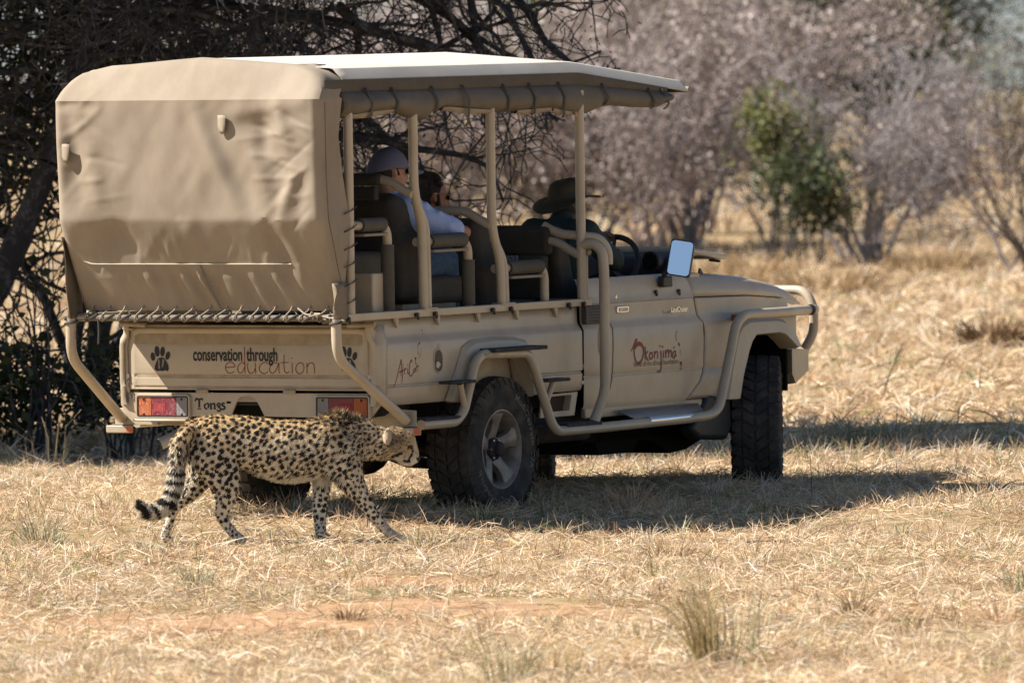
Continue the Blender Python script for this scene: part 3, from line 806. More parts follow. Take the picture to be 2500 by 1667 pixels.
# hood
def hood_z(x): return float(np.interp(x, [2.26, 2.5, 2.8, 3.09, 3.27, 3.45, 3.58, 3.67, 3.74, 3.76], [1.338, 1.328, 1.312, 1.289, 1.268, 1.243, 1.220, 1.198, 1.155, 1.13]))
rows = []
for x in [2.30, 2.4, 2.55, 2.7, 2.85, 3.0, 3.12, 3.25, 3.38, 3.5, 3.58, 3.64, 3.69, 3.73, 3.755]:
    hz = hood_z(x); et = ftop(x) + .006; w = 1 - .06 * float(sstep(3.2, 3.75, x))
    et = min(et, hz - .02)
    sec = [(-.822, et), (-.815, et + .3 * (hz - et)), (-.79, et + .75 * (hz - et)), (-.755, hz - .012), (-.70, hz), (-.5, hz + .012), (-.3, hz + .022), (0, hz + .026)]
    sec = sec + [(-a, b) for a, b in reversed(sec[:-1])]
    rows.append([(x, a * w, b) for a, b in sec])
mb = MB(); mb.grid(rows); hood = mb.build('hood', m_paint, veh, ang=60, solid=.004)
mb = MB(); mb.prism([(2.58, 1.318), (2.63, 1.318), (2.60, 1.352), (2.59, 1.352)], 'y', -.735, -.725); mb.build('hood_stop', m_black, veh)
mb = MB(); mb.box(2.3, 2.5, -.78, .78, 1.20, 1.325); mb.build('cowl', m_paint, veh)
# nose: grille, headlamps, indicators
mb = MB(); mb.box(3.58, 3.70, -.70, .70, .84, 1.16); mb.build('grille_panel', m_dusty, veh, bevel=.02)
for s in (-1, 1):
    mb = MB(); mb.lathe([(.001, .05), (.06, .045), (.085, .02), (.09, 0)], (3.70, s * .55, 1.02), 'x', 20); mb.build('headlight', m_clear, veh)
    mb = MB(); mb.box(3.55, 3.64, s * .765 - .03, s * .765 + .03, 1.0, 1.075); mb.build('front_indicator', m_amber, veh, bevel=.012)
    mb = MB(); mb.box(2.665, 2.735, s * .905 - .022, s * .905 + .012, 1.040, 1.080); mb.build('side_indicator', m_amber, veh, bevel=.008)
for i in range(5):
    mb = MB(); mb.box(3.70, 3.712, -.42, .42, .90 + i * .05, .915 + i * .05); mb.build('grille_slat', m_black, veh)
# front bumper and bull bar
mb = MB()
poly = [(3.60, .845), (3.93, .835), (3.95, .70), (3.72, .615), (3.60, .66)]
fb = MB(); fb.prism(poly, 'y', -.60, .60)
for s in (-1, 1):
    ring = [[(x, s * .60, z) for x, z in poly], [(3.52, s * .84, .845), (3.80, s * .80, .835), (3.80, s * .80, .71), (3.60, s * .82, .64), (3.52, s * .84, .70)]]
    fb.loft(ring)
fb.build('front_bumper', m_paint, veh, ang=20)
bull = empty('bull_bar', parent=veh)
for s in (-1, 1):
    mb = MB(); mb.tube([(3.88, s * .45, 1.185), (3.86, s * .74, 1.185), (3.845, s * .815, 1.10), (3.845, s * .815, .93), (3.82, s * .765, .835)], .028, 12, fil=.07)
    mb.build('bar_tube', m_paint, bull)
mb = MB(); mb.tube([(3.88, -.47, 1.185), (3.88, .47, 1.185)], .028, 12).tube([(3.89, -.45, 1.19), (3.89, -.45, .84)], .026, 10).tube([(3.89, .45, 1.19), (3.89, .45, .84)], .026, 10)
mb.build('bar_frame', m_paint, bull)
for s in (-1, 1):
    mb = MB(); mb.tube([(.93, s * .955, .487), (1.30, s * .957, .490), (1.95, s * .965, .497), (2.24, s * .97, .503), (2.365, s * .972, .535), (2.585, s * .975, 1.03), (2.68, s * .975, 1.078), (3.25, s * .965, 1.078), (3.845, s * .822, 1.07)], .029, 12, fil=.07)
    mb.build('side_rail', m_paint, bull)
    mb = MB(); mb.tube([(3.70, s * .868, 1.0727), (3.73, s * .86, 1.0722)], .033, 12); mb.build('rail_clamp', m_black, bull)
mb = MB(); mb.tube([(1.52, -.964, .503), (2.02, -.967, .507)], .0255, 12); mb.build('worn_patch', m_chrome, bull)

# ---- running boards and steps along the right and left side
for s in (-1, 1):
    st = empty('side_step', parent=veh)
    mb = MB(); mb.grid([[(1.34, s * .865, .566), (1.60, s * .865, .568), (2.0, s * .865, .570), (2.30, s * .865, .572)], [(1.40, s * .945, .520), (1.62, s * .945, .522), (2.0, s * .945, .524), (2.24, s * .945, .526)]])
    mb.build('running_board', mat('worn_tread_plate', (0.30, 0.28, 0.26), 0.35, metal=0.4, bump=0.5, bscale=120) if 'worn_tread_plate' not in MATS else MATS['worn_tread_plate'], st, solid=.006)
    mb = MB(); mb.box(1.02, 2.42, min(s * .80, s * .832), max(s * .80, s * .832), .535, .598); mb.build('rocker_panel', m_paint, veh, bevel=.008)
    Y = -1
    def T(path, r=.026, nm='step_tube', m=m_paint, fil=.06):
        q = MB(); q.tube([(x, s * y, z) for x, y, z in path], r, 12, fil=fil); q.build(nm, m, st)
    # over the rear wheel
    T([(-1.03, .93, .585), (-.64, .93, .585), (-.555, .935, .64), (-.435, .94, .91), (-.36, .945, .955), (.14, .945, .945), (.20, .95, .90), (.41, .955, .53), (.47, .96, .488), (.56, .965, .487), (.93, .965, .487)], .028)
    T([(-.62, .95, .80), (-.555, .94, .66)], .018, 'step_strut', fil=0)
    T([(.43, .955, .765), (.34, .955, .645)], .018, 'step_strut', fil=0)
    def BRD(x0, x1, y0, y1, z0, z1, nm='step_board'):
        q = MB(); q.box(x0, x1, min(s * y0, s * y1), max(s * y0, s * y1), z0, z1); q.build(nm, m_grip, st, bevel=.006)
    BRD(-.30, .30, .88, 1.0, .962, .985); BRD(-.78, -.52, .90, 1.0, .802, .820); BRD(.30, .56, .90, 1.0, .772, .790)
    BRD(-1.02, -.58, .82, .955, .605, .622); BRD(.55, .95, .86, .985, .505, .530); BRD(.35, .55, .80, .90, .510, .525)
    q = MB(); q.box(-.37, -.22, s * .94 - .035, s * .94 + .035, .945, .962); q.build('step_bracket', m_dusty, st)
# hoop beside the third post and its twin
for s in (-1, 1):
    hp = MB(); hp.tube([(.975, s * .855, 1.535), (.985, s * .92, 1.545), (.99, s * .975, 1.50), (.99, s * .985, 1.40), (.985, s * .985, .70), (.95, s * .965, .60), (.90, s * .955, .52)], .030, 12, fil=.06)
    hp.build('grab_hoop', m_paint, veh)
    hp = MB(); hp.tube([(.975, s * .60, 1.645), (.98, s * .69, 1.60), (.985, s * .84, 1.585), (1.04, s * .93, 1.575), (1.08, s * .965, 1.50), (1.08, s * .965, 1.42)], .026, 12, fil=.05)
    hp.build('grab_rail', m_paint, veh)

# ---- underbody
und = empty('underbody', parent=veh)
mb = MB()
for s in (-1, 1): mb.box(-1.25, 3.55, s * .42 - .04, s * .42 + .04, .50, .62)
mb.box(-1.2, 3.4, -.62, .62, .60, .70); mb.build('chassis_frame', m_under, und)
mb = MB(); mb.box(.30, 1.35, -.70, .66, .40, .60); mb.build('fuel_tank', m_under, und, bevel=.04)
mb = MB(); mb.tube([(0, -.62, .41), (0, .62, .41)], .055, 12).ball((0, .05, .40), (.17, .16, .15), 14, 8); mb.build('axle', m_under, und)
mb = MB(); mb.tube([(3.18, -.62, .41), (3.18, .62, .41)], .05, 12).ball((3.18, -.2, .40), (.15, .14, .14), 14, 8); mb.build('axle', m_under, und)
for ys in (-.50, .50):
    mb = MB(); mb.loft([[(x, ys - .035, z - .03), (x, ys + .035, z - .03), (x, ys + .035, z + .03), (x, ys - .035, z + .03)] for x, z in ((-1.0, .52), (-.75, .43), (-.4, .345), (0, .315), (.35, .36), (.62, .46))]); mb.build('leaf_spring', m_under, und, ang=30)
    mb = MB(); mb.box(-.09, .09, ys - .06, ys + .06, .27, .36); mb.build('spring_plate', m_under, und, bevel=.01)
mb = MB(); mb.lathe([(.10, .42), (.33, .40), (.385, .44), (.395, .53), (.385, .62), (.33, .64)], (-.78, -.05, 0), 'z', 28); mb.build('spare_wheel', m_rubber, und, ang=40)
mb = MB(); mb.box(1.35, 2.55, -.62, .62, .38, .60)
mb.prism([(1.52, .36), (1.55, .30), (1.95, .30), (2.02, .37), (2.2, .36), (2.4, .275), (2.6, .29), (2.82, .35), (3.3, .38), (3.3, .6), (1.4, .6)], 'y', -.62, .2)
mb.build('skid_plate', m_void, und, ang=30)
for ya, yb in ((-.85, -.74), (.74, .85)):
    mb = MB(); mb.prism([(2.47, .63), (2.74, .60), (2.76, .42), (2.70, .34), (2.35, .36), (2.25, .42)], 'y', ya, yb); mb.build('mud_guard', m_black, und, bevel=.03, seg=3)
mb = MB(); mb.tube([(-.9, .3, .62), (-1.0, .4, .6)], .03, 8).box(-1.1, -.6, -.3, .3, .50, .56); mb.build('tow_beam', m_under, und)
for s in (-1, 1):
    mb = MB(); mb.box(2.72, 3.5, min(s * .50, s * .52), max(s * .50, s * .52), .45, 1.0).box(2.70, 2.72, min(s * .5, s * .82), max(s * .5, s * .82), .4, .98).box(3.48, 3.50, min(s * .5, s * .82), max(s * .5, s * .82), .6, .98).box(2.70, 3.5, min(s * .5, s * .84), max(s * .5, s * .84), .985, .995)
    mb.build('wheel_housing', m_void, und)
# mud flap behind.. ahead of the rear wheel
for s in (-1, 1):
    mb = MB(); mb.prism([(.20, .93), (.235, .80), (.25, .70), (.29, .688), (.45, .694), (.43, .80), (.30, .94)], 'y', min(s * .80, s * .815), max(s * .80, s * .815)); mb.build('splash_panel', m_dusty, und)

# ---- wheels
def make_wheel():
    w = empty('wheel', parent=veh)
    R, RR = .412, .222
    prof = [(RR, -.105), (RR + .004, -.125), (.26, -.140), (.31, -.146), (.355, -.142), (.385, -.132), (.398, -.118), (.401, -.06), (.402, 0), (.401, .06), (.398, .118), (.385, .132), (.355, .142), (.31, .146), (.26, .140), (RR + .004, .125), (RR, .105)]
    mb = MB(); mb.lathe(prof, (0, 0, 0), 'y', 48)
    n = 36                                                        # tread lugs
    for i in range(n):
        for row, (ya, yb, off) in enumerate(((-.136, -.082, 0), (-.072, -.008, .5), (.008, .072, 0), (.082, .136, .5))):
            a0 = 2 * math.pi * (i + off + .08) / n; a1 = 2 * math.pi * (i + off + .80) / n
            sk = (.10 if row in (1, 2) else .02) * (1 if row < 2 else -1)
            r0 = .392
            r1a = .414 if abs(ya) < .1 else .408; r1b = .414 if abs(yb) < .1 else .408
            vs = []
            for rr_, s_ in ((r0, 0), (1, 1)):
                for a, y, da in ((a0, ya, 0), (a1, ya, 0), (a1, yb, sk), (a0, yb, sk)):
                    r = r0 if s_ == 0 else (r1a if y == ya else r1b)
                    q = a + da * (1 if s_ >= 0 else 0)
                    vs.append((r * math.cos(q), y, r * math.sin(q)))
            mb.add(vs, [(4, 5, 6, 7), (0, 1, 5, 4), (1, 2, 6, 5), (2, 3, 7, 6), (3, 0, 4, 7)])
        for s in (-1, 1):                                         # shoulder lugs down the side wall
            a0 = 2 * math.pi * (i + .1) / n; a1 = 2 * math.pi * (i + .62) / n
            o = [(.405, .128), (.385, .141), (.352 if i % 2 else .364, .148)]; vs = []
            for r, y in o:
                for a in (a0, a1): vs.append((r * math.cos(a), s * y, r * math.sin(a)))
            for r, y in ((.39, .125), (.375, .130), (.352 if i % 2 else .364, .142)):
                for a in (a0, a1): vs.append((r * math.cos(a), s * y, r * math.sin(a)))
            mb.add(vs, [(0, 1, 3, 2), (2, 3, 5, 4), (0, 2, 8, 6), (1, 7, 9, 3), (2, 4, 10, 8), (3, 9, 11, 5), (4, 5, 11, 10)])
    mb.build('tyre', m_rubber, w, ang=30)
    rim = MB()
    rim.lathe([(.224, -.118), (.226, -.126), (.218, -.127), (.212, -.118), (.198, -.095), (.190, -.02), (.188, .11)], (0, 0, 0), 'y', 48)
    rim.lathe([(.001, -.060), (.060, -.062), (.074, -.055), (.078, -.03), (.078, .02)], (0, 0, 0), 'y', 32)
    for k in range(5):                                            # five broad spokes
        a = 2 * math.pi * k / 5 + math.pi / 2
        c, s_ = math.cos(a), math.sin(a)
        rings = []
        for r, hw, yo, yi in ((.062, .044, -.066, -.02), (.10, .036, -.082, -.035), (.15, .040, -.098, -.05), (.185, .056, -.106, -.06), (.203, .072, -.108, -.07)):
            rings.append([(r * c - q * s_, y, r * s_ + q * c) for q, y in ((-hw, yo + .008), (-hw * .7, yo), (0, yo - .004), (hw * .7, yo), (hw, yo + .008), (hw, yi), (-hw, yi))])
        rim.loft(rings)
    rim.build('rim', m_rim, w, ang=30)
    mb = MB(); mb.lathe([(.001, .03), (.19, .03), (.19, .035)], (0, 0, 0), 'y', 32); mb.build('brake_drum', m_void, w)
    hub = MB(); hub.lathe([(.001, -.125), (.034, -.125), (.042, -.118), (.045, -.10), (.062, -.085), (.066, -.064)], (0, 0, 0), 'y', 20); hub.build('hub', m_under, w, ang=30)
    nut = MB()
    for k in range(6):
        a = 2 * math.pi * k / 6; nut.lathe([(.001, -.094), (.010, -.092), (.012, -.06)], (.054 * math.cos(a), 0, .054 * math.sin(a)), 'y', 6)
    nut.build('wheel_nut', m_steel, w)
    return w
wheel = make_wheel()
def arc_text(text, w, r, a_mid, size, sgn=1):
    """raised lettering round the side wall"""
    cu = bpy.data.curves.new('lettering', 'FONT'); cu.body = text; cu.offset = .02; cu.resolution_u = 2; cu.space_character = 1.15
    ob = bpy.data.objects.new('lettering', cu); COL.objects.link(ob)
    dg = bpy.context.evaluated_depsgraph_get(); dg.update()
    me = bpy.data.meshes.new_from_object(ob.evaluated_get(dg)); bpy.data.objects.remove(ob); bpy.data.curves.remove(cu)
    xs = [v.co.x for v in me.vertices]; mid = (min(xs) + max(xs)) / 2
    for v in me.vertices:
        rr = r + v.co.y * size; a = a_mid - (v.co.x - mid) * size / r
        v.co = (rr * math.cos(a), -.1475 - .0015 if rr < .34 else -.1475, rr * math.sin(a))
    me.name = 'lettering'; me.materials.clear(); me.materials.append(mat('worn_white_lettering', (0.20, 0.18, 0.155), 0.8) if 'worn_white_lettering' not in MATS else MATS['worn_white_lettering'])
    return link(bpy.data.objects.new('lettering', me), w)
arc_text('Mud-Terrain T/A', wheel, .296, math.radians(22), .058)
arc_text('BFGoodrich', wheel, .296, math.radians(232), .058)
wheel.location = (0, -.735, .405); wheel.rotation_euler = (0, 0, 0)
def copy_wheel(loc, rz):
    c = shared_copy(wheel, veh, loc, (0, 0, rz))
    for ch in wheel.children: shared_copy(ch, c)
    return c
copy_wheel((0, .735, .405), math.pi)
copy_wheel((3.19, -.775, .405), math.radians(27))
copy_wheel((3.19, .775, .405), math.pi + math.radians(27))

# ---- base frame of the canopy, posts
can = empty('canopy_frame', parent=veh)
for s in (-1, 1):
    mb = MB(); mb.box(-1.75, 1.06, s * .845 - .022, s * .845 + .022, 1.184, 1.226); mb.build('base_rail', m_paint, can, bevel=.004)
mb = MB(); mb.tube([(-1.79, -.845, 1.205), (-1.79, .845, 1.205)], .018, 10); mb.build('cross_rail', mat('weathered_rail', (.20, .16, .115), .7, col2=(.12, .095, .07), vscale=20), can)
mb = MB(); mb.box(1.02, 1.06, -.82, .82, 1.186, 1.224); mb.build('cross_rail', m_dusty, can)
for s in (-1, 1):
    mb = MB(); mb.tube([(-1.83, s * .862, 1.20), (-1.83, s * .866, .985), (-1.19, s * .93, .615)], .029, 12, fil=.10); mb.build('corner_tube', m_paint, can)
gus = None
for s in (-1, 1):
    for gx_ in (-1.12, -.655, -.20, .24, .69):
        if gus is None:
            mb = MB(); mb.prism([(-.03, 0), (.012, 0), (.004, -.055), (-.004, -.055)], 'y', -.012, .004); gus = mb.build('gusset', m_paint, can); gus.location = (gx_, s * .83, 1.184)
        else: shared_copy(gus, can, (gx_, s * .83 + (0 if s < 0 else .01), 1.184))
kn = None
for s in (-1, 1):
    for kx in (-1.72, -.966, -.760, -.110, .100, .766, .94):
        if kn is None:
            mb = MB(); mb.lathe([(.001, -.022), (.013, -.02), (.015, -.012), (.008, -.004), (.017, .003)], (0, 0, 0), 'y', 10).box(.004, .014, -.020, -.008, -.026, -.006)
            kn = mb.build('tie_knob', m_black, can); kn.location = (kx, s * .867, 1.197)
        else: shared_copy(kn, can, (kx, s * .867, 1.197), (0, 0, 0 if s < 0 else math.pi))
for s in (-1, 1):
    for x0, x1, zb in ((-.925, -.832, 1.83), (-.054, .045, 1.60)):
        mb = MB(); mb.tube([(x0, s * .845, 2.42), (x0, s * .845, zb + .05), (x1 - .01, s * .845, zb - .12), (x1, s * .845, 1.215)], .0265, 12, fil=.09)
        mb.build('canopy_post', m_paint, can)
        mb = MB(); mb.tube([(x0 + .03, s * .835, zb + .0), (x1 + .042, s * .84, zb - .13), (x1 + .052, s * .84, 1.215)], .0245, 12, fil=.08); mb.build('seat_post', m_paint, can)
        mb = MB(); mb.box(x1 - .05, x1 + .10, s * .845 - .035, s * .845 + .035, 1.226, 1.232); mb.build('post_foot', m_paint, can)
    mb = MB(); mb.tube([(.975, s * .845, 2.42), (.975, s * .845, 1.215)], .0275, 12); mb.build('canopy_post', m_paint, can)
    mb = MB(); mb.tube([(1.03, s * .84, 1.50), (1.03, s * .84, 1.215)], .016, 10).ball((1.03, s * .86, 1.49), .02, 8, 5); mb.build('seat_post', m_paint, can)
    mb = MB(); mb.tube([(-1.64, s * .845, 2.42), (-1.64, s * .845, 1.215)], .0265, 12); mb.build('canopy_post', m_paint, can)
    tie = None
    for i, z in enumerate((1.30, 1.40, 1.505, 1.60, 1.70, 1.80)):
        mb = MB(); mb.tube([(-1.61, s * .875, z + .02), (-1.66, s * .878, z), (-1.74, s * .872, z - .02)], .0036, 6)
        if tie is None: tie = mb.build('tie_cord', m_ropedk, can); tz = z
        else: shared_copy(tie, can, (0, 0, z - tz))
    mb = MB(); mb.box(-1.70, .98, s * .80 - .015, s * .80 + .015, 2.46, 2.49); mb.build('roof_rail', m_paint, can)

mb = MB(); mb.box(-1.785, -1.33, -.835, .835, 1.190, 1.2); mb.build('overhang_shade_panel', m_dusty, can)  # panel added under the overhang so that it shades the tailgate

# ---- canvas roof
roof_x = [-1.70, -1.6, -1.3, -1.0, -.7, -.4, -.1, .2, .5, .8, .92, 1.0, 1.08, 1.2, 1.4, 1.6, 1.8, 2.0, 2.15, 2.26, 2.285]
def drop(x): return float(np.interp(x, [-2, .95, 1.05, 2.285], [0, 0, .008, .130]))
def dropc(x): return float(np.interp(x, [-2, .93, 1.7, 2.285], [0, 0, .055, .160]))
rows = []
for i, x in enumerate(roof_x):
    d, dc = drop(x), dropc(x)
    sag = -.006 * math.cos(x * 7.2) if x < .9 else 0
    fb_ = 2.466 - d * (1.0 if x < 1.0 else .62)
    if x > 1.9: fb_ = max(fb_, 2.523 - d - .035)
    sec = [(-.846, 2.520 - d), (-.846, 2.522 - d), (-.846, 2.526 - d), (-.818, 2.555 - d + sag * .5), (-.788, 2.582 - d), (-.765, 2.588 - d), (-.6, 2.600 - d * .6 - dc * .4 + sag), (-.4, 2.616 - d * .4 - dc * .6 + sag), (-.2, 2.632 - dc + sag * .6), (0, 2.646 - dc)]
    sec += [(-a, b) for a, b in reversed(sec[:-1])]
    rows.append([(x, a, b) for a, b in sec])
mb = MB(); mb.grid(rows); roof = mb.build('canvas_roof', m_canvas_top, veh, ang=24, solid=.004)
# right and left fascia and front lip share the bleached cloth; a headlining below
mb = MB(); mb.grid([[(x, -.80, 2.49 - drop(x) * .9), (x, 0, 2.60 - dropc(x)), (x, .80, 2.49 - drop(x) * .9)] for x in roof_x]); mb.build('headlining', m_canvas, veh)
mb = MB(); mb.tube([(2.285, -.848, 2.405), (2.285, .848, 2.405)], .018, 10); mb.build('front_hem', m_canvas, veh)

# fascia over the fold in dark brown canvas and the rolled up side curtain
for s in (-1, 1):
    rows = []
    for x in np.linspace(-1.90, 2.02, 60):
        d = drop(x); z0 = 2.522 - d; z1 = 2.462 - d * .6
        w = .004 * math.sin(x * 5.2) + .003 * math.sin(x * 11 + 1)
        rows.append([(x, s * .8525, z0), (x, s * (.856 + w), (z0 + z1) / 2), (x, s * (.853 + w), z1), (x, s * .845, z1 - .01)])
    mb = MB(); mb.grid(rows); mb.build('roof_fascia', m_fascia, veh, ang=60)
    rows = []
    xs = np.linspace(-1.72, 2.03, 110)
    for x in xs:
        zt = 2.468 - drop(x) * .6
        bot = float(np.interp(x, [-1.72, -1.4, -1.15, -.95, -.80, -.72, -.60, -.3, 0, .25, .6, .85, 1.05, 1.25, 1.35, 1.6, 1.9, 1.99, 2.03], [2.305, 2.325, 2.335, 2.29, 2.272, 2.315, 2.34, 2.322, 2.308, 2.304, 2.312, 2.285, 2.278, 2.318, 2.322, 2.308, 2.300, 2.325, 2.36]))
        pin = sum(math.exp(-((x - q) / .035) ** 2) for q in (-1.46, -1.17, -.73, -.38, .08, .38, .72, 1.23, 1.78, 1.94)) * .010
        bulge = .030 + .012 * math.sin(x * 3.7) + .006 * math.sin(x * 9.1 + 2) - pin
        mid = (zt + bot) / 2
        rows.append([(x, s * .838, zt), (x, s * (.856 + bulge * .3), zt - .030), (x, s * (.856 + bulge), mid + .01), (x, s * (.858 + bulge * .95), mid - .03), (x, s * (.850 + bulge * .5), bot + .018), (x, s * .838, bot), (x, s * .805, bot + .012), (x, s * .79, bot + .05), (x, s * .79, mid), (x, s * .80, zt - .02)])
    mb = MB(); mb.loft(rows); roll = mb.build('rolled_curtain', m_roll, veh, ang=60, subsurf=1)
    # pale inner hem that shows under the roll
    for a, b in ((-1.66, -1.16), (-.62, -.05), (.22, .62), (.64, .86)):
        rows = []
        for x in np.linspace(a, b, 10):
            bot = float(np.interp(x, [-1.72, -1.4, -1.15, -.95, -.80, -.72, -.60, -.3, 0, .25, .6, .85, 1.05], [2.305, 2.325, 2.335, 2.29, 2.272, 2.315, 2.34, 2.322, 2.308, 2.304, 2.312, 2.285, 2.278]))
            e = .012 * math.sin(math.pi * (x - a) / (b - a))
            rows.append([(x, s * .868, bot + .016), (x, s * .866, bot + .004 - e * .4), (x, s * .85, bot - .004 - e), (x, s * .80, bot + .006)])
        mb = MB(); mb.grid(rows); mb.build('curtain_hem', m_canvas, roll, ang=60)
    for q, L in ((-1.46, .165), (-1.17, .15), (-.73, .15), (-.38, .22), (.08, .17), (.38, .18), (.72, .20), (1.23, .12), (1.78, .12), (1.94, .115)):
        zt = 2.468 - drop(q) * .6
        pts = [(q - .010, s * .858, zt + .004), (q - .004, s * .879, zt - .03), (q + .010, s * .895, zt - .08), (q + .014, s * .882, zt - L + .015), (q + .012, s * (.86 if L < .2 else .87), zt - L)]
        mb = MB(); wv = .011
        mb.grid([[(x - wv, y, z) for x, y, z in pts], [(x + wv, y, z) for x, y, z in pts]])
        mb.build('strap', m_strap, roll, ang=60, solid=.003)
    for q in (.20, .86):
        mb = MB(); mb.box(q, q + .012, s * .885 - .003, s * .885 + .003, 2.27, 2.30); mb.build('zip_tag', mat('orange_zip', (0.55, 0.30, 0.14), 0.6) if 'orange_zip' not in MATS else MATS['orange_zip'], roll)

# ---- canvas over the rear, wrapping round both corners
def rear_x(z): return float(np.interp(z, [1.245, 1.50, 1.74, 1.76, 2.0, 2.42, 2.47, 2.53, 2.58, 2.62, 2.64], [-1.735, -1.855, -1.958, -1.964, -1.975, -1.990, -1.944, -1.890, -1.845, -1.79, -1.75]))
def half_w(z): return float(np.interp(z, [1.245, 1.75, 2.0, 2.42, 2.48, 2.54, 2.58, 2.60], [.842, .866, .862, .868, .855, .815, .75, .60]))
def flap_x(z): return float(np.interp(z, [1.245, 1.40, 1.745, 1.858, 2.03, 2.21, 2.33, 2.42, 2.48], [-1.715, -1.70, -1.66, -1.70, -1.74, -1.78, -1.76, -1.74, -1.74]))
def g2(a, b, c, d, y, z, w):
    """distance falloff from a segment (a,b)-(c,d) in (y,z)"""
    px, pz = y - a, z - b; dx, dz = c - a, d - b
    t = max(0, min(1, (px * dx + pz * dz) / (dx * dx + dz * dz)))
    q = (px - dx * t) ** 2 + (pz - dz * t) ** 2
    return math.exp(-q / (w * w)) * (1 - .55 * abs(2 * t - 1) ** 3)
_cr = np.random.default_rng(3)
CREASES = []
for _i in range(34):
    _sd = -1 if _i % 3 else 1
    _z = _cr.uniform(1.80, 2.40); _y = _sd * _cr.uniform(.62, .86); _l = _cr.uniform(.10, .34); _a = _cr.uniform(-.9, .9)
    CREASES.append((_y, _z, _y - _sd * _l * math.cos(_a), _z + _l * math.sin(_a), _cr.uniform(.0018, .0045) * (1 if _cr.random() < .6 else -1), _cr.uniform(.013, .022)))
for _i in range(16):
    _y = _cr.uniform(-.75, .75); _z = _cr.uniform(1.54, 1.72); _l = _cr.uniform(.08, .22); _a = _cr.uniform(-2.2, -.9)
    CREASES.append((_y, _z, _y + _l * math.cos(_a), _z + _l * math.sin(_a), _cr.uniform(.002, .004), _cr.uniform(.014, .022)))
def rear_folds(y, z):
    """outward push of the cloth, metres"""
    h = 0.0
    # long slanting fold, right of the middle
    h += .016 * g2(-.06, 2.36, -.33, 1.80, y, z, .055) - .015 * g2(-.15, 2.36, -.42, 1.80, y, z, .06)
    # hollows towards the right edge
    h -= .024 * g2(-.50, 2.30, -.50, 2.12, y, z, .060); h += .018 * g2(-.60, 2.36, -.66, 2.22, y, z, .045)
    h -= .013 * g2(-.56, 2.08, -.60, 1.84, y, z, .07); h += .014 * g2(-.44, 2.16, -.52, 1.90, y, z, .055)
    h += .016 * g2(-.70, 2.02, -.60, 1.78, y, z, .040); h -= .010 * g2(-.76, 2.0, -.70, 1.76, y, z, .045)
    h += .010 * g2(-.76, 2.39, -.30, 2.34, y, z, .05) - .009 * g2(-.76, 2.35, -.30, 2.27, y, z, .06)
    # left edge
    h -= .020 * g2(.76, 2.30, .70, 1.88, y, z, .055); h += .012 * g2(.62, 2.2, .58, 1.85, y, z, .06); h += .014 * g2(.86, 2.30, .82, 1.90, y, z, .04)
    h -= .012 * g2(.90, 2.395, .60, 2.39, y, z, .03)
    for c_ in CREASES:
        if abs(y - (c_[0] + c_[2]) / 2) < .24 and abs(z - (c_[1] + c_[3]) / 2) < .24: h += c_[4] * g2(c_[0], c_[1], c_[2], c_[3], y, z, c_[5])
    # below the crease bar
    if z < 1.76:
        h += .004 * float(smooth_noise(y * 7, z * 12, 77)) * min(1, (1.76 - z) * 20)
        h -= .012 * g2(.50, 1.72, .35, 1.54, y, z, .06); h += .010 * g2(.05, 1.73, -.10, 1.55, y, z, .05)
        h += .014 * g2(-.58, 1.74, -.66, 1.52, y, z, .045); h -= .016 * g2(-.50, 1.72, -.58, 1.50, y, z, .05)
    if z < 1.515:
        k = (1.515 - z) / .26
        for yc, a, w, sl, sp in ((.64, .8, .075, .10, .3), (.49, .7, .05, .06, .9), (.37, 1.1, .055, .08, 1.0), (.25, .8, .04, .05, .7), (.15, 1.0, .042, .11, .9), (.03, 1.3, .030, .08, 1.0), (-.13, .9, .065, .12, .8), (-.30, 1.1, .060, .10, 1.0), (-.46, 1.2, .050, .09, 1.0), (-.63, .6, .07, .05, .5)):
            yy = yc - sl * k
            h += a * .022 * min(1, 3 * k) * (1 - .45 * k * sp) * (math.exp(-((y - yy) / w) ** 2) - .7 * math.exp(-((y - yy + w * 1.5) / w) ** 2))
    rw = 1 - abs(float(smooth_noise(y * 5.2 + 1.5 * z, z * 3.1, 61))) * 1.6
    h += .0045 * max(-.5, rw) * (.4 + .6 * min(1, abs(y) / .7)) + .0028 * float(smooth_noise(y * 16, z * 9 + y * 6, 62)) + .0015 * float(smooth_noise(y * 37, z * 22, 63))
    h += .0025 * math.sin(y * 9 + z * 4) + .002 * math.sin(z * 13 + y * 5)
    e = min(1, max(0, (.90 - abs(y)) / .12))
    return h * e
zs = [1.245, 1.255] + list(np.linspace(1.27, 1.50, 24)) + [1.507, 1.515, 1.53] + list(np.linspace(1.55, 1.72, 16)) + [1.735, 1.745, 1.755, 1.77] + list(np.linspace(1.79, 2.39, 56)) + [2.40, 2.41, 2.42, 2.43, 2.44, 2.455, 2.47, 2.49, 2.51, 2.53, 2.55, 2.57, 2.59, 2.602]
us = [-1, -.97, -.93, -.90] + list(np.linspace(-.87, .87, 170)) + [.90, .93, .97, 1]
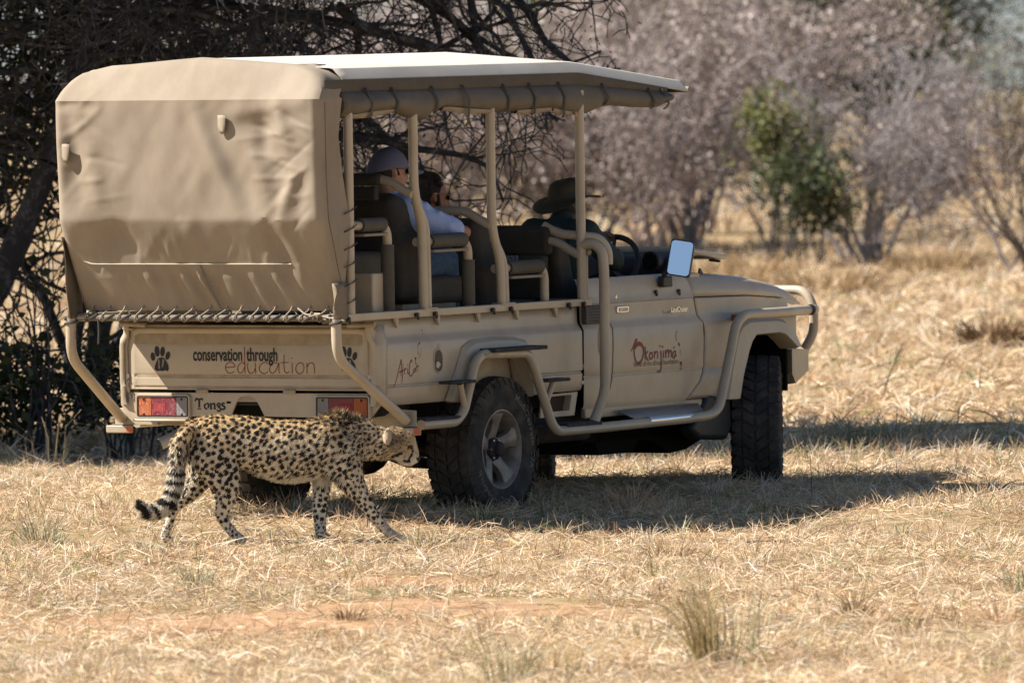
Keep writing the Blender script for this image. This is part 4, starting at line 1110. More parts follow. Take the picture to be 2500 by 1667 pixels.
def rear_point(u, z):
    """u -1..1: the outer tenths run along the sides"""
    w, rx_ = half_w(z), rear_x(z)
    zz = z
    hump = 0.0
    if z > 2.42:
        # towards the middle the sloped end climbs to the ridge
        pass
    a = abs(u); sg = -1 if u > 0 else 1     # u>0 is the right hand side (negative y)
    if a < .87:
        y = sg * w * (a / .87) * (1 - .0)
        rc = .055
        edge = max(0, (abs(y) - (w - rc)) / rc)
        x = rx_ + rc * (1 - math.sqrt(max(0, 1 - min(1, edge) ** 2)))
    else:
        t = (a - .87) / .13
        y = sg * w
        x0 = rx_ + .055; x1 = max(flap_x(z), x0 + .01)
        if z > 2.42: x1 = x0 + .16
        x = x0 + (x1 - x0) * t
        y = sg * (w + .012 * math.sin(t * 3.1) * math.sin(z * 9))
    if z > 2.42:
        k = (z - 2.42) / .182
        f = 1 - min(1, abs(y) / .80)
        zz = z + k * .040 * f - k * .055 * (1 - f) * min(1, abs(y) / .8) ** 3 * 0
        x = x - k * .02 * f
    return x, y, zz
rows = []
for z in zs:
    r = []
    for u in us:
        x, y, zz = rear_point(u, z)
        if abs(u) < .87: x -= rear_folds(y, z)
        r.append((x, y, zz))
    rows.append(r)
# carry the top forward under the edge of the roof
rz_ = lambda y: float(np.interp(abs(y), [0, .2, .4, .6], [2.646, 2.632, 2.616, 2.600]))
base_ = rows[-1]
rows.append([(x + .05, y * 1.02, rz_(y) + .009) for x, y, z in base_])
rows.append([(x + .12, y * 1.03, rz_(y) + .006) for x, y, z in base_])
rows.append([(x + .125, y * 1.03, rz_(y) - .02) for x, y, z in base_])
mb = MB(); mb.grid(rows)
rear_cv = mb.build('rear_canvas', m_canvas, veh, ang=21)
cords = []
pts = [(rear_x(1.508) - rear_folds(y, 1.508) - .004 - 0, y, 1.508 + .012 * max(0, (abs(y) - .65) / .2) ** 2 + (.03 * max(0, (y - .70) / .1))) for y in np.linspace(.80, -.60, 60)]
mb = MB(); mb.tube(pts, .0032, 6); mb.build('seam_cord', mat('pale_cord', (0.62, 0.55, 0.43), 0.8), rear_cv)
pts = [(rear_x(z) - rear_folds(-.005 - .03 * (1.5 - z) / .25, z) - .003, -.005 - .06 * (1.505 - z) / .25, z) for z in np.linspace(1.505, 1.25, 16)]
mb = MB(); mb.tube(pts, .0025, 6); mb.build('seam_cord', m_canvas_dk, rear_cv)
pts = [(rear_x(z) + .0, -half_w(z) - .003 + .0, z) for z in np.linspace(1.27, 2.40, 24)]
for sg in (-1, 1):
    mb = MB(); mb.tube([(x + .06, -sg * y, z) for x, y, z in pts], .0022, 5); mb.build('side_seam', m_canvas_dk, rear_cv)
def tab(y, z, sx=1):
    rows = []
    for j in range(6):
        t = j / 5; x = rear_x(z) - .004
        wd_ = .030 * (1 - .5 * max(0, t - .7) / .3)
        rows.append([(x - .001, y + wd_, z + .05 - .10 * t), (x - .004, y, z + .052 - .108 * t), (x - .016 * math.sin(math.pi * min(1, t * .7 + .2)) - .003, y - wd_, z + .048 - .094 * t)])
    mb = MB(); mb.grid(rows); mb.build('canvas_tab', m_canvas, rear_cv, ang=60, solid=.0015)
tab(-.245, 2.285); tab(.87 - .09, 2.13)
# eyelets and lacing along the lower hem
ey = None; rope = MB(); dark = MB()
ny = 15
for i in range(ny):
    y = .76 - i * (1.52 / (ny - 1)); z = 1.268; x = rear_x(z) - rear_folds(y, z) - .004
    mb = MB()
    if ey is None:
        mb.lathe([(.0035, -.001), (.0075, -.002), (.009, 0)], (0, 0, 0), 'x', 10); ey = mb.build('eyelet', m_steel, rear_cv); ey.location = (x, y, z)
    else: shared_copy(ey, rear_cv, (x, y, z))
    o = rng.normal(0, .006)
    rope.tube([(x - .004, y, z), (x - .012, y + .006, z - .02), (-1.816, y + .028 + o, 1.215), (-1.813, y + .036 + o, 1.195), (-1.78, y + .04 + o, 1.184)], .0042, 6)
    dark.tube([(-1.80, y - .055, 1.225), (-1.815, y - .02, 1.205), (-1.813, y + .012, 1.188), (-1.77, y + .02, 1.186)], .0065, 6)
    if i % 2 == 0: dark.tube([(x + .02, y, z - .02), (-1.79, y - .05, 1.222)], .004, 5)
for ys in (.80, -.72, -.78):
    q = [( -1.812 + rng.normal(0, .01), ys + rng.normal(0, .03), 1.215 + rng.normal(0, .015)) for _ in range(7)]
    rope.tube(q, .0048, 6, fil=.02)
rope.tube([(-1.80, -.60, 1.262), (-1.815, -.66, 1.225), (-1.82, -.73, 1.23), (-1.82, -.79, 1.212), (-1.83, -.85, 1.205)], .005, 6, fil=.02)
rope.build('lacing_rope', m_rope, rear_cv)
dark.tube([(-1.80, .845, 1.20), (-1.815, .85, 1.14), (-1.81, .84, 1.09)], [.008, .012, .014, .006], 6).tube([(-1.80, .70, 1.20), (-1.802, .695, 1.14), (-1.80, .70, 1.06)], .006, 6)
for s in (-1, 1):
    dark.tube([(-1.83, s * .862 + .032 * math.cos(t), 1.175 + .03 * math.sin(t)) if False else (-1.83 + .033 * math.cos(t), s * .862 + .033 * math.sin(t), 1.165 + .004 * t) for t in np.linspace(0, 9, 26)], .007, 6)
dark.build('dark_lashing', m_ropedk, rear_cv)
# loose corner gussets of canvas at the lower corners
for s in (-1, 1):
    rows = []
    for t in np.linspace(0, 1, 8):
        z = (1.66 if s > 0 else 1.40) - (.46 if s > 0 else .20) * t
        rows.append([((-1.925 if s > 0 else -1.86) + (.085 if s > 0 else .025) * t + .012 * math.sin(t * 6), s * (.858 - .004 * math.sin(t * 9)), z), (-1.87 + .05 * t + .01 * math.sin(t * 5 + 1), s * (.872 + .010 * math.sin(t * 8)), z), (-1.78 + .03 * t, s * (.870 + .012 * t), z), (-1.70, s * (.866), z)])
    mb = MB(); mb.grid(rows); mb.build('corner_gusset', m_canvas_dk, rear_cv, ang=60, solid=.004)

# ---- seats
def make_seat(x, y, zo, label=None):
    """a bucket seat in a dark loose cover; x,z of row one"""
    st = empty('passenger_seat', (x, y, zo), 0, veh)
    prof = [(-.755, 1.84), (-.70, 1.62), (-.665, 1.45), (-.655, 1.26), (-.38, 1.26), (-.365, 1.40), (-.385, 1.58), (-.43, 1.69), (-.475, 1.755), (-.56, 1.845), (-.66, 1.872)]
    mb = MB(); mb.prism(prof, 'y', -.25, .25); mb.build('backrest', m_seat, st, bevel=.055, seg=3)
    mb = MB(); mb.box(-.42, .12, -.25, .25, 1.23, 1.39); mb.build('cushion', m_pad, st, bevel=.05, seg=3)
    if zo < .1:
        mb = MB(); mb.box(-.58, .02, -.22, .22, 1.19 - zo, 1.24); mb.build('seat_base', m_dusty, st)
    return st
for row, (dx, dz) in enumerate(((-.90, .16), (0.0, 0.0), (.93, -.165))):
    for yy in (-.34, .34):
        make_seat(dx, yy, dz)
# driver's and co-driver's seat backs
for yy in (-.38, .38):
    st = empty('front_seat', (0, yy, 0), 0, veh)
    mb = MB(); mb.prism([(1.06, 1.60), (1.14, 1.15), (1.16, .95), (1.36, .95), (1.34, 1.2), (1.26, 1.45), (1.18, 1.63), (1.10, 1.65)], 'y', -.24, .24); mb.build('backrest', m_seat, st, bevel=.05, seg=3)
    mb = MB(); mb.box(1.28, 1.80, -.25, .25, .93, 1.07); mb.build('cushion', m_seat, st, bevel=.05, seg=3)
# padded grab bars behind the rows
for (xb, zb, hp_, mm) in ((-.94, 1.955, .036, m_seat), (-.06, 1.757, .027, m_paint), (.96, 1.56, .085, m_seat)):
    gb = empty('grab_bar', parent=veh)
    mb = MB(); mb.tube([(xb, -.845, zb - .085), (xb, -.79, zb - .062), (xb, -.68, zb), (xb, .68, zb), (xb, .79, zb - .062), (xb, .845, zb - .085)], .0255, 12, fil=.10); mb.build('bar', m_paint, gb)
    if mm is m_seat:
        mb = MB(); mb.box(xb - .04, xb + .04, -.655, .655, zb - hp_, zb + hp_ * .95); mb.build('padding', m_seat, gb, bevel=.03, seg=3)
    if hp_ < .05 and mm is m_seat:
        mb = MB(); mb.box(xb + .0, xb + .05, -.60, .60, zb - .12, zb - .04); mb.build('padding_flap', m_seat, gb, bevel=.01)
mb = MB(); mb.box(.915, .919, -.46, -.20, 1.42, 1.475); mb.build('notice_card', m_paper, veh)
mb = MB(); mb.box(.92, 1.0, -.62, -.14, 1.22, 1.48); mb.build('seat_pocket', m_seat, veh, bevel=.02)
mb = MB(); mb.prism([(-.62, 1.655), (-.60, 1.66), (-.575, 1.655), (-.60, 1.668)], 'y', -.592, -.5915); mb.build('red_mark', m_inkred, veh)
# armrests
for s in (-1, 1):
    for (xs, xe, z, cover) in ((-1.60, -1.17, 1.71, True), (-.83, -.27, 1.60, True), (.05, .60, 1.425, False)):
        ar = empty('armrest', parent=veh)
        mb = MB(); mb.tube([(xs, s * .80, z), (xe - .03, s * .80, z), (xe + .02, s * .80, z - .05), (xe + .02, s * .80, 1.215)], .026, 12, fil=.06); mb.build('arm_tube', m_paint, ar)
        mb = MB(); mb.tube([(xs + .14, s * .80, z), (xe - .035, s * .80, z)], .041, 12); mb.build('arm_pad', m_pad, ar)
        mb = MB(); mb.box(xs + .13, xe - .04, s * .80 - .045, s * .80 + .03, z - .062, z - .046); mb.build('pad_lining', m_canvas, ar, bevel=.006)
        if cover:
            mb = MB(); mb.tube([(xe + .02, s * .80, z - .115), (xe + .02, s * .80, 1.23)], .038, 12); mb.build('post_cover', m_pad, ar)
mb = MB(); mb.box(-1.30, -1.13, -.79, -.45, 1.15, 1.44); mb.build('storage_box', m_paint, veh, bevel=.01)
mb = MB(); mb.box(-.95, .9, -.76, .76, 1.17, 1.19); mb.build('cabin_floor', m_void, veh)

# ---- dash, wheel, folded windscreen, mirror
mb = MB(); mb.prism([(2.20, 1.05), (2.24, 1.36), (2.30, 1.43), (2.45, 1.452), (2.52, 1.36), (2.52, 1.05)], 'y', -.72, .72); mb.build('dashboard', m_interior, veh, bevel=.02)
mb = MB(); mb.tube([(2.20, -.62, 1.402), (2.40, -.62, 1.402)], .052, 16); mb.lathe([(.052, 0), (.062, .004), (.062, .05)], (2.19, -.62, 1.402), 'x', 18); mb.build('air_vent', m_interior, veh)
mb = MB(); mb.lathe([(.001, 0), (.047, 0)], (2.188, -.62, 1.402), 'x', 16); mb.build('vent_opening', m_void, veh)
sw = empty('steering_wheel', (2.12, -.38, 1.375), 0, veh); sw.rotation_euler = (0, math.radians(-62), 0)
mb = MB(); mb.tube([(.195 * math.cos(t), .195 * math.sin(t), 0) for t in np.linspace(0, 2 * math.pi, 40, endpoint=False)], .017, 10, closed=True); mb.build('rim', m_interior, sw)
mb = MB()
for a in (0, 2.1, 4.2): mb.tube([(0, 0, -.03), (.19 * math.cos(a), .19 * math.sin(a), 0)], .012, 8)
mb.ball((0, 0, -.03), (.06, .06, .025), 12, 6); mb.tube([(0, 0, -.03), (0, 0, -.35)], .03, 10); mb.build('spokes', m_interior, sw)
ws = empty('folded_windscreen', parent=veh)
z0, z1 = 1.462, 1.405
def wz(x): return z0 + (z1 - z0) * (x - 2.48) / .62
mb = MB(); mb.tube([(2.48, -.70, z0), (2.48, .70, z0)], .022, 10).tube([(3.10, -.62, z1), (3.10, .62, z1)], .016, 10)
mb.tube([(2.48, -.70, z0), (3.10, -.62, z1)], .016, 10).tube([(2.48, .70, z0), (3.10, .62, z1)], .016, 10); mb.build('screen_frame', m_paint, ws)
mb = MB(); mb.add([(2.49, -.69, wz(2.49)), (3.09, -.61, wz(3.09)), (3.09, .61, wz(3.09)), (2.49, .69, wz(2.49))], [(0, 1, 2, 3)]); mb.build('screen_glass', mat('screen_glass', (0.25, 0.28, 0.29), 0.05, spec=0.8), ws, ang=-1, solid=.005)
mb = MB(); mb.tube([(3.08, -.60, 1.38), (3.10, -.52, 1.385)], .008, 6).tube([(2.50, -.66, 1.44), (2.52, -.60, 1.34)], .03, 8).tube([(2.47, -.70, 1.47), (2.44, -.72, 1.44), (2.46, -.735, 1.40), (2.43, -.74, 1.37)], [.02, .014, .02, .012], 7); mb.build('hinge_bundle', m_black, ws)
mir = empty('side_mirror', parent=veh)
mb = MB(); mb.box(1.915, 2.025, -.865, -.822, 1.262, 1.325); mb.build('bracket', m_black, mir, bevel=.008)
mb = MB(); mb.tube([(1.95, -.845, 1.31), (1.945, -.86, 1.36), (1.965, -.93, 1.40)], .017, 8, fil=.03); mb.build('arm', m_black, mir)
hd = empty('mirror_head', (1.955, -.955, 1.430), 0, mir)
# local axes: x right as the driver looks at it, y up, z out of the glass
zax = (Vector((-.87, -.30, .10))).normalized(); xax = Vector((0, 0, 1)).cross(zax).normalized()
yax = zax.cross(xax).normalized()
tilt = Matrix.Rotation(math.radians(-9), 3, 'Z')
M3 = Matrix((xax, yax, zax)).transposed() @ tilt
hd.rotation_euler = M3.to_euler()
rr = rrect(.070, .106, .022, 5)
mb = MB(); mb.loft([[(a * .8, b * .85, -.05) for a, b in rr], [(a, b, -.03) for a, b in rr], [(a, b, .004) for a, b in rr], [(a * .93, b * .95, .006) for a, b in rr], [(a * .92, b * .94, 0) for a, b in rr]]); mb.build('housing', m_black, hd, ang=40)
mb = MB(); mb.add([(a * .915, b * .935, .0035) for a, b in rr], [tuple(range(len(rr)))]); mb.build('glass', m_mirror, hd, ang=-1)

# AfriCat lettering on the bed side
fm = plane_map('side', -1.17, .800, -.8525)
af = [[(-.02, .0, .8), (.02, .062, 1.0), (.058, .140, 1.3), (.066, .148, 1.2), (.066, .100, 1.0), (.060, .060)], [(.042, .082), (.080, .090)],
      [(.084, .132, .7), (.080, .090), (.074, .046), (.066, .020, .7)], [(.066, .086, .8), (.094, .094, .8)],
      [(.098, .104), (.102, .068)], [(.102, .090), (.112, .101), (.124, .100)], [(.134, .100), (.137, .070), (.150, .078)], [(.134, .116), (.139, .124)],
      [(.188, .134, 1.1), (.176, .146, 1.2), (.158, .118, 1.3), (.152, .082, 1.3), (.160, .060, 1.2), (.184, .062, 1.0), (.200, .078)],
      [(.218, .098), (.200, .090), (.202, .076), (.216, .082), (.222, .098), (.226, .078)],
      [(.240, .124), (.240, .100), (.244, .080)], [(.226, .104), (.262, .110)]]
ribbon(af, .0078, fm, 'lettering', m_inkred, bed, None)
ct = [[(.254, .172, .5), (.250, .210, .6), (.262, .236, 1.0), (.276, .240, 1.2), (.270, .226, 1.0)], [(.256, .190, .5), (.268, .150, .5)], [(.292, .210, .5), (.286, .180, .6), (.274, .160, .6)], [(.288, .310, .8), (.304, .308, 1), (.306, .280, .6)]]
ribbon(ct, .005, fm, 'cat_sketch', m_inkgrey, bed, None)
polys('cat_sketch', m_inkblk, bed, plane_map('side', -.945, .938, -.8527), [[(-.010, .018), (-.006, .024), (0, .018), (.006, .024), (.010, .018), (.003, .006), (.002, -.010), (.008, -.016), (-.008, -.016), (-.002, -.010), (-.003, .006)]])
# ---------------------------------------------------------------- bodies grown from tapered limbs, fused to one surface
def capsule(mb, p0, r0, p1, r1, n=14, sq=None):
    """tapered limb with round ends; r may be (across, along) for oval sections with sq the axis of the first radius"""
    p0, p1 = Vector(p0), Vector(p1); d = p1 - p0; L = d.length
    d = d / L if L > 1e-9 else Vector((0, 0, 1))
    a = Vector(sq) if sq is not None else (Vector((0, 0, 1)) if abs(d.z) < .9 else Vector((1, 0, 0)))
    a = (a - d * a.dot(d)).normalized(); b = d.cross(a)
    R0 = r0 if isinstance(r0, tuple) else (r0, r0); R1 = r1 if isinstance(r1, tuple) else (r1, r1)
    rings = []
    def ring(c, ra, rb): rings.append([c + a * (ra * math.cos(2 * math.pi * j / n)) + b * (rb * math.sin(2 * math.pi * j / n)) for j in range(n)])
    m0, m1 = min(R0), min(R1)
    for q in (-.98, -.8, -.5, -.2):
        k = math.sqrt(1 - q * q); ring(p0 + d * (q * m0), R0[0] * k, R0[1] * k)
    ring(p0, *R0); ring(p1, *R1)
    for q in (.2, .5, .8, .98):
        k = math.sqrt(1 - q * q); ring(p1 + d * (q * m1), R1[0] * k, R1[1] * k)
    mb.loft(rings)

def chain(mb, pts, sq=None, n=14):
    """pts: [(x,y,z,r or (ra,rb))]"""
    for a, b in zip(pts[:-1], pts[1:]): capsule(mb, a[:3], a[3], b[:3], b[3], n, sq)

def ellipsoid(mb, c, r, rot=None, n=18, m=12):
    rings = []
    R = rot.to_matrix() if rot is not None else Matrix.Identity(3)
    for i in range(m + 1):
        p = math.pi * i / m; q = max(math.sin(p), .03)
        rings.append([Vector(c) + R @ Vector((r[0] * q * math.cos(2 * math.pi * j / n), r[1] * q * math.sin(2 * math.pi * j / n), -r[2] * math.cos(p))) for j in range(n)])
    mb.loft(rings)

def fuse(mb, name, voxel, smooth_it=6, fac=.5):
    """union of overlapping closed shapes as one continuous smooth mesh"""
    me = bpy.data.meshes.new('raw'); me.from_pydata(mb.v, [], mb.f)
    bm = bmesh.new(); bm.from_mesh(me); bmesh.ops.recalc_face_normals(bm, faces=bm.faces); bm.to_mesh(me); bm.free()
    o = bpy.data.objects.new('raw', me); COL.objects.link(o)
    r = o.modifiers.new('r', 'REMESH'); r.mode = 'VOXEL'; r.voxel_size = voxel; r.use_smooth_shade = True
    s = o.modifiers.new('s', 'SMOOTH'); s.iterations = smooth_it; s.factor = fac
    dg = bpy.context.evaluated_depsgraph_get(); dg.update()
    out = bpy.data.meshes.new_from_object(o.evaluated_get(dg))
    bpy.data.objects.remove(o); bpy.data.meshes.remove(me)
    out.name = name
    return out

def mesh_np(me):
    n = len(me.vertices)
    co = np.zeros(n * 3, np.float32); me.vertices.foreach_get('co', co)
    no = np.zeros(n * 3, np.float32); me.vertices.foreach_get('normal', no)
    return co.reshape(-1, 3).astype(float), no.reshape(-1, 3).astype(float)

def put(me, name, m, parent, smooth=True):
    me.name = name; me.materials.clear(); me.materials.append(m)
    if smooth: me.shade_smooth()
    return link(bpy.data.objects.new(name, me), parent)

# ---------------------------------------------------------------- cheetah, walking to the right
CH = Vector((-1.28, -2.0, 0.0))
chee = empty('cheetah', CH)
tag(chee, 'spotted cheetah walking to the right with lowered head in front of the vehicle', 'cheetah')
def P(X, Z, dy=0.0): return (X - CH.x, dy, Z)
b = MB()
zg = float(gz(-1.3, -2.1))
# trunk: oval rings along the spine (x, z centre, half height, half width)
trunk = [(-1.815, .560, .055, .06), (-1.785, .555, .095, .085), (-1.72, .555, .135, .105), (-1.64, .555, .145, .112), (-1.56, .555, .142, .108), (-1.48, .545, .150, .104), (-1.40, .520, .162, .108), (-1.30, .497, .170, .115),
         (-1.20, .492, .170, .118), (-1.10, .500, .166, .118), (-1.02, .522, .170, .112), (-.95, .535, .162, .105), (-.88, .535, .132, .092), (-.83, .545, .098, .080)]
rings = []
for X, Z, hh, hw in trunk:
    rg = []
    for j in range(20):
        t = 2 * math.pi * j / 20; c, s = math.cos(t), math.sin(t)
        rg.append((X - CH.x, hw * c * (1 - .12 * max(0, s)), Z + hh * s))
    rings.append(rg)
b.loft(rings)
# neck and head
chain(b, [(*P(-.93, .565), (.118, .088)), (*P(-.83, .550), (.112, .080)), (*P(-.74, .530), (.094, .072)), (*P(-.665, .518), .078)], sq=(0, 0, 1))
ellipsoid(b, P(-.642, .536), (.084, .067, .085))
ellipsoid(b, P(-.596, .530), (.060, .056, .068), Euler((0, math.radians(25), 0)))
capsule(b, P(-.578, .535), (.044, .044), P(-.552, .466), (.034, .032))
ellipsoid(b, P(-.556, .444), (.037, .037, .031), Euler((0, math.radians(20), 0)))
capsule(b, P(-.544, .478), .020, P(-.531, .448), .016)
capsule(b, P(-.610, .436), (.030, .034), P(-.570, .418), (.020, .026))
for e_ in (-1, 1):
    ellipsoid(b, P(-.636, .475, e_ * .036), (.046, .028, .040)); ellipsoid(b, P(-.553, .440, e_ * .018), (.026, .022, .024))
    capsule(b, P(-.575, .525, e_ * .030), .014, P(-.556, .518, e_ * .024), .012)
# legs: thigh, hock, paw.  y<0 is the side towards the viewer
ny_, fy_ = -.070, .065
chain(b, [(*P(-1.70, .56, ny_ * .8), (.115, .055)), (*P(-1.655, .46, ny_), (.110, .055)), (*P(-1.595, .37, ny_), (.100, .054)), (*P(-1.570, .30, ny_ - .01), (.074, .046)), (*P(-1.585, .235, ny_ - .012), (.053, .037)), (*P(-1.606, .165, ny_ - .014), (.038, .029)), (*P(-1.610, .135, ny_ - .014), (.030, .025))], sq=(1, 0, 0))
chain(b, [(*P(-1.612, .148, ny_ - .014), (.029, .026)), (*P(-1.575, .090, ny_ - .016), (.028, .026)), (*P(-1.535, .040, ny_ - .018), (.027, .027)), (*P(-1.518, .024, ny_ - .018), (.030, .032)), (*P(-1.494, .014, ny_ - .018), (.023, .031))], sq=(1, 0, 0))
chain(b, [(*P(-1.71, .54, fy_ * .8), (.105, .055)), (*P(-1.70, .44, fy_), (.095, .052)), (*P(-1.715, .36, fy_), (.072, .046)), (*P(-1.765, .285, fy_), (.052, .038)), (*P(-1.830, .225, fy_), (.036, .030)), (*P(-1.870, .185, fy_), (.030, .026))], sq=(1, 0, 0))
chain(b, [(*P(-1.872, .188, fy_), (.029, .026)), (*P(-1.895, .12, fy_), (.027, .025)), (*P(-1.922, .050, fy_), (.026, .026)), (*P(-1.925, .022, fy_), (.026, .028)), (*P(-1.900, .012, fy_), (.020, .027))], sq=(1, 0, 0))
chain(b, [(*P(-1.02, .60, ny_ * .9), (.095, .045)), (*P(-.970, .50, ny_), (.118, .052)), (*P(-.922, .40, ny_ - .005), (.098, .050)), (*P(-.882, .31, ny_ - .005), (.068, .045)), (*P(-.832, .225, ny_ - .005), (.044, .037)), (*P(-.782, .150, ny_ - .006), (.037, .032)), (*P(-.735, .090, ny_ - .007), (.031, .029)), (*P(-.695, .045, ny_ - .008), (.028, .029))], sq=(1, 0, 0))
chain(b, [(*P(-.690, .040, ny_ - .008), (.026, .027)), (*P(-.655, .022, ny_ - .008), (.024, .030)), (*P(-.620, .010, ny_ - .008), (.019, .030))], sq=(0, 0, 1))
chain(b, [(*P(-1.02, .52, fy_), (.090, .048)), (*P(-1.03, .42, fy_), (.070, .046)), (*P(-1.055, .33, fy_), (.050, .040)), (*P(-1.062, .25, fy_), (.047, .036)), (*P(-1.068, .16, fy_), (.041, .033)), (*P(-1.070, .09, fy_), (.034, .029)), (*P(-1.066, .035, fy_), (.032, .030))], sq=(1, 0, 0))
chain(b, [(*P(-1.066, .026, fy_), (.026, .029)), (*P(-1.030, .012, fy_), (.020, .029))], sq=(0, 0, 1))
# toes
for (X, Z, dy) in ((-1.488, .010, ny_ - .018), (-1.892, .010, fy_), (-.612, .008, ny_ - .008), (-1.022, .010, fy_)):
    for q in (-.021, -.008, .008, .021): ellipsoid(b, P(X + .004 * (1 - abs(q) / .021), Z + .004, dy + q), (.017, .0095, .013), n=10, m=6)
# tail
TAIL = [(-1.795, .60, .046), (-1.830, .54, .047), (-1.843, .46, .047), (-1.850, .38, .045), (-1.864, .30, .043), (-1.890, .235, .042), (-1.932, .190, .042), (-1.985, .172, .040), (-2.025, .180, .034), (-2.050, .215, .022)]
chain(b, [(*P(x, z, -.105 + .03 * i / 9 * 0 - .004 * i), r) for i, (x, z, r) in enumerate(TAIL)])
chain(b, [(*P(-1.76, .62, -.02), .05), (*P(-1.795, .60, -.105), .04)])
# ears
for s in (-1, 1):
    capsule(b, P(-.682, .575, s * .046), (.024, .013), P(-.706, .600, s * .062), (.018, .008), sq=(1, 0, 0))
cme = fuse(b, 'cheetah', .0075, 5, .5)
co, no = mesh_np(cme)
_w = np.clip((co[:, 2] - .28) / .1, 0, 1) * (co[:, 0] < .50)
lump = .0042 * smooth_noise(co[:, 0] * 24 + co[:, 1] * 9, co[:, 2] * 21, 71) + .0028 * smooth_noise(co[:, 0] * 55, co[:, 2] * 48 + co[:, 1] * 30, 72)
co = co + no * (lump * _w)[:, None]
cme.vertices.foreach_set('co', co.astype(np.float32).ravel()); cme.update()
co, no = mesh_np(cme)
wx = co[:, 0] + CH.x; wy = co[:, 1]; wz_ = co[:, 2]

# regions
tp = np.array([(x, -.105 - .004 * i, z) for i, (x, z, r) in enumerate(TAIL)])
def seg_dist(px, py, pz, A, B):
    d = B - A; L2 = (d ** 2).sum()
    t = np.clip(((px - A[0]) * d[0] + (py - A[1]) * d[1] + (pz - A[2]) * d[2]) / L2, 0, 1)
    return np.sqrt((px - A[0] - d[0] * t) ** 2 + (py - A[1] - d[1] * t) ** 2 + (pz - A[2] - d[2] * t) ** 2), t
def tail_coord(px, py, pz):
    best = np.full(px.shape, 9.0); arc = np.zeros(px.shape); acc = 0
    for i in range(len(tp) - 1):
        dd, t = seg_dist(px, py, pz, tp[i], tp[i + 1]); L = np.linalg.norm(tp[i + 1] - tp[i])
        m = dd < best; best = np.where(m, dd, best); arc = np.where(m, acc + t * L, arc); acc += L
    return best, arc
td, tarc = tail_coord(wx, wy, wz_)
is_tail = (td < .055) & (tarc > .05) & (wy < -.068)

# spots scattered over the skin with a minimum distance
srng = np.random.default_rng(5)
order = srng.permutation(len(co))
def spot_size(i):
    X, Z = wx[i], wz_[i]
    if X > -.72: return .0055
    if Z < .10: return .008
    if Z < .27: return .0132
    if X > -.90: return .0108
    return .0155
cell = {}; spots = []
for i in order:
    if is_tail[i] and tarc[i] > .22: continue
    r = spot_size(i) * srng.uniform(.75, 1.2)
    need = r * (1.75 if wx[i] < -.72 else 2.6) + .004
    k = (int(co[i, 0] // .05), int(co[i, 1] // .05), int(co[i, 2] // .05)); ok = True
    for dx in (-1, 0, 1):
        for dy in (-1, 0, 1):
            for dz in (-1, 0, 1):
                for (q, rq) in cell.get((k[0] + dx, k[1] + dy, k[2] + dz), ()):
                    if (co[q, 0] - co[i, 0]) ** 2 + (co[q, 1] - co[i, 1]) ** 2 + (co[q, 2] - co[i, 2]) ** 2 < (need * .5 + rq * .86 + .0022) ** 2: ok = False; break
    if ok:
        cell.setdefault(k, []).append((i, r)); spots.append((i, r))
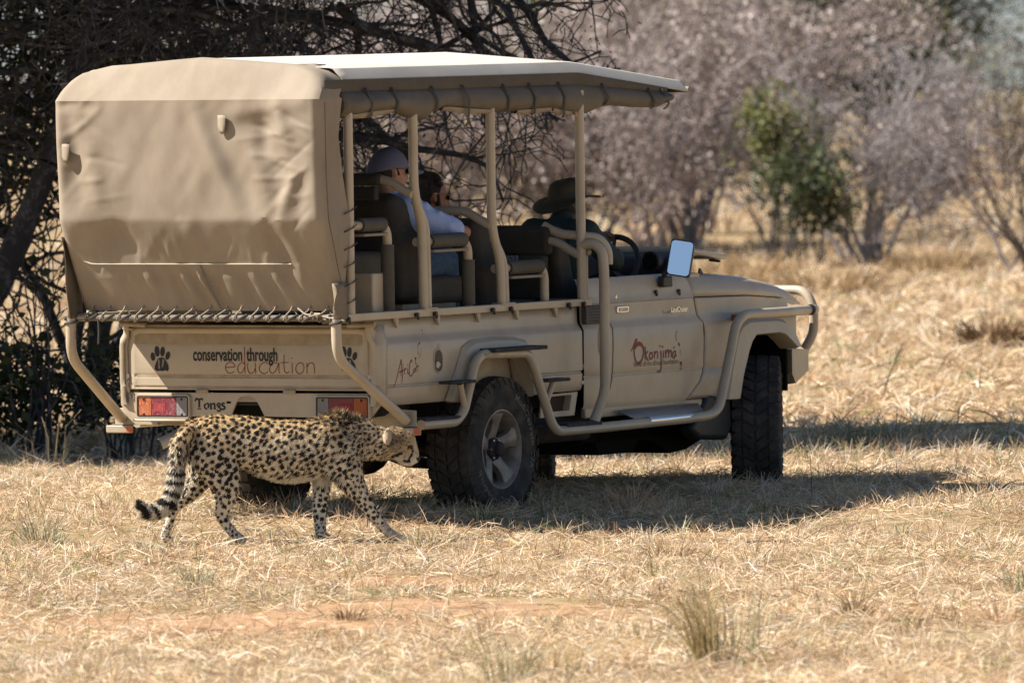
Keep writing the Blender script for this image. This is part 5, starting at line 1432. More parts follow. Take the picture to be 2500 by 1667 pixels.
def coat(px, py, pz):
    """colour of the coat at world x, offset y, height z"""
    n = len(px)
    tawny = np.array([.68, .44, .19]); pale = np.array([.84, .69, .50]); white = np.array([.86, .79, .68]); blackc = np.array([.018, .014, .012])
    # back tawny, belly and inner legs white
    mid = np.interp(px, [-1.85, -1.5, -1.3, -1.0, -.85, -.7, -.55], [.50, .52, .50, .50, .53, .52, .47])
    k = sstep(-.04, .20, pz - mid + .018 * smooth_noise(px * 30, pz * 30, 3))[:, None]
    c = pale * (1 - k) + tawny * k
    belly = ((px > -1.50) & (px < -.99)) * sstep(.05, -.03, pz - np.interp(px, [-1.9, -1.5, -1.3, -1.0, -.8], [.20, .36, .345, .365, .40]))
    leg = (pz < .30)
    lgw = .42 * sstep(.40, .12, pz) * (.6 + .4 * (py > 0))
    wv = np.maximum(np.where(leg & (np.abs(px + 1.25) < .18), belly, lgw), np.where((px > -1.50) & (px < -.98), belly, 0) * .9)[:, None]
    c = c * (1 - wv) + white * wv
    head = px > -.72
    chin = head & (pz < .448)
    c[chin] = c[chin] * .2 + white * .8
    # muzzle side lighter, forehead tawny
    fh = head & (pz > .478) & (px < -.545); c[fh] = c[fh] * .45 + np.array([.50, .34, .18]) * .55
    c[head] = c[head] * (.74 - .25 * np.clip(smooth_noise(px[head] * 90, pz[head] * 80, 44), 0, 1))[:, None]
    gz_ = smooth_noise(px * 70 + py * 40, pz * 46, 19) * .6 + smooth_noise(px * 31, pz * 27 + py * 20, 23) * .4
    fl = np.exp(-(((px + 1.12) / .42) ** 2 + ((pz - .50) / .16) ** 2))
    c = c * (1 - (.55 * fl * np.clip(gz_ - .12, 0, .7))[:, None]) * (1 + .10 * (fl * np.clip(-gz_, 0, .6))[:, None])
    # grizzled mane and rough darker fur on shoulders
    g = smooth_noise(px * 60, pz * 55, 9) * .5 + smooth_noise(px * 140, pz * 120 + py * 90, 11) * .5
    mane = np.exp(-(((px + .87) / .15) ** 2 + ((pz - .64) / .11) ** 2))
    c = c * (1 - .7 * mane)[:, None] + np.array([.56, .45, .31]) * (.7 * mane)[:, None]
    c = c * (1 - (.35 * mane * (g > .1))[:, None])
    hk = np.exp(-(((px + .635) / .05) ** 2 + ((pz - .545) / .030) ** 2)); c = c * (1 - .50 * hk)[:, None]
    nk = np.exp(-(((px + .735) / .085) ** 2 + ((pz - .53) / .09) ** 2)); c = c * (1 - (.75 * nk * np.clip(smooth_noise(px * 52 + py * 30, pz * 60, 27) - .05, 0, .8))[:, None])
    # spots
    dmin = np.full(n, 9.0)
    pts = np.stack([px - CH.x, py, pz], 1)
    S = np.array([co[i] for i, r in spots]); R = np.array([r for i, r in spots])
    for a in range(0, n, 4000):
        q = pts[a:a + 4000]
        dd = np.sqrt(((q[:, None, :] - S[None]) ** 2).sum(2)) / R[None]
        dmin[a:a + 4000] = dd.min(1)
    wob = 1 + .15 * smooth_noise(px * 160, pz * 150 + py * 100, 14)
    sp_ = dmin < wob
    soft_belly = (belly > .75) & ~leg & (px > -1.48) & (px < -1.0) & (pz < .36)
    sp_ &= ~soft_belly
    sp_ &= ~(head & ((px > -.565) | (pz < .452)))
    c[sp_] = blackc * (1.0 + 1.2 * srng.random(sp_.sum())[:, None])
    # tail rings
    d_, arc = tail_coord(px, py, pz)
    tl = (d_ < .085) & (arc > .20) & (py < -.055)
    ring = (np.sin(arc * 2 * math.pi / .064 + 2.2 * smooth_noise(px * 25, pz * 25, 2)) > .12) & tl
    c[tl] = c[tl] * .4 + np.array([.78, .70, .58]) * .6
    c[ring] = blackc * 1.4
    ring |= tl & (arc > .50) & (smooth_noise(px * 60, pz * 60, 6) > -.1)
    c[ring] = blackc * 1.4
    tip = tl & (arc > .66); c[tip] = np.array([.72, .68, .60])
    # face: tear line, nose, mouth corner, eye rim
    def line(pts_, w):
        m = np.zeros(n, bool)
        for (x0, z0), (x1, z1) in zip(pts_[:-1], pts_[1:]):
            d2, _ = seg_dist(px, pz * 0, pz, np.array([x0, 0, z0]), np.array([x1, 0, z1])); m |= d2 < w
        return m
    f = line([(-.559, .512), (-.553, .488), (-.562, .462), (-.572, .444), (-.575, .428)], .0058) & head & (np.abs(py) > .012)
    f |= line([(-.572, .426), (-.600, .432)], .0072) & head
    f |= line([(-.574, .511), (-.558, .510)], .0078) & head & (np.abs(py) > .014)
    f |= ((px + .521) ** 2 + (pz - .441) ** 2 < .0130 ** 2) & head
    f |= line([(-.668, .452), (-.648, .458), (-.630, .470), (-.612, .476)], .007) & head
    c[f] = blackc * 1.3
    return c
ccol = coat(wx, wy, wz_)
a = cme.color_attributes.new('Col', 'FLOAT_COLOR', 'POINT')
c4 = np.ones((len(co), 4), np.float32); c4[:, :3] = ccol; a.data.foreach_set('color', c4.ravel())
m_coat = mat('cheetah_coat', (.6, .4, .2), .8, attr=True, spec=.2)
body = put(cme, 'body', m_coat, chee)
# fur: short ribbons that grow from the skin, coloured where they root
nt_ = len(cme.polygons)
area = np.zeros(nt_, np.float32); cme.polygons.foreach_get('area', area)
cen = np.zeros(nt_ * 3, np.float32); cme.polygons.foreach_get('center', cen); cen = cen.reshape(-1, 3)
pno = np.zeros(nt_ * 3, np.float32); cme.polygons.foreach_get('normal', pno); pno = pno.reshape(-1, 3)
NF = 95000
pick = srng.choice(nt_, NF, p=area / area.sum())
q = cen[pick].astype(float) + srng.normal(0, .0035, (NF, 3)); nn = pno[pick].astype(float)
X = q[:, 0] + CH.x; Y_ = q[:, 1]; Z = q[:, 2]
td2, ta2 = tail_coord(X, Y_, Z); tailm = (td2 < .06) & (ta2 > .05) & (Y_ < -.06)
flow = np.tile(np.array([-1.0, 0, -.25]), (NF, 1))
lg = (Z < .34) & ~tailm; flow[lg] = np.array([-.25, 0, -1.0])
hd_ = X > -.70; flow[hd_] = np.array([-1.0, 0, .05])
fl2 = (X < -1.70) & ~tailm & ~lg; flow[fl2] = np.array([-.5, 0, -.9])
nxt = np.searchsorted(np.cumsum(np.linalg.norm(np.diff(tp, axis=0), axis=1)), ta2[tailm]).clip(0, len(tp) - 2)
flow[tailm] = (tp[nxt + 1] - tp[nxt]) / np.linalg.norm(tp[nxt + 1] - tp[nxt], axis=1)[:, None]
flow = flow + srng.normal(0, .34, (NF, 3)) + np.array([0, 0, -.45]) * (~tailm & ~hd_)[:, None]
tang = flow - nn * (flow * nn).sum(1)[:, None]; tang /= np.linalg.norm(tang, axis=1)[:, None] + 1e-6
L = np.full(NF, .0105) * srng.uniform(.6, 1.25, NF); lift = np.full(NF, .34) * srng.uniform(.5, 1.4, NF) + .30 * np.clip(smooth_noise(X * 38, Z * 34 + Y_ * 20, 33), -.4, 1) * (Z > .25)
mane = np.exp(-(((X + .90) / .17) ** 2)) * sstep(.60, .70, Z); L += .034 * mane * srng.uniform(.5, 1.2, NF); lift += 1.1 * mane
bel = (Z < .38) & (Z > .28) & (X > -1.5) & (X < -.95); L[bel] += .014; lift[bel] *= .8
clump = smooth_noise(X * 42, Z * 42 + Y_ * 30, 4)
rough = np.exp(-(((X + 1.0) / .38) ** 2 + ((Z - .52) / .16) ** 2)); L += .009 * rough; lift += .45 * rough * np.clip(clump, -.3, 1)
L[lg & (Z < .22)] *= .62; L[hd_] *= .70; L[tailm] = .024 * srng.uniform(.7, 1.2, tailm.sum()); lift[tailm] = .55
bt = (X < -1.72) & (Z > .3) & ~tailm; L[bt] += .006
cheek = hd_ & (X < -.64); L[cheek] += .007; L[X > -.585] *= .45
tang2 = tang + .25 * np.stack([clump, clump * 0, -clump], 1) * rough[:, None]
dirv = tang2 * np.cos(lift)[:, None] + nn * np.sin(lift)[:, None]; dirv /= np.linalg.norm(dirv, axis=1)[:, None]
sd = np.cross(dirv, nn); sd /= np.linalg.norm(sd, axis=1)[:, None] + 1e-6
wd = srng.uniform(.0011, .0021, NF)[:, None]
root = q - nn * .002; mid_ = root + dirv * (L * .55)[:, None]
drp = dirv + np.array([0, 0, -.35]) * .5; drp /= np.linalg.norm(drp, axis=1)[:, None]
tip = mid_ + drp * (L * .45)[:, None]
tip[:, 2] = np.maximum(tip[:, 2], .002)
V = np.stack([root - sd * wd, root + sd * wd, mid_ - sd * wd * .8, mid_ + sd * wd * .8, tip - sd * wd * .2, tip + sd * wd * .2], 1).reshape(-1, 3)
F0 = np.array([[0, 1, 3, 2], [2, 3, 5, 4]]); F = (np.arange(NF)[:, None, None] * 6 + F0[None]).reshape(-1, 4)
fc = coat(X, Y_, Z)
isd = fc.sum(1) < .12
fc = fc * srng.uniform(.68, 1.22, NF)[:, None]
tipc = np.where(isd[:, None], fc * 1.2, np.minimum(fc * 1.12 + .03, .95))
grz = (~isd) & (mane + rough * .5 > .35) & (srng.random(NF) < .18); tipc[grz] = tipc[grz] * .35
C = np.stack([fc, fc, fc, fc, tipc, tipc], 1).reshape(-1, 3)
m_fur = mat('cheetah_fur', (.6, .4, .2), .65, attr=True, spec=.25, transl=.15)
fur = raw_mesh('fur', V, F, m_fur, chee, C)
fur['kind'] = 'stuff'
m_eye = mat('eye_dark', (.015, .010, .006), .12)
for s in (-1, 1):
    mb = MB(); mb.ball(P(-.566, .510, s * .044), (.0095, .008, .0085), 12, 8); mb.build('eye', m_eye, chee)
mb = MB(); mb.ball(P(-.523, .441, 0), (.010, .018, .012), 12, 8); mb.build('nose', mat('nose_black', (.012, .010, .010), .35), chee)
for s in (-1, 1):
    mb = MB()
    rows = []
    for i in range(9):
        t = -1 + 2 * i / 8; w_e = .021 * math.sqrt(max(0, 1 - t * t)) + .003; zc_ = .566 + .044 * t
        rows.append([Vector(P(-.688 + w_e, zc_, s * (.060 - .010 * t))), Vector(P(-.690 + w_e * .4, zc_ + .002, s * (.079 - .012 * t))), Vector(P(-.692 - w_e * .4, zc_ + .002, s * (.082 - .012 * t))), Vector(P(-.692 - w_e, zc_, s * (.066 - .010 * t)))])
    mb.grid(rows); mb.build('ear', mat('ear_fur', (.50, .39, .26), .85, col2=(.22, .16, .10), vscale=45, mix_pos=(.48, .66)) if 'ear_fur' not in MATS else MATS['ear_fur'], chee, ang=60, solid=.006)
V = []; F = []
for k in range(10):                                             # whiskers
    z0_ = .440 - .004 * (k % 5); x0_ = -.548 - .003 * (k % 5); s = -1 if k < 5 else 1
    p0 = Vector(P(x0_, z0_, s * .028)); p1 = p0 + Vector((.012 - .006 * (k % 5), s * .055, -.016 - .005 * (k % 5)))
    o = len(V); V += [p0, p0 + Vector((0, 0, .0007)), p1]; F.append((o, o + 1, o + 2))
mw = bpy.data.meshes.new('whiskers'); mw.from_pydata(V, [], F); mw.materials.append(m_white); w_ = link(bpy.data.objects.new('whiskers', mw), chee); w_['kind'] = 'stuff'

# ---------------------------------------------------------------- people in the vehicle
VM = Matrix.Translation(VEH_LOC) @ Matrix.Rotation(VEH_RZ, 4, 'Z')
m_skin = mat('light_skin', (.46, .25, .165), .55, col2=(.40, .19, .12), vscale=14)
m_skin2 = mat('ruddy_skin', (.40, .185, .12), .5, col2=(.33, .13, .085), vscale=14)
m_skin3 = mat('brown_skin', (.15, .072, .044), .5, col2=(.11, .05, .03), vscale=14)
m_hair = mat('dark_hair', (.014, .010, .009), .55, bump=.9, bscale=180)
m_shirt_blue = mat('pale_blue_cotton', (.46, .56, .86), .85, col2=(.39, .49, .80), vscale=9, bump=.3, bscale=90)
m_jeans = mat('blue_denim', (.075, .13, .21), .85, col2=(.05, .09, .15), vscale=30)
m_cap = mat('slate_cap_cloth', (.15, .155, .235), .85, bump=.15, bscale=150)
m_green = mat('dark_green_cotton', (.020, .040, .038), .85, bump=.25, bscale=90)
m_khaki = mat('olive_hat_cloth', (.060, .052, .032), .85, col2=(.042, .037, .024), vscale=12, bump=.2, bscale=150)
m_black_cloth = mat('dark_shirt_cloth', (.03, .032, .04), .85)
m_lens = mat('dark_lens', (.02, .03, .04), .05, spec=1.0, coat=.5)
def person_at(lx, ly, lz, label):
    """an Empty at the seat, turned like the vehicle; part coordinates are those of the vehicle minus the seat"""
    p = empty('person', VM @ Vector((lx, ly, lz)), VEH_RZ)
    tag(p, label, 'person')
    return p, Vector((lx, ly, lz))
def hand(mb, wrist, direction, palm_n, s=1.0, curl=.9):
    """palm, four unequal bent fingers and a thumb leaving the side of the palm"""
    w = Vector(wrist); d = Vector(direction).normalized(); n = Vector(palm_n); n = (n - d * n.dot(d)).normalized(); sd_ = d.cross(n)
    k = w + d * .085 * s
    capsule(mb, w, (.026 * s, .015 * s), k, (.038 * s, .014 * s), 12, sq=sd_)
    for i, (off, L_) in enumerate(((-.029, .066), (-.010, .076), (.010, .072), (.028, .056))):
        a0 = k + sd_ * off * s
        d1 = (d * math.cos(curl * .5) + n * math.sin(curl * .5)); d2 = (d * math.cos(curl * 1.3) + n * math.sin(curl * 1.3)); d3 = (d * math.cos(curl * 2) + n * math.sin(curl * 2))
        j1 = a0 + d1 * L_ * .45 * s; j2 = j1 + d2 * L_ * .32 * s; j3 = j2 + d3 * L_ * .24 * s
        chain(mb, [(*a0, .0095 * s), (*j1, .009 * s), (*j2, .0082 * s), (*j3, .007 * s)], n=8)
    t0 = w + d * .022 * s - sd_ * .024 * s; t1 = t0 + (d * .6 - sd_ * .7 + n * .2).normalized() * .040 * s; t2 = t1 + (d * .9 - sd_ * .15 + n * .5).normalized() * .032 * s
    chain(mb, [(*t0, .013 * s), (*t1, .0105 * s), (*t2, .0085 * s)], n=8)
def make_head(mb, c, yaw=0.0, pitch=0.0, s=1.0, neck_to=None):
    """head with brow, nose, lips, chin, ears; c the middle of the head; yaw to the left, looks along +x"""
    R = Matrix.Rotation(yaw, 3, 'Z') @ Matrix.Rotation(pitch, 3, 'Y'); c = Vector(c)
    def q(x, y, z): return tuple(c + R @ Vector((x * s, y * s, z * s)))
    Re = R.to_euler()
    ellipsoid(mb, q(-.008, 0, .028), (.098 * s, .078 * s, .092 * s), Re)
    ellipsoid(mb, q(.022, 0, -.028), (.070 * s, .062 * s, .085 * s), Re)
    capsule(mb, q(.066, 0, -.092), (.022 * s, .028 * s), q(.058, 0, -.078), (.026 * s, .032 * s))
    capsule(mb, q(.088, 0, .012), .010 * s, q(.108, 0, -.026), .0145 * s)
    ellipsoid(mb, q(.100, 0, -.030), (.014 * s, .018 * s, .010 * s), Re, 10, 6)
    for e in (-1, 1):
        capsule(mb, q(.080, e * .012, .026), .011 * s, q(.070, e * .045, .024), .011 * s)
        capsule(mb, q(-.006, e * .080, .018), (.016 * s, .008 * s), q(.002, e * .079, -.022), (.011 * s, .007 * s), 10, sq=R @ Vector((1, 0, 0)))
        ellipsoid(mb, q(.055, e * .042, -.022), (.024 * s, .020 * s, .022 * s), Re, 10, 6)
    capsule(mb, q(.090, -.018, -.058), .0085 * s, q(.090, .018, -.058), .0085 * s, 8); capsule(mb, q(.087, -.016, -.070), .009 * s, q(.087, .016, -.070), .009 * s, 8)
    if neck_to is not None: capsule(mb, q(-.018, 0, -.07), .056 * s, neck_to, .062 * s)
    return q, R
def torso_limbs(mb, hip, chest, sh, arms, legs, grow=0.0, only=None):
    pass
def shade_glasses(q, parent, off, gold=False, wrap=True):
    fr = MB(); ln = MB()
    for e in (-1, 1):
        ring = [Vector(q(.094 - .10 * max(0, abs(.036 * e + .026 * math.cos(t)) - .02), .036 * e + .026 * math.cos(t), .014 + .020 * math.sin(t))) for t in np.linspace(0, 2 * math.pi, 16, endpoint=False)]
        ln.add(ring, [tuple(range(16))]); fr.tube(ring, .0024, 5, closed=True)
        fr.tube([q(.086, e * .060, .022), q(.05, e * .078, .022), q(-.01, e * .084, .020)], .0026, 5)
    fr.tube([q(.096, -.012, .018), q(.098, 0, .021), q(.096, .012, .018)], .0024, 5)
    o = fr.build('glasses_frame', m_black if not gold else m_steel, parent, off=off)
    ln.build('lens', m_lens, o, off=off, ang=-1)
def to_local(me, off):
    for v in me.vertices: v.co -= off
    return me

# rear passenger with cap, right hand seat of row one, elbow out over the armrest
p1, o1 = person_at(-.36, -.34, 1.30, 'person in slate cap and sunglasses with pale blue shirt, arm resting on side bar')
hc = (-.470, -.42, 1.985)
sk = MB(); q1, R1 = make_head(sk, hc, math.radians(-32), math.radians(3), 1.06, (-.475, -.40, 1.84))
capsule(sk, (-.50, -.40, 1.70), (.16, .10), (-.40, -.38, 1.44), (.14, .10), sq=(0, 1, 0))
chain(sk, [(-.45, -.56, 1.73, .05), (-.35, -.69, 1.685, .042), (-.235, -.772, 1.640, .037)])
chain(sk, [(-.235, -.772, 1.640, .038), (-.13, -.56, 1.635, .032), (-.08, -.46, 1.62, .026)])
hand(sk, (-.08, -.46, 1.62), (.5, .8, -.15), (0, 0, -1))
chain(sk, [(-.40, -.28, 1.44, .085), (.02, -.27, 1.47, .07), (.06, -.27, 1.06, .05)]); chain(sk, [(-.40, -.45, 1.44, .085), (.02, -.46, 1.47, .07), (.06, -.46, 1.06, .05)])
chain(sk, [(-.44, -.22, 1.76, .05), (-.25, -.12, 1.58, .04), (-.05, -.20, 1.52, .03)])
hand(sk, (-.05, -.20, 1.52), (1, -.2, -.1), (0, 0, -1))
put(to_local(fuse(sk, 'body', .0105, 2), o1), 'body', m_skin, p1)
sh = MB()
capsule(sh, (-.50, -.40, 1.70), (.185, .115), (-.40, -.38, 1.44), (.16, .125), sq=(0, 1, 0))
capsule(sh, (-.48, -.26, 1.79), .072, (-.48, -.56, 1.79), .078); capsule(sh, (-.475, -.40, 1.83), .075, (-.47, -.40, 1.865), .068)
chain(sh, [(-.48, -.53, 1.76, .085), (-.42, -.62, 1.715, .082), (-.36, -.68, 1.685, .076), (-.300, -.728, 1.660, .066)])
capsule(sh, (-.312, -.72, 1.664), .072, (-.297, -.731, 1.657), .069)
for (c_, r_) in (((-.45, -.64, 1.79), .03), ((-.40, -.70, 1.745), .026), ((-.37, -.745, 1.68), .028), ((-.46, -.60, 1.70), .04), ((-.34, -.73, 1.715), .02)): capsule(sh, c_, r_, (c_[0] + .06, c_[1] - .02, c_[2] - .05), r_ * .8)
chain(sh, [(-.46, -.24, 1.77, .078), (-.36, -.17, 1.68, .068)])
put(to_local(fuse(sh, 'shirt', .011, 3), o1), 'shirt', m_shirt_blue, p1)
tr = MB(); chain(tr, [(-.42, -.28, 1.43, .10), (.02, -.27, 1.475, .085), (.06, -.27, 1.20, .07)]); chain(tr, [(-.42, -.45, 1.43, .10), (.04, -.47, 1.475, .09), (.08, -.47, 1.20, .075), (.09, -.47, 1.10, .07)]); capsule(tr, (-.42, -.28, 1.42), .11, (-.42, -.46, 1.42), .11)
put(to_local(fuse(tr, 'trousers', .015, 3), o1), 'trousers', m_jeans, p1)
def cap_shape(q, R, parent, off):
    mb = MB(); rings = []
    for i in range(9):
        t = i / 8; a = math.pi / 2 * t; w = math.cos(a)
        rings.append([q(-.010 + .116 * max(w, .04) * math.cos(u) , .096 * max(w, .04) * math.sin(u), .022 + .112 * math.sin(a) - (.030 * (1 - t) * max(0, -math.cos(u)))) for u in np.linspace(0, 2 * math.pi, 24, endpoint=False)])
    mb.loft(rings, caps=False); c = mb.build('cap', m_cap, parent, off=off, ang=80, solid=.003)
    mb = MB(); rows = []
    for j in range(9):
        u = -1.05 + 2.1 * j / 8
        rows.append([q(-.010 + .108 * math.cos(u), .090 * math.sin(u), .026), q(.045 + .108 * math.cos(u), .086 * math.sin(u), .024 - .012 * abs(math.sin(u))), q(.098 + .110 * math.cos(u) - .02 * abs(math.sin(u)), .080 * math.sin(u), .012 - .022 * abs(math.sin(u)))])
    mb.grid(rows); mb.build('cap_visor', m_cap, c, off=off, ang=80, solid=.004)
cap_shape(q1, R1, p1, o1)
hr = MB(); ellipsoid(hr, q1(-.030, 0, .005), (.083, .084, .062), R1.to_euler())
for e in (-1, 1): capsule(hr, q1(.0, e * .078, .025), .012, q1(.022, e * .074, -.012), .008)
put(to_local(fuse(hr, 'hair', .008, 2), o1), 'hair', m_hair, p1)
shade_glasses(q1, p1, o1)

# companion in the far seat of the row ahead, bare dark head and beard
p2, o2 = person_at(.60, .22, 1.15, 'bearded person with dark hair and gold rimmed sunglasses in far seat')
hc = (.905, .11, 1.812)
sk = MB(); q2, R2 = make_head(sk, hc, math.radians(-38), math.radians(8), 1.08, (.82, .14, 1.62))
capsule(sk, (.76, .16, 1.52), (.17, .10), (.66, .20, 1.26), (.15, .11), sq=(0, 1, 0))
for e in (-.20, .20):
    chain(sk, [(.78, .16 + e, 1.56, .05), (.88, .16 + e * 1.25, 1.34, .042), (1.10, .16 + e * .7, 1.30, .03)]); hand(sk, (1.10, .16 + e * .7, 1.30), (1, 0, -.1), (0, 0, -1))
    chain(sk, [(.66, .18 + e * .5, 1.24, .09), (1.02, .18 + e * .5, 1.22, .07), (1.06, .18 + e * .5, .86, .05)])
put(to_local(fuse(sk, 'body', .0105, 2), o2), 'body', m_skin2, p2)
sh = MB(); capsule(sh, (.76, .16, 1.52), (.19, .12), (.66, .20, 1.26), (.17, .13), sq=(0, 1, 0)); capsule(sh, (.78, -.02, 1.58), .075, (.78, .34, 1.58), .075)
for e in (-.20, .20): chain(sh, [(.78, .16 + e, 1.56, .068), (.85, .16 + e * 1.2, 1.40, .058)])
put(to_local(fuse(sh, 'shirt', .012, 3), o2), 'shirt', m_black_cloth, p2)
tr = MB()
for e in (-.1, .1): chain(tr, [(.64, .18 + e, 1.23, .105), (1.02, .18 + e, 1.22, .085), (1.06, .18 + e, .90, .07)])
put(to_local(fuse(tr, 'trousers', .015, 3), o2), 'trousers', m_jeans, p2)
hr = MB(); ellipsoid(hr, q2(-.022, 0, .040), (.098, .092, .096), R2.to_euler()); ellipsoid(hr, q2(-.050, 0, -.02), (.070, .078, .07), R2.to_euler())
for k in range(40):
    u, v = rng.uniform(-2.4, 2.4), rng.uniform(.1, 1.2); ellipsoid(hr, q2(-.02 - .09 * math.cos(u) * math.cos(v), .09 * math.sin(u) * math.cos(v), .045 + .085 * math.sin(v)), (.020, .020, .016), None, 8, 5)
for e in (-1, 1): chain(hr, [(*q2(.010, e * .075, .01), .014), (*q2(.030, e * .066, -.055), .016), (*q2(.060, e * .040, -.092), .018), (*q2(.078, 0, -.102), .018)])
capsule(hr, q2(.098, -.022, -.048), .007, q2(.098, .022, -.048), .007, 8)
put(to_local(fuse(hr, 'hair', .007, 1), o2), 'hair', m_hair, p2)
shade_glasses(q2, p2, o2, gold=True)

# driver with a wide brimmed hat
p3, o3 = person_at(1.52, -.38, 1.02, 'driver in wide brimmed olive hat and dark green shirt holding the steering wheel')
hc = (1.650, -.38, 1.728)
sk = MB(); q3, R3 = make_head(sk, hc, math.radians(-14), math.radians(4), 1.04, (1.59, -.38, 1.60))
capsule(sk, (1.545, -.38, 1.50), (.17, .105), (1.50, -.38, 1.15), (.15, .11), sq=(0, 1, 0))
chain(sk, [(1.56, -.56, 1.57, .052), (1.78, -.60, 1.42, .043), (1.99, -.52, 1.42, .032)])
hand(sk, (1.99, -.52, 1.42), (.8, .25, .35), (.2, .9, -.2), 1.0, .9)
chain(sk, [(1.56, -.20, 1.60, .052), (1.82, -.22, 1.585, .043), (2.08, -.33, 1.565, .032)])
hand(sk, (2.08, -.33, 1.565), (.9, -.25, .05), (.3, -.1, -.9), 1.0, 1.0)
for e in (-.11, .11): chain(sk, [(1.50, -.38 + e, 1.10, .09), (1.94, -.38 + e, 1.16, .07), (2.10, -.38 + e, .80, .05)])
put(to_local(fuse(sk, 'body', .0105, 2), o3), 'body', m_skin3, p3)
sh = MB(); capsule(sh, (1.545, -.38, 1.50), (.195, .125), (1.50, -.38, 1.15), (.175, .135), sq=(0, 1, 0)); capsule(sh, (1.55, -.56, 1.59), .08, (1.55, -.20, 1.59), .08); capsule(sh, (1.57, -.38, 1.62), .075, (1.585, -.38, 1.665), .072)
chain(sh, [(1.56, -.56, 1.58, .078), (1.70, -.59, 1.475, .068), (1.80, -.60, 1.42, .062)]); chain(sh, [(1.56, -.20, 1.60, .078), (1.80, -.21, 1.588, .068), (2.0, -.29, 1.572, .052)])
put(to_local(fuse(sh, 'shirt', .012, 3), o3), 'shirt', m_green, p3)
tr = MB()
for e in (-.11, .11): chain(tr, [(1.48, -.38 + e, 1.09, .105), (1.94, -.38 + e, 1.16, .085), (2.08, -.38 + e, .86, .07)])
put(to_local(fuse(tr, 'trousers', .015, 3), o3), 'trousers', m_green, p3)
mb = MB(); rings = []
for (r, z) in ((.190, -.004), (.150, .012), (.110, .022), (.106, .045), (.104, .085), (.096, .114), (.070, .128), (.02, .131)):
    rg = []
    for u in np.linspace(0, 2 * math.pi, 32, endpoint=False):
        zz = z
        if r > .11: zz += .035 * math.sin(u) ** 2 * (r - .1) / .085 - .020 * max(0, -math.cos(u)) * (r - .1) / .085 + .004 * math.sin(3 * u)
        rg.append(q3(-.010 + r * 1.08 * math.cos(u), r * .92 * math.sin(u), .030 + zz + .05 * 0 + .24 * (r * math.cos(u))))
    rings.append(rg)
mb.loft(rings, caps=False); hat = mb.build('hat', m_khaki, p3, off=o3, ang=80, solid=.004)
mb = MB(); mb.tube([q3(.02, -.078, .03), q3(.035, -.085, -.03), q3(.05, -.05, -.11)], .0025, 5).tube([q3(-.01 + .108 * math.cos(u), .093 * math.sin(u), .054 + .0096 * math.cos(u)) for u in np.linspace(0, 2 * math.pi, 28, endpoint=False)], .003, 5, closed=True); mb.build('chin_cord', m_rope, hat, off=o3)
hr = MB(); ellipsoid(hr, q3(-.034, 0, .0), (.072, .080, .062), R3.to_euler()); put(to_local(fuse(hr, 'hair', .008, 1), o3), 'hair', m_hair, p3)
# ---------------------------------------------------------------- trees, shrubs and single tufts
trng = np.random.default_rng(23)
class Twigs:
    def __init__(s): s.a = []; s.b = []; s.ra = []; s.rb = []; s.tips = []; s.lv = []
    def seg(s, p, q, r0, r1, lv=0): s.a.append(tuple(p)); s.b.append(tuple(q)); s.ra.append(r0); s.rb.append(r1); s.lv.append(lv)
    def limb(s, pts, r0, r1):
        n = len(pts) - 1
        for i in range(n):
            s.seg(pts[i], pts[i + 1], r0 + (r1 - r0) * i / n, r0 + (r1 - r0) * (i + 1) / n)
    def grow(s, p, d, L, r, lv, prm):
        p = np.array(p, float); d = np.array(d, float); d /= np.linalg.norm(d)
        step = prm['step'][lv]; n = max(2, int(L / step)); rr = r
        for i in range(n):
            d = d + trng.normal(0, prm['wob'][lv], 3); d[2] += prm['grav'][lv]; d /= np.linalg.norm(d)
            q = p + d * step
            if q[2] < prm.get('zmin', .05): d[2] = abs(d[2]); q = p + d * step
            r1 = max(rr - r * prm['taper'] / n, prm['rmin'])
            s.seg(p, q, rr, r1, lv); p, rr = q, r1
            if lv + 1 < len(prm['step']) and i >= n * prm['bare'][lv] and trng.random() < prm['prob'][lv]:
                ax = trng.normal(0, 1, 3); ax -= d * ax.dot(d); ax /= np.linalg.norm(ax) + 1e-9
                a = trng.uniform(*prm['ang'])
                nd = d * math.cos(a) + ax * math.sin(a)
                s.grow(p, nd, L * trng.uniform(*prm['ratio']), max(rr * prm['rr'], prm['rmin']), lv + 1, prm)
        s.tips.append((p, d, lv))
    def mesh(s, name, m, parent, keep=None):
        A = np.array(s.a); B = np.array(s.b); RA = np.array(s.ra); RB = np.array(s.rb)
        if keep is not None:
            k = keep(A); A, B, RA, RB = A[k], B[k], RA[k], RB[k]
        D = B - A; D /= np.linalg.norm(D, axis=1)[:, None] + 1e-9
        up = np.where(np.abs(D[:, 2:3]) < .9, np.array([[0, 0, 1.]]), np.array([[1., 0, 0]]))
        U = np.cross(D, up); U /= np.linalg.norm(U, axis=1)[:, None]; Wv = np.cross(D, U)
        Vs, Fs, Cs = [], [], []; o = 0
        thick = RA > .012
        for sel, k in ((thick, 6), (~thick, 3)):
            if not sel.any(): continue
            n = sel.sum(); t = np.arange(k) * 2 * math.pi / k
            off = U[sel][:, None, :] * np.cos(t)[None, :, None] + Wv[sel][:, None, :] * np.sin(t)[None, :, None]
            V0 = A[sel][:, None, :] + off * RA[sel][:, None, None]; V1 = B[sel][:, None, :] + off * RB[sel][:, None, None]
            V = np.concatenate([V0, V1], 1).reshape(-1, 3)
            j = np.arange(k); f = np.stack([j, (j + 1) % k, k + (j + 1) % k, k + j], 1)
            F = (np.arange(n)[:, None, None] * 2 * k + f[None]).reshape(-1, 4) + o
            Vs.append(V); Fs.append(F); o += len(V)
        return raw_mesh(name, np.concatenate(Vs), np.concatenate(Fs), m, parent, None, smooth=True)

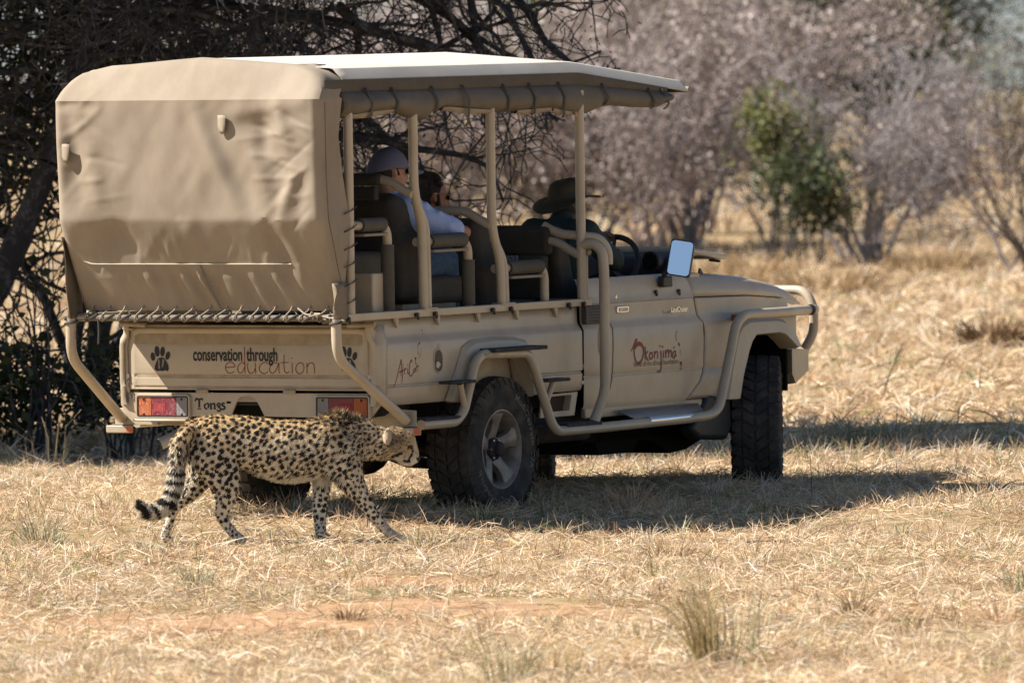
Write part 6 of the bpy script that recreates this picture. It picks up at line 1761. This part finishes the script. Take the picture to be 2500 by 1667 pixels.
def leaves(pts, size, cols, name, m, parent, droop=.2, ratio=.5, spread=0.0):
    """small folded leaf faces at the given points"""
    pts = np.asarray(pts, float); n = len(pts)
    d = trng.normal(0, 1, (n, 3)); d[:, 2] = d[:, 2] * .6 - droop; d /= np.linalg.norm(d, axis=1)[:, None]
    a = trng.normal(0, 1, (n, 3)); a -= d * (a * d).sum(1)[:, None]; a /= np.linalg.norm(a, axis=1)[:, None]
    L = size * trng.uniform(.6, 1.3, n)[:, None]; w = L * ratio * .5
    nn = np.cross(d, a)
    V = np.stack([pts, pts + d * L * .45 + a * w + nn * w * .3, pts + d * L, pts + d * L * .45 - a * w + nn * w * .3], 1).reshape(-1, 3)
    F = np.arange(n * 4).reshape(n, 4)
    c = np.asarray(cols, float)[trng.integers(0, len(cols), n)] * trng.uniform(.75, 1.25, n)[:, None]
    return raw_mesh(name, V, F, m, parent, np.repeat(c, 4, 0))

m_bark = mat('dark_acacia_bark', (.050, .048, .052), .9, col2=(.20, .195, .205), vscale=9, mix_pos=(.50, .72), bump=.8, bscale=40, spec=.15)
m_greybark = mat('silver_grey_twigs', (.40, .37, .38), .9, col2=(.24, .21, .21), vscale=5, spec=.15)
m_pinkbark = mat('pinkish_twigs', (.42, .35, .335), .9, col2=(.28, .23, .225), vscale=4, spec=.15)
m_brownbark = mat('grey_brown_twigs', (.19, .155, .145), .9, col2=(.13, .105, .10), vscale=5, spec=.15)
m_leaf = mat('leaf', (.05, .07, .02), .6, attr=True, transl=.25, spec=.3)
DARKG = [(.030, .046, .016), (.040, .058, .020), (.050, .064, .026), (.024, .036, .014)]
OLIVE = [tuple(min(.75, v * 1.5) for v in q) for q in [(.085, .098, .040), (.110, .120, .050), (.065, .080, .034), (.14, .14, .06)]]
YELG = [tuple(min(.75, v * 1.25) for v in q) for q in [(.17, .17, .055), (.14, .16, .06), (.20, .185, .07), (.10, .12, .045)]]
PINK = [tuple(min(.75, v * 1.5) for v in q) for q in [(.34, .275, .26), (.39, .325, .31), (.25, .20, .19), (.20, .165, .155), (.42, .365, .34), (.16, .145, .10)]]
MIDG = [tuple(min(.75, v * 1.35) for v in q) for q in [(.042, .058, .028), (.060, .078, .038), (.034, .046, .022)]]
GREY = [tuple(min(.75, v * 1.45) for v in q) for q in [(.24, .21, .20), (.30, .26, .25), (.20, .17, .16)]]

# --- thorn trees behind the vehicle
ACA = dict(step=(.16, .11, .075, .05), wob=(.16, .24, .30, .34), grav=(-.010, -.030, -.040, -.035), prob=(.62, .60, .50, 0), bare=(.15, .1, .1, 0), ang=(.5, 1.25), ratio=(.38, .62), rr=.55, taper=.75, rmin=.0042, zmin=1.2)
def thorn_tree(name, label, base, trunk, r0, limbs, leafn, parent_group, shading_crown, crown_n, dens=1.0):
    t = empty(name, base); tag(t, label, 'tree', parent_group)
    B = np.array(base)
    tr = Twigs(); tr.limb([np.array(p) - B for p in trunk], r0, r0 * .62)
    tr.mesh('trunk', m_bark, t)
    br = Twigs()
    for (p, d, L, r) in limbs:
        prm = dict(ACA); prm['zmin'] = 1.25; prm['prob'] = tuple(q * dens for q in ACA['prob'])
        br.grow(np.array(p) - B, d, L, r, 0, prm)
    lim = lambda q: (q[:, 0] + B[0]) < .30 + .55 * np.clip((q[:, 2] + B[2] - 2.0) / .9, -.4, 1.2) + .12 * np.sin(q[:, 2] * 23)
    br.mesh('branches', m_bark, t, lim)
    if leafn:
        tips = np.array([q[0] for q in br.tips]); tips = tips[lim(tips)]; k = trng.integers(0, len(tips), leafn)
        P_ = tips[k] + trng.normal(0, .09, (leafn, 3))
        leaves(P_, .030, DARKG + [(.16, .15, .06)], 'sparse_leaves', m_leaf, t)
    if crown_n:                                                    # the crown out of view above, enlarged and thickened to shade what lies below
        (cx, cy, cz), (rx, ry, rz_) = shading_crown
        u = trng.normal(0, 1, (crown_n, 3)); u /= np.linalg.norm(u, axis=1)[:, None]; u *= (trng.random(crown_n) ** .38)[:, None]
        cl = smooth_noise(u[:, 0] * 5, u[:, 1] * 5 + u[:, 2] * 4, 6) > -.35
        u = u[cl]
        pts = np.array([cx, cy, cz]) + u * np.array([rx, ry, rz_]) - B
        leaves(pts, .19, DARKG + OLIVE[:1], 'shading_crown', m_leaf, t, ratio=.7)
    return t
ga = 'thorn trees behind the vehicle'
Y0 = 10.0
def fan_limbs(c, n, zr, L, r, az0, az1, el):
    out = []
    for i in range(n):
        a = az0 + (az1 - az0) * (i + trng.uniform(.2, .8)) / n
        e = trng.uniform(*el); out.append(((c[0], c[1], trng.uniform(*zr)), (math.cos(a) * math.cos(e), math.sin(a) * math.cos(e) * .55, math.sin(e)), L * trng.uniform(.75, 1.2), r * trng.uniform(.7, 1.2)))
    return out
lt = [(-4.05, Y0, -.05), (-3.72, Y0, .55), (-3.42, Y0, 1.0), (-3.20, Y0 + .1, 1.45), (-3.02, Y0 + .1, 1.90), (-2.85, Y0 + .2, 2.35), (-2.72, Y0 + .3, 2.9), (-2.6, Y0 + .4, 3.6)]
thorn_tree('thorn_tree', 'dark thorn tree with leaning trunk at the left edge behind the canopy', lt[0], lt, .105,
           fan_limbs((-2.9, Y0 + .15), 9, (1.9, 2.9), 2.2, .030, -.9, 1.2, (-.15, .45)) + fan_limbs((-3.1, Y0 + .1), 9, (1.5, 2.8), 2.0, .028, 2.2, 4.4, (-.2, .4)) + fan_limbs((-2.75, Y0 + .3), 8, (2.7, 3.4), 2.4, .03, -2.6, .8, (-.25, .1)),
           3600, ga, ((-5.2, 9.9, 4.75), (4.6, 2.5, 1.35)), 46000)
rt = [(-1.85, Y0 - .2, -.05), (-1.80, Y0 - .2, .8), (-1.72, Y0 - .2, 1.6), (-1.66, Y0 - .2, 2.3), (-1.63, Y0 - .2, 2.9), (-1.5, Y0 - .2, 3.7)]
right_limbs = [((-1.70, Y0 - .2, 1.9), (1, -.02, .38), 2.3, .040), ((-1.66, Y0 - .2, 2.2), (1, .05, .30), 2.5, .036), ((-1.65, Y0 - .2, 2.5), (1, -.1, .12), 2.8, .034), ((-1.63, Y0 - .2, 2.85), (1, .0, .02), 2.9, .034),
               ((-1.62, Y0 - .2, 3.1), (1, .1, -.10), 3.1, .034), ((-1.6, Y0 - .2, 3.4), (1, -.05, -.14), 3.2, .034), ((-1.55, Y0 - .2, 3.7), (1, .1, -.22), 3.0, .032), ((-.5, Y0, 3.5), (.75, 0, -.7), 2.6, .030), ((-.2, Y0 + .3, 3.3), (.6, 0, -.75), 2.4, .028), ((-.75, Y0 + .1, 3.1), (.62, .1, -.72), 2.4, .030), ((-1.1, Y0 - .3, 2.9), (.66, -.1, -.62), 2.3, .030), ((0.1, Y0, 3.3), (.75, .1, -.5), 2.0, .022),
               ((-.55, Y0, 3.0), (.05, 0, -1), 1.5, .020), ((-1.0, Y0, 2.8), (.12, 0, -1), 1.5, .022), ((.0, Y0, 2.9), (.25, 0, -1), 1.4, .018)]
thorn_tree('thorn_tree', 'bare thorn tree behind the canopy, its drooping twigs seen between the posts', rt[0], rt, .085,
           [(a, b, L * .80, r * 1.35) for a, b, L, r in right_limbs] + fan_limbs((-1.65, Y0 - .2), 8, (2.2, 3.4), 2.0, .028, 1.2, 5.0, (-.2, .4)), 900, ga, ((-2.0, 10.0, 4.6), (3.2, 2.4, 1.2)), 26000, .80)

# --- dark evergreen shrubs in the shade of the thorn trees
def leafy_shrub(name, label, base, h, rad, nleaf, lsize, cols, group=None, stems=7, mbark=None, squash=1.0, ry=None, cat='shrub', zlow=.1, holes=-.2, ratio=.55):
    t = empty(name, base); tag(t, label, cat, group)
    br = Twigs()
    prm = dict(step=(.14, .10, .07), wob=(.10, .2, .25), grav=(.02, .0, 0), prob=(.5, .45, 0), bare=(.2, .1, 0), ang=(.4, 1.0), ratio=(.35, .6), rr=.55, taper=.8, rmin=.004 * max(1, h / 2), zmin=.05)
    for i in range(stems):
        a = trng.uniform(0, 2 * math.pi); e = trng.uniform(.0, .75)
        br.grow((trng.normal(0, .08), trng.normal(0, .08), -.05), (math.cos(a) * e * rad / h * 1.4, math.sin(a) * e * rad / h * 1.4, 1), h * trng.uniform(.6, .95), .022 * h / 2, 0, prm)
    br.mesh('stems', mbark or m_bark, t)
    u = trng.normal(0, 1, (nleaf, 3)); u /= np.linalg.norm(u, axis=1)[:, None]; u *= (trng.random(nleaf) ** .40)[:, None]
    s = trng.uniform(0, 9)
    k = (smooth_noise(u[:, 0] * 3.6 + s, u[:, 2] * 3.6 + u[:, 1] * 3 + s, 3) + .5 * smooth_noise(u[:, 0] * 9 + s, u[:, 2] * 9 - u[:, 1] * 7, 5)) > holes
    u = u[k]
    hh = (h - zlow) / 2
    bulge = 1 + .22 * smooth_noise(u[:, 0] * 2.5 + s, u[:, 2] * 2.5 + u[:, 1] * 2, 8)
    pts = u * np.array([rad, ry or rad, hh * squash]) * bulge[:, None] + np.array([0, 0, zlow + hh])
    pts = pts[pts[:, 2] > .02]
    leaves(pts, lsize, cols, 'foliage', m_leaf, t, ratio=ratio)
    return t
gs = 'dark leafy shrubs in the tree shade'
leafy_shrub('leafy_shrub', 'dark evergreen shrub filling the top left corner behind the thorn tree', (-4.3, 12.6, 0), 4.6, 1.8, 15000, .085, DARKG, gs, stems=9, zlow=1.35)
leafy_shrub('leafy_shrub', 'dark evergreen shrub behind the canvas roof, right of the corner shrub', (-2.95, 13.4, 0), 4.2, 1.15, 10000, .08, DARKG, gs, stems=8, holes=-.1, zlow=1.5)
leafy_shrub('leafy_shrub', 'broad leaved shrub at the left edge beside the rear bumper tube', (-3.05, 9.0, 0), 1.50, .62, 380, .088, DARKG + MIDG[:1], gs, stems=12, ry=.45, ratio=.62, holes=.1)
leafy_shrub('leafy_shrub', 'low dark shrub between the bumper tube and the tailgate', (-2.50, 8.6, 0), .95, .40, 620, .06, DARKG + MIDG[:1], gs, stems=16, ry=.4, holes=.15)
leafy_shrub('leafy_shrub', 'shaded undergrowth at the bottom of the left edge', (-3.3, 9.6, 0), .75, .75, 2600, .06, DARKG, gs, stems=14, ry=.5, holes=-.5)
leafy_shrub('leafy_shrub', 'shaded undergrowth low behind the exhaust pipe', (-2.2, 10.4, 0), .70, .80, 2600, .06, DARKG, gs, stems=14, ry=.5, holes=-.5)

# --- bushes of the background
def twig_bush(name, label, base, h, rad, mbark, stems, leafn, lsize, cols, group, lev=3, rmin=.008, r0=.03, upright=.5, leaf_lo=.25, spread_leaf=.12, cat='shrub'):
    t = empty(name, base); tag(t, label, cat, group)
    br = Twigs()
    prm = dict(step=(.20 * h / 2.5, .14 * h / 2.5, .11 * h / 2.5, .09 * h / 2.5)[:lev + 1], wob=(.12, .2, .24, .26), grav=(.03, .035, .03, .02), prob=(.75, .7, .55, 0), bare=(.12, .08, .1, 0), ang=(.35, .95), ratio=(.36, .6), rr=.6, taper=.7, rmin=rmin, zmin=.1)
    prm['prob'] = prm['prob'][:lev] + (0,)
    for i in range(stems):
        a = 2 * math.pi * (i + trng.uniform(0, 1)) / stems; e = trng.uniform(.15, 1.0) * rad / h * 1.5
        br.grow((trng.normal(0, .10), trng.normal(0, .10), -.05), (math.cos(a) * e, math.sin(a) * e, 1), h * trng.uniform(.55, .95), r0 * trng.uniform(.7, 1.2), 0, prm)
    br.mesh('branches', mbark, t)
    if leafn:
        tips = np.array([q[0] for q in br.tips if q[0][2] > h * leaf_lo])
        cl = smooth_noise(tips[:, 0] * 3.2 + base[0], tips[:, 2] * 3.2 + tips[:, 1] * 2.5, 4) > -.15
        if cl.sum() > 20: tips = tips[cl]
        k = trng.integers(0, len(tips), leafn)
        leaves(tips[k] + trng.normal(0, spread_leaf, (leafn, 3)), lsize, cols, 'foliage', m_leaf, t, ratio=.7)
    return t
gp = 'pinkish bushes of the background'
for i, (x, y, h, rad, n, lab) in enumerate((
        (-1.75, 62, 2.9, 1.2, 5000, 'pinkish grey bush far behind the canvas cover of the vehicle'),
        (-.55, 58, 2.5, 1.3, 6000, 'pinkish grey bush seen between the first and second canopy posts'),
        (.75, 59, 1.9, 1.1, 6500, 'pinkish grey bush behind the hat of the driver'),
        (1.95, 60, 2.95, .95, 7500, 'pinkish bush above the tip of the roof'),
        (2.15, 65, 3.3, .80, 7500, 'tallest pinkish bush, right of the roof tip and left of the dark tree'))):
    twig_bush('pink_bush', lab, (x, y, 0), h, rad, m_pinkbark, 13, int(n * 1.5), .07, PINK, gp, lev=3, rmin=.007, r0=.032, leaf_lo=.04, spread_leaf=.13)
gg = 'bare grey shrubs on the right'
twig_bush('bare_shrub', 'bare silver grey shrub with several trunks standing right of the vehicle', (3.70, 53.8, 0), 2.25, 1.15, m_greybark, 16, 1500, .05, GREY, gg, lev=3, rmin=.006, r0=.030)
twig_bush('bare_shrub', 'bare dark branched shrub at the right edge of the picture', (5.1, 48.5, 0), 2.1, 1.0, m_brownbark, 9, 300, .05, GREY, gg, lev=3, rmin=.006, r0=.034)
twig_bush('bare_shrub', 'grey twiggy shrub behind the hood and the mirror', (1.45, 57, 0), 1.9, 1.0, m_pinkbark, 12, 2600, .06, GREY, gg, lev=3, rmin=.0065, r0=.028)
twig_bush('bare_shrub', 'grey lilac shrub between the bare silver shrub and the right edge, farther back', (5.2, 78, 0), 1.15, 1.1, m_greybark, 13, 2600, .075, GREY, gg, lev=3, rmin=.007, r0=.028, leaf_lo=.25)
twig_bush('bare_shrub', 'grey twiggy shrub far back between the two bare shrubs', (6.0, 94, 0), 1.45, 1.25, m_greybark, 14, 2500, .07, GREY, gg, lev=3, rmin=.008, r0=.03)
leafy_shrub('green_shrub', 'small dark green bush at the foot of the bare silver shrub', (3.10, 52.7, 0), 1.38, .60, 4200, .085, MIDG + DARKG[:1] + OLIVE[:1], 'green bushes of the background', stems=6, zlow=.30, ry=.5, holes=.12)
leafy_shrub('green_shrub', 'yellow green bush rising left of the small dark green bush', (2.74, 53.4, 0), 1.95, .55, 3800, .08, YELG + MIDG[:1], 'green bushes of the background', stems=7, zlow=.75, ry=.5, holes=.12)
leafy_shrub('green_shrub', 'pale green treetop above the roof of the vehicle', (1.05, 98, 0), 4.2, 1.5, 5200, .11, YELG + OLIVE, 'green bushes of the background', stems=7, zlow=.8, holes=.05)
leafy_shrub('evergreen_tree', 'big dark olive tree in the top right corner', (5.2, 98, 0), 4.4, 1.75, 17000, .12, OLIVE + MIDG, None, stems=8, zlow=.75, cat='tree', holes=-.05)
leafy_shrub('evergreen_tree', 'dark narrow tree left of the big olive tree', (4.35, 96, 0), 4.0, .62, 3000, .11, DARKG + OLIVE[:1], None, stems=6, zlow=.4, cat='tree', holes=.0)
leafy_shrub('green_shrub', 'olive bush seen through the thorn tree above the canvas', (-3.4, 105, 0), 3.7, 1.5, 4200, .11, OLIVE + YELG, 'green bushes of the background', stems=7, zlow=.3, holes=.0)
leafy_shrub('green_shrub', 'grey green bush at the right edge below the hills', (7.4, 104, 0), 2.7, 1.1, 3000, .11, [(.16, .16, .11), (.20, .19, .14), (.13, .14, .08)], 'green bushes of the background', stems=7, zlow=.2, holes=.0)
for i, (x, y, h, rad, lab) in enumerate(((-4.6, 92, 3.2, 1.6, 'grey bush in the distance at the left'), (1.9, 112, 3.9, 1.7, 'grey bush in the distance above the middle of the roof'), (3.6, 118, 4.2, 1.7, 'pinkish bush in the distance left of the dark narrow tree'), (-.9, 110, 3.4, 1.7, 'grey bush in the distance behind the thorn twigs'))):
    twig_bush('far_bush', lab, (x, y, 0), h, rad, m_brownbark, 8, 2600, .12, PINK + GREY, 'far bushes', lev=2, rmin=.014, r0=.04, spread_leaf=.25)

# --- hills in the distance
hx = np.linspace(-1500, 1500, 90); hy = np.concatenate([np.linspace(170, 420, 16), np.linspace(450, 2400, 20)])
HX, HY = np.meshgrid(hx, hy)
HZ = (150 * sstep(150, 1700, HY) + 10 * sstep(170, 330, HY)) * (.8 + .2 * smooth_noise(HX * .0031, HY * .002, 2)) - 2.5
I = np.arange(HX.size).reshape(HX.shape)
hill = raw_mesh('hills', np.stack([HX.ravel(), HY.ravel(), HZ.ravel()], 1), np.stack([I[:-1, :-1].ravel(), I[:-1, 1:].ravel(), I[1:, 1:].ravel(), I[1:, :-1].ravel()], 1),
                mat('haze_tinted_scrub', (.185, .215, .215), .95, col2=(.27, .275, .26), vscale=.35, spec=.05), None, None, True)  # blue of distance haze is mixed into the scrub colour
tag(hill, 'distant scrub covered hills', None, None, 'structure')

# --- single tufts that stand out
def tuft(label, x, y, h, spread, n, cols, w=.005, lean=.35, group='grass tufts standing apart', droop=(.1, .9), name='grass_tuft', bias=None):
    a = trng.uniform(0, 2 * math.pi, n) if bias is None else trng.normal(bias, .9, n); r = spread * np.sqrt(trng.random(n)) * .5
    c = np.asarray(cols)[trng.integers(0, len(cols), n)] * trng.uniform(.75, 1.2, n)[:, None]
    X = x + np.cos(a) * r; Y = y + np.sin(a) * r
    V, F, C = blades(X, Y, gz(X, Y) - .01, a + trng.normal(0, .4, n), np.abs(trng.normal(.1, lean, n)), h * trng.uniform(.5, 1.1, n), w * trng.uniform(.7, 1.4, n), trng.uniform(*droop, n), c, c * 1.05)
    z0_ = float(gz(x, y)); V = V - np.array([x, y, z0_])
    o = raw_mesh(name, V, F, m_grass, None, C); o.location = (x, y, z0_)
    return tag(o, label, 'grass tuft', group)
BRN = [(.30, .19, .10), (.38, .26, .14), (.24, .15, .08)]
GRN = [(.16, .22, .08), (.24, .28, .12), (.42, .38, .20)]
SLV = [(.42, .38, .26), (.30, .31, .20), (.55, .47, .30)]
tuft('dark brown round tuft at the right edge in the field', 3.87, 27.5, .27, .48, 420, [(.20, .115, .055), (.26, .16, .08), (.15, .09, .045)], .011, .7)
tuft('tall dry drooping grass at the left edge in front of the shaded shrub', -2.95, 7.6, .58, .30, 16, [(.62, .50, .30), (.70, .58, .36)], .0065, .28, droop=(.7, 1.9))
tuft('reddish dry tuft in the shadow right of the rear wheel', .66, -.62, .21, .18, 190, [(.54, .36, .23), (.62, .45, .30)], .0045, .7)
tuft('green blades just right of the rear wheel', -.17, -1.15, .15, .10, 60, GRN, .0045, .4)
tuft('green blades standing in the shadow under the side step', .20, -.75, .20, .12, 40, GRN + SLV, .004, .3)
tuft('blurred tall tuft in the right foreground, leaning left', .92, -13.2, .46, .26, 170, [(.42, .31, .15), (.34, .26, .12), (.54, .42, .23)], .0042, .34, bias=math.pi * .97)
tuft('thin blurred silvery grass beside the tall foreground tuft', 1.02, -12.6, .42, .30, 60, SLV, .004, .35)
tuft('grey green tuft at the bottom edge left of the middle', -.02, -14.6, .28, .26, 90, [(.42, .38, .23), (.32, .30, .17), (.54, .46, .29)], .004, .4)
tuft('blurred straw tuft at the bottom edge, right of the grey green one', .18, -14.0, .20, .24, 70, [(.66, .50, .28), (.56, .40, .21)], .005, .4)
tuft('silvery tuft at the left edge in front of the cheetah tail', -2.62, -1.6, .22, .22, 150, SLV, .004, .5)
tuft('green weed patch between the tail and the hind paws of the cheetah', -2.02, -2.6, .07, .24, 160, [(.22, .27, .14), (.30, .34, .20)], .006, .9)
tuft('straw tuft with dark foot right of the cheetah', .82, -4.4, .16, .22, 170, [(.62, .46, .28), (.44, .29, .16)], .0045, .6)
tuft('brown tuft in the right foreground', 1.62, -10.2, .18, .12, 90, [(.46, .32, .17), (.38, .25, .13)], .0045, .5)
tuft('greenish shaded tall tuft in the shadow band on the right', 2.45, 8.8, .26, .75, 220, [(.30, .30, .19), (.24, .25, .15), (.44, .39, .26)], .006, .5)
tuft('greenish tuft by the right edge in the foreground', 2.55, -8.0, .16, .22, 120, GRN + SLV, .0045, .5)
tuft('small dark clod of grass in the foreground left of the middle', -.80, -9.6, .09, .12, 90, BRN, .005, .8)
tuft('loose straw tuft under the head of the cheetah', -.45, -2.5, .16, .30, 140, [(.64, .50, .33), (.72, .60, .40)], .004, .8)
tuft('straw tuft with green at the left side of the foreground', -1.62, -6.7, .15, .16, 110, GRN[1:] + SLV, .0045, .5)
for x_, y_, lab in ((2.35, 49, 'brown grass clump at the foot of the green bush, left of the bare silver shrub'), (4.25, 50, 'brown grass clump between the bare silver shrub and the right edge'), (3.0, 42, 'brown grass clump ahead of the bull bar, in front of the shrubs'), (1.9, 44, 'brown grass clump just above the hood')):
    tuft(lab, x_, y_, .34, 1.0, 320, [(.42, .28, .15), (.34, .22, .12), (.50, .37, .21)], .013, .6)
# dry stalks
def stalk(label, x, y, h, name='dry_stalk', r=.006):
    t = Twigs(); prm = dict(step=(.07, .05), wob=(.12, .2), grav=(.03, .02), prob=(.35, 0), bare=(.3, 0), ang=(.4, .8), ratio=(.2, .4), rr=.6, taper=.6, rmin=.002, zmin=-1)
    z0_ = float(gz(x, y)); t.grow((0, 0, -.02), (.02, 0, 1), h, r, 0, prm)
    o = t.mesh(name, m_brownbark, None); o.location = (x, y, z0_); return tag(o, label, 'dry stalk', 'dry stalks in the grass')
stalk('thin upright dry stalk in the sunlit grass right of the front wheel', 2.62, 15.5, .55, r=.009)
stalk('dry stalk by the right edge below the brown tuft', 3.35, 17.5, .35, r=.007)
stalk('thin dry stalk leaning in front of the front wheel', 1.72, 1.2, .34, r=.004)
# fallen twigs
def fallen(label, x, y, L, az):
    t = Twigs(); prm = dict(step=(.06, .05), wob=(.10, .2), grav=(.0, .0), prob=(.3, 0), bare=(.2, 0), ang=(.4, .9), ratio=(.2, .4), rr=.6, taper=.7, rmin=.002, zmin=.01)
    t.grow((0, 0, .03), (math.cos(az), math.sin(az), .05), L, .006, 0, prm)
    o = t.mesh('fallen_twig', m_brownbark, None); o.location = (x, y, float(gz(x, y))); return tag(o, label, 'twig', 'fallen twigs')
fallen('dry twig lying in the straw right of the vehicle shadow', 1.25, -3.2, .7, .5)
fallen('long pale stem lying under the side steps', .05, -.2, .75, .9)
fallen('short dark twig near the tail of the cheetah', -2.35, -2.4, .25, 2.3)
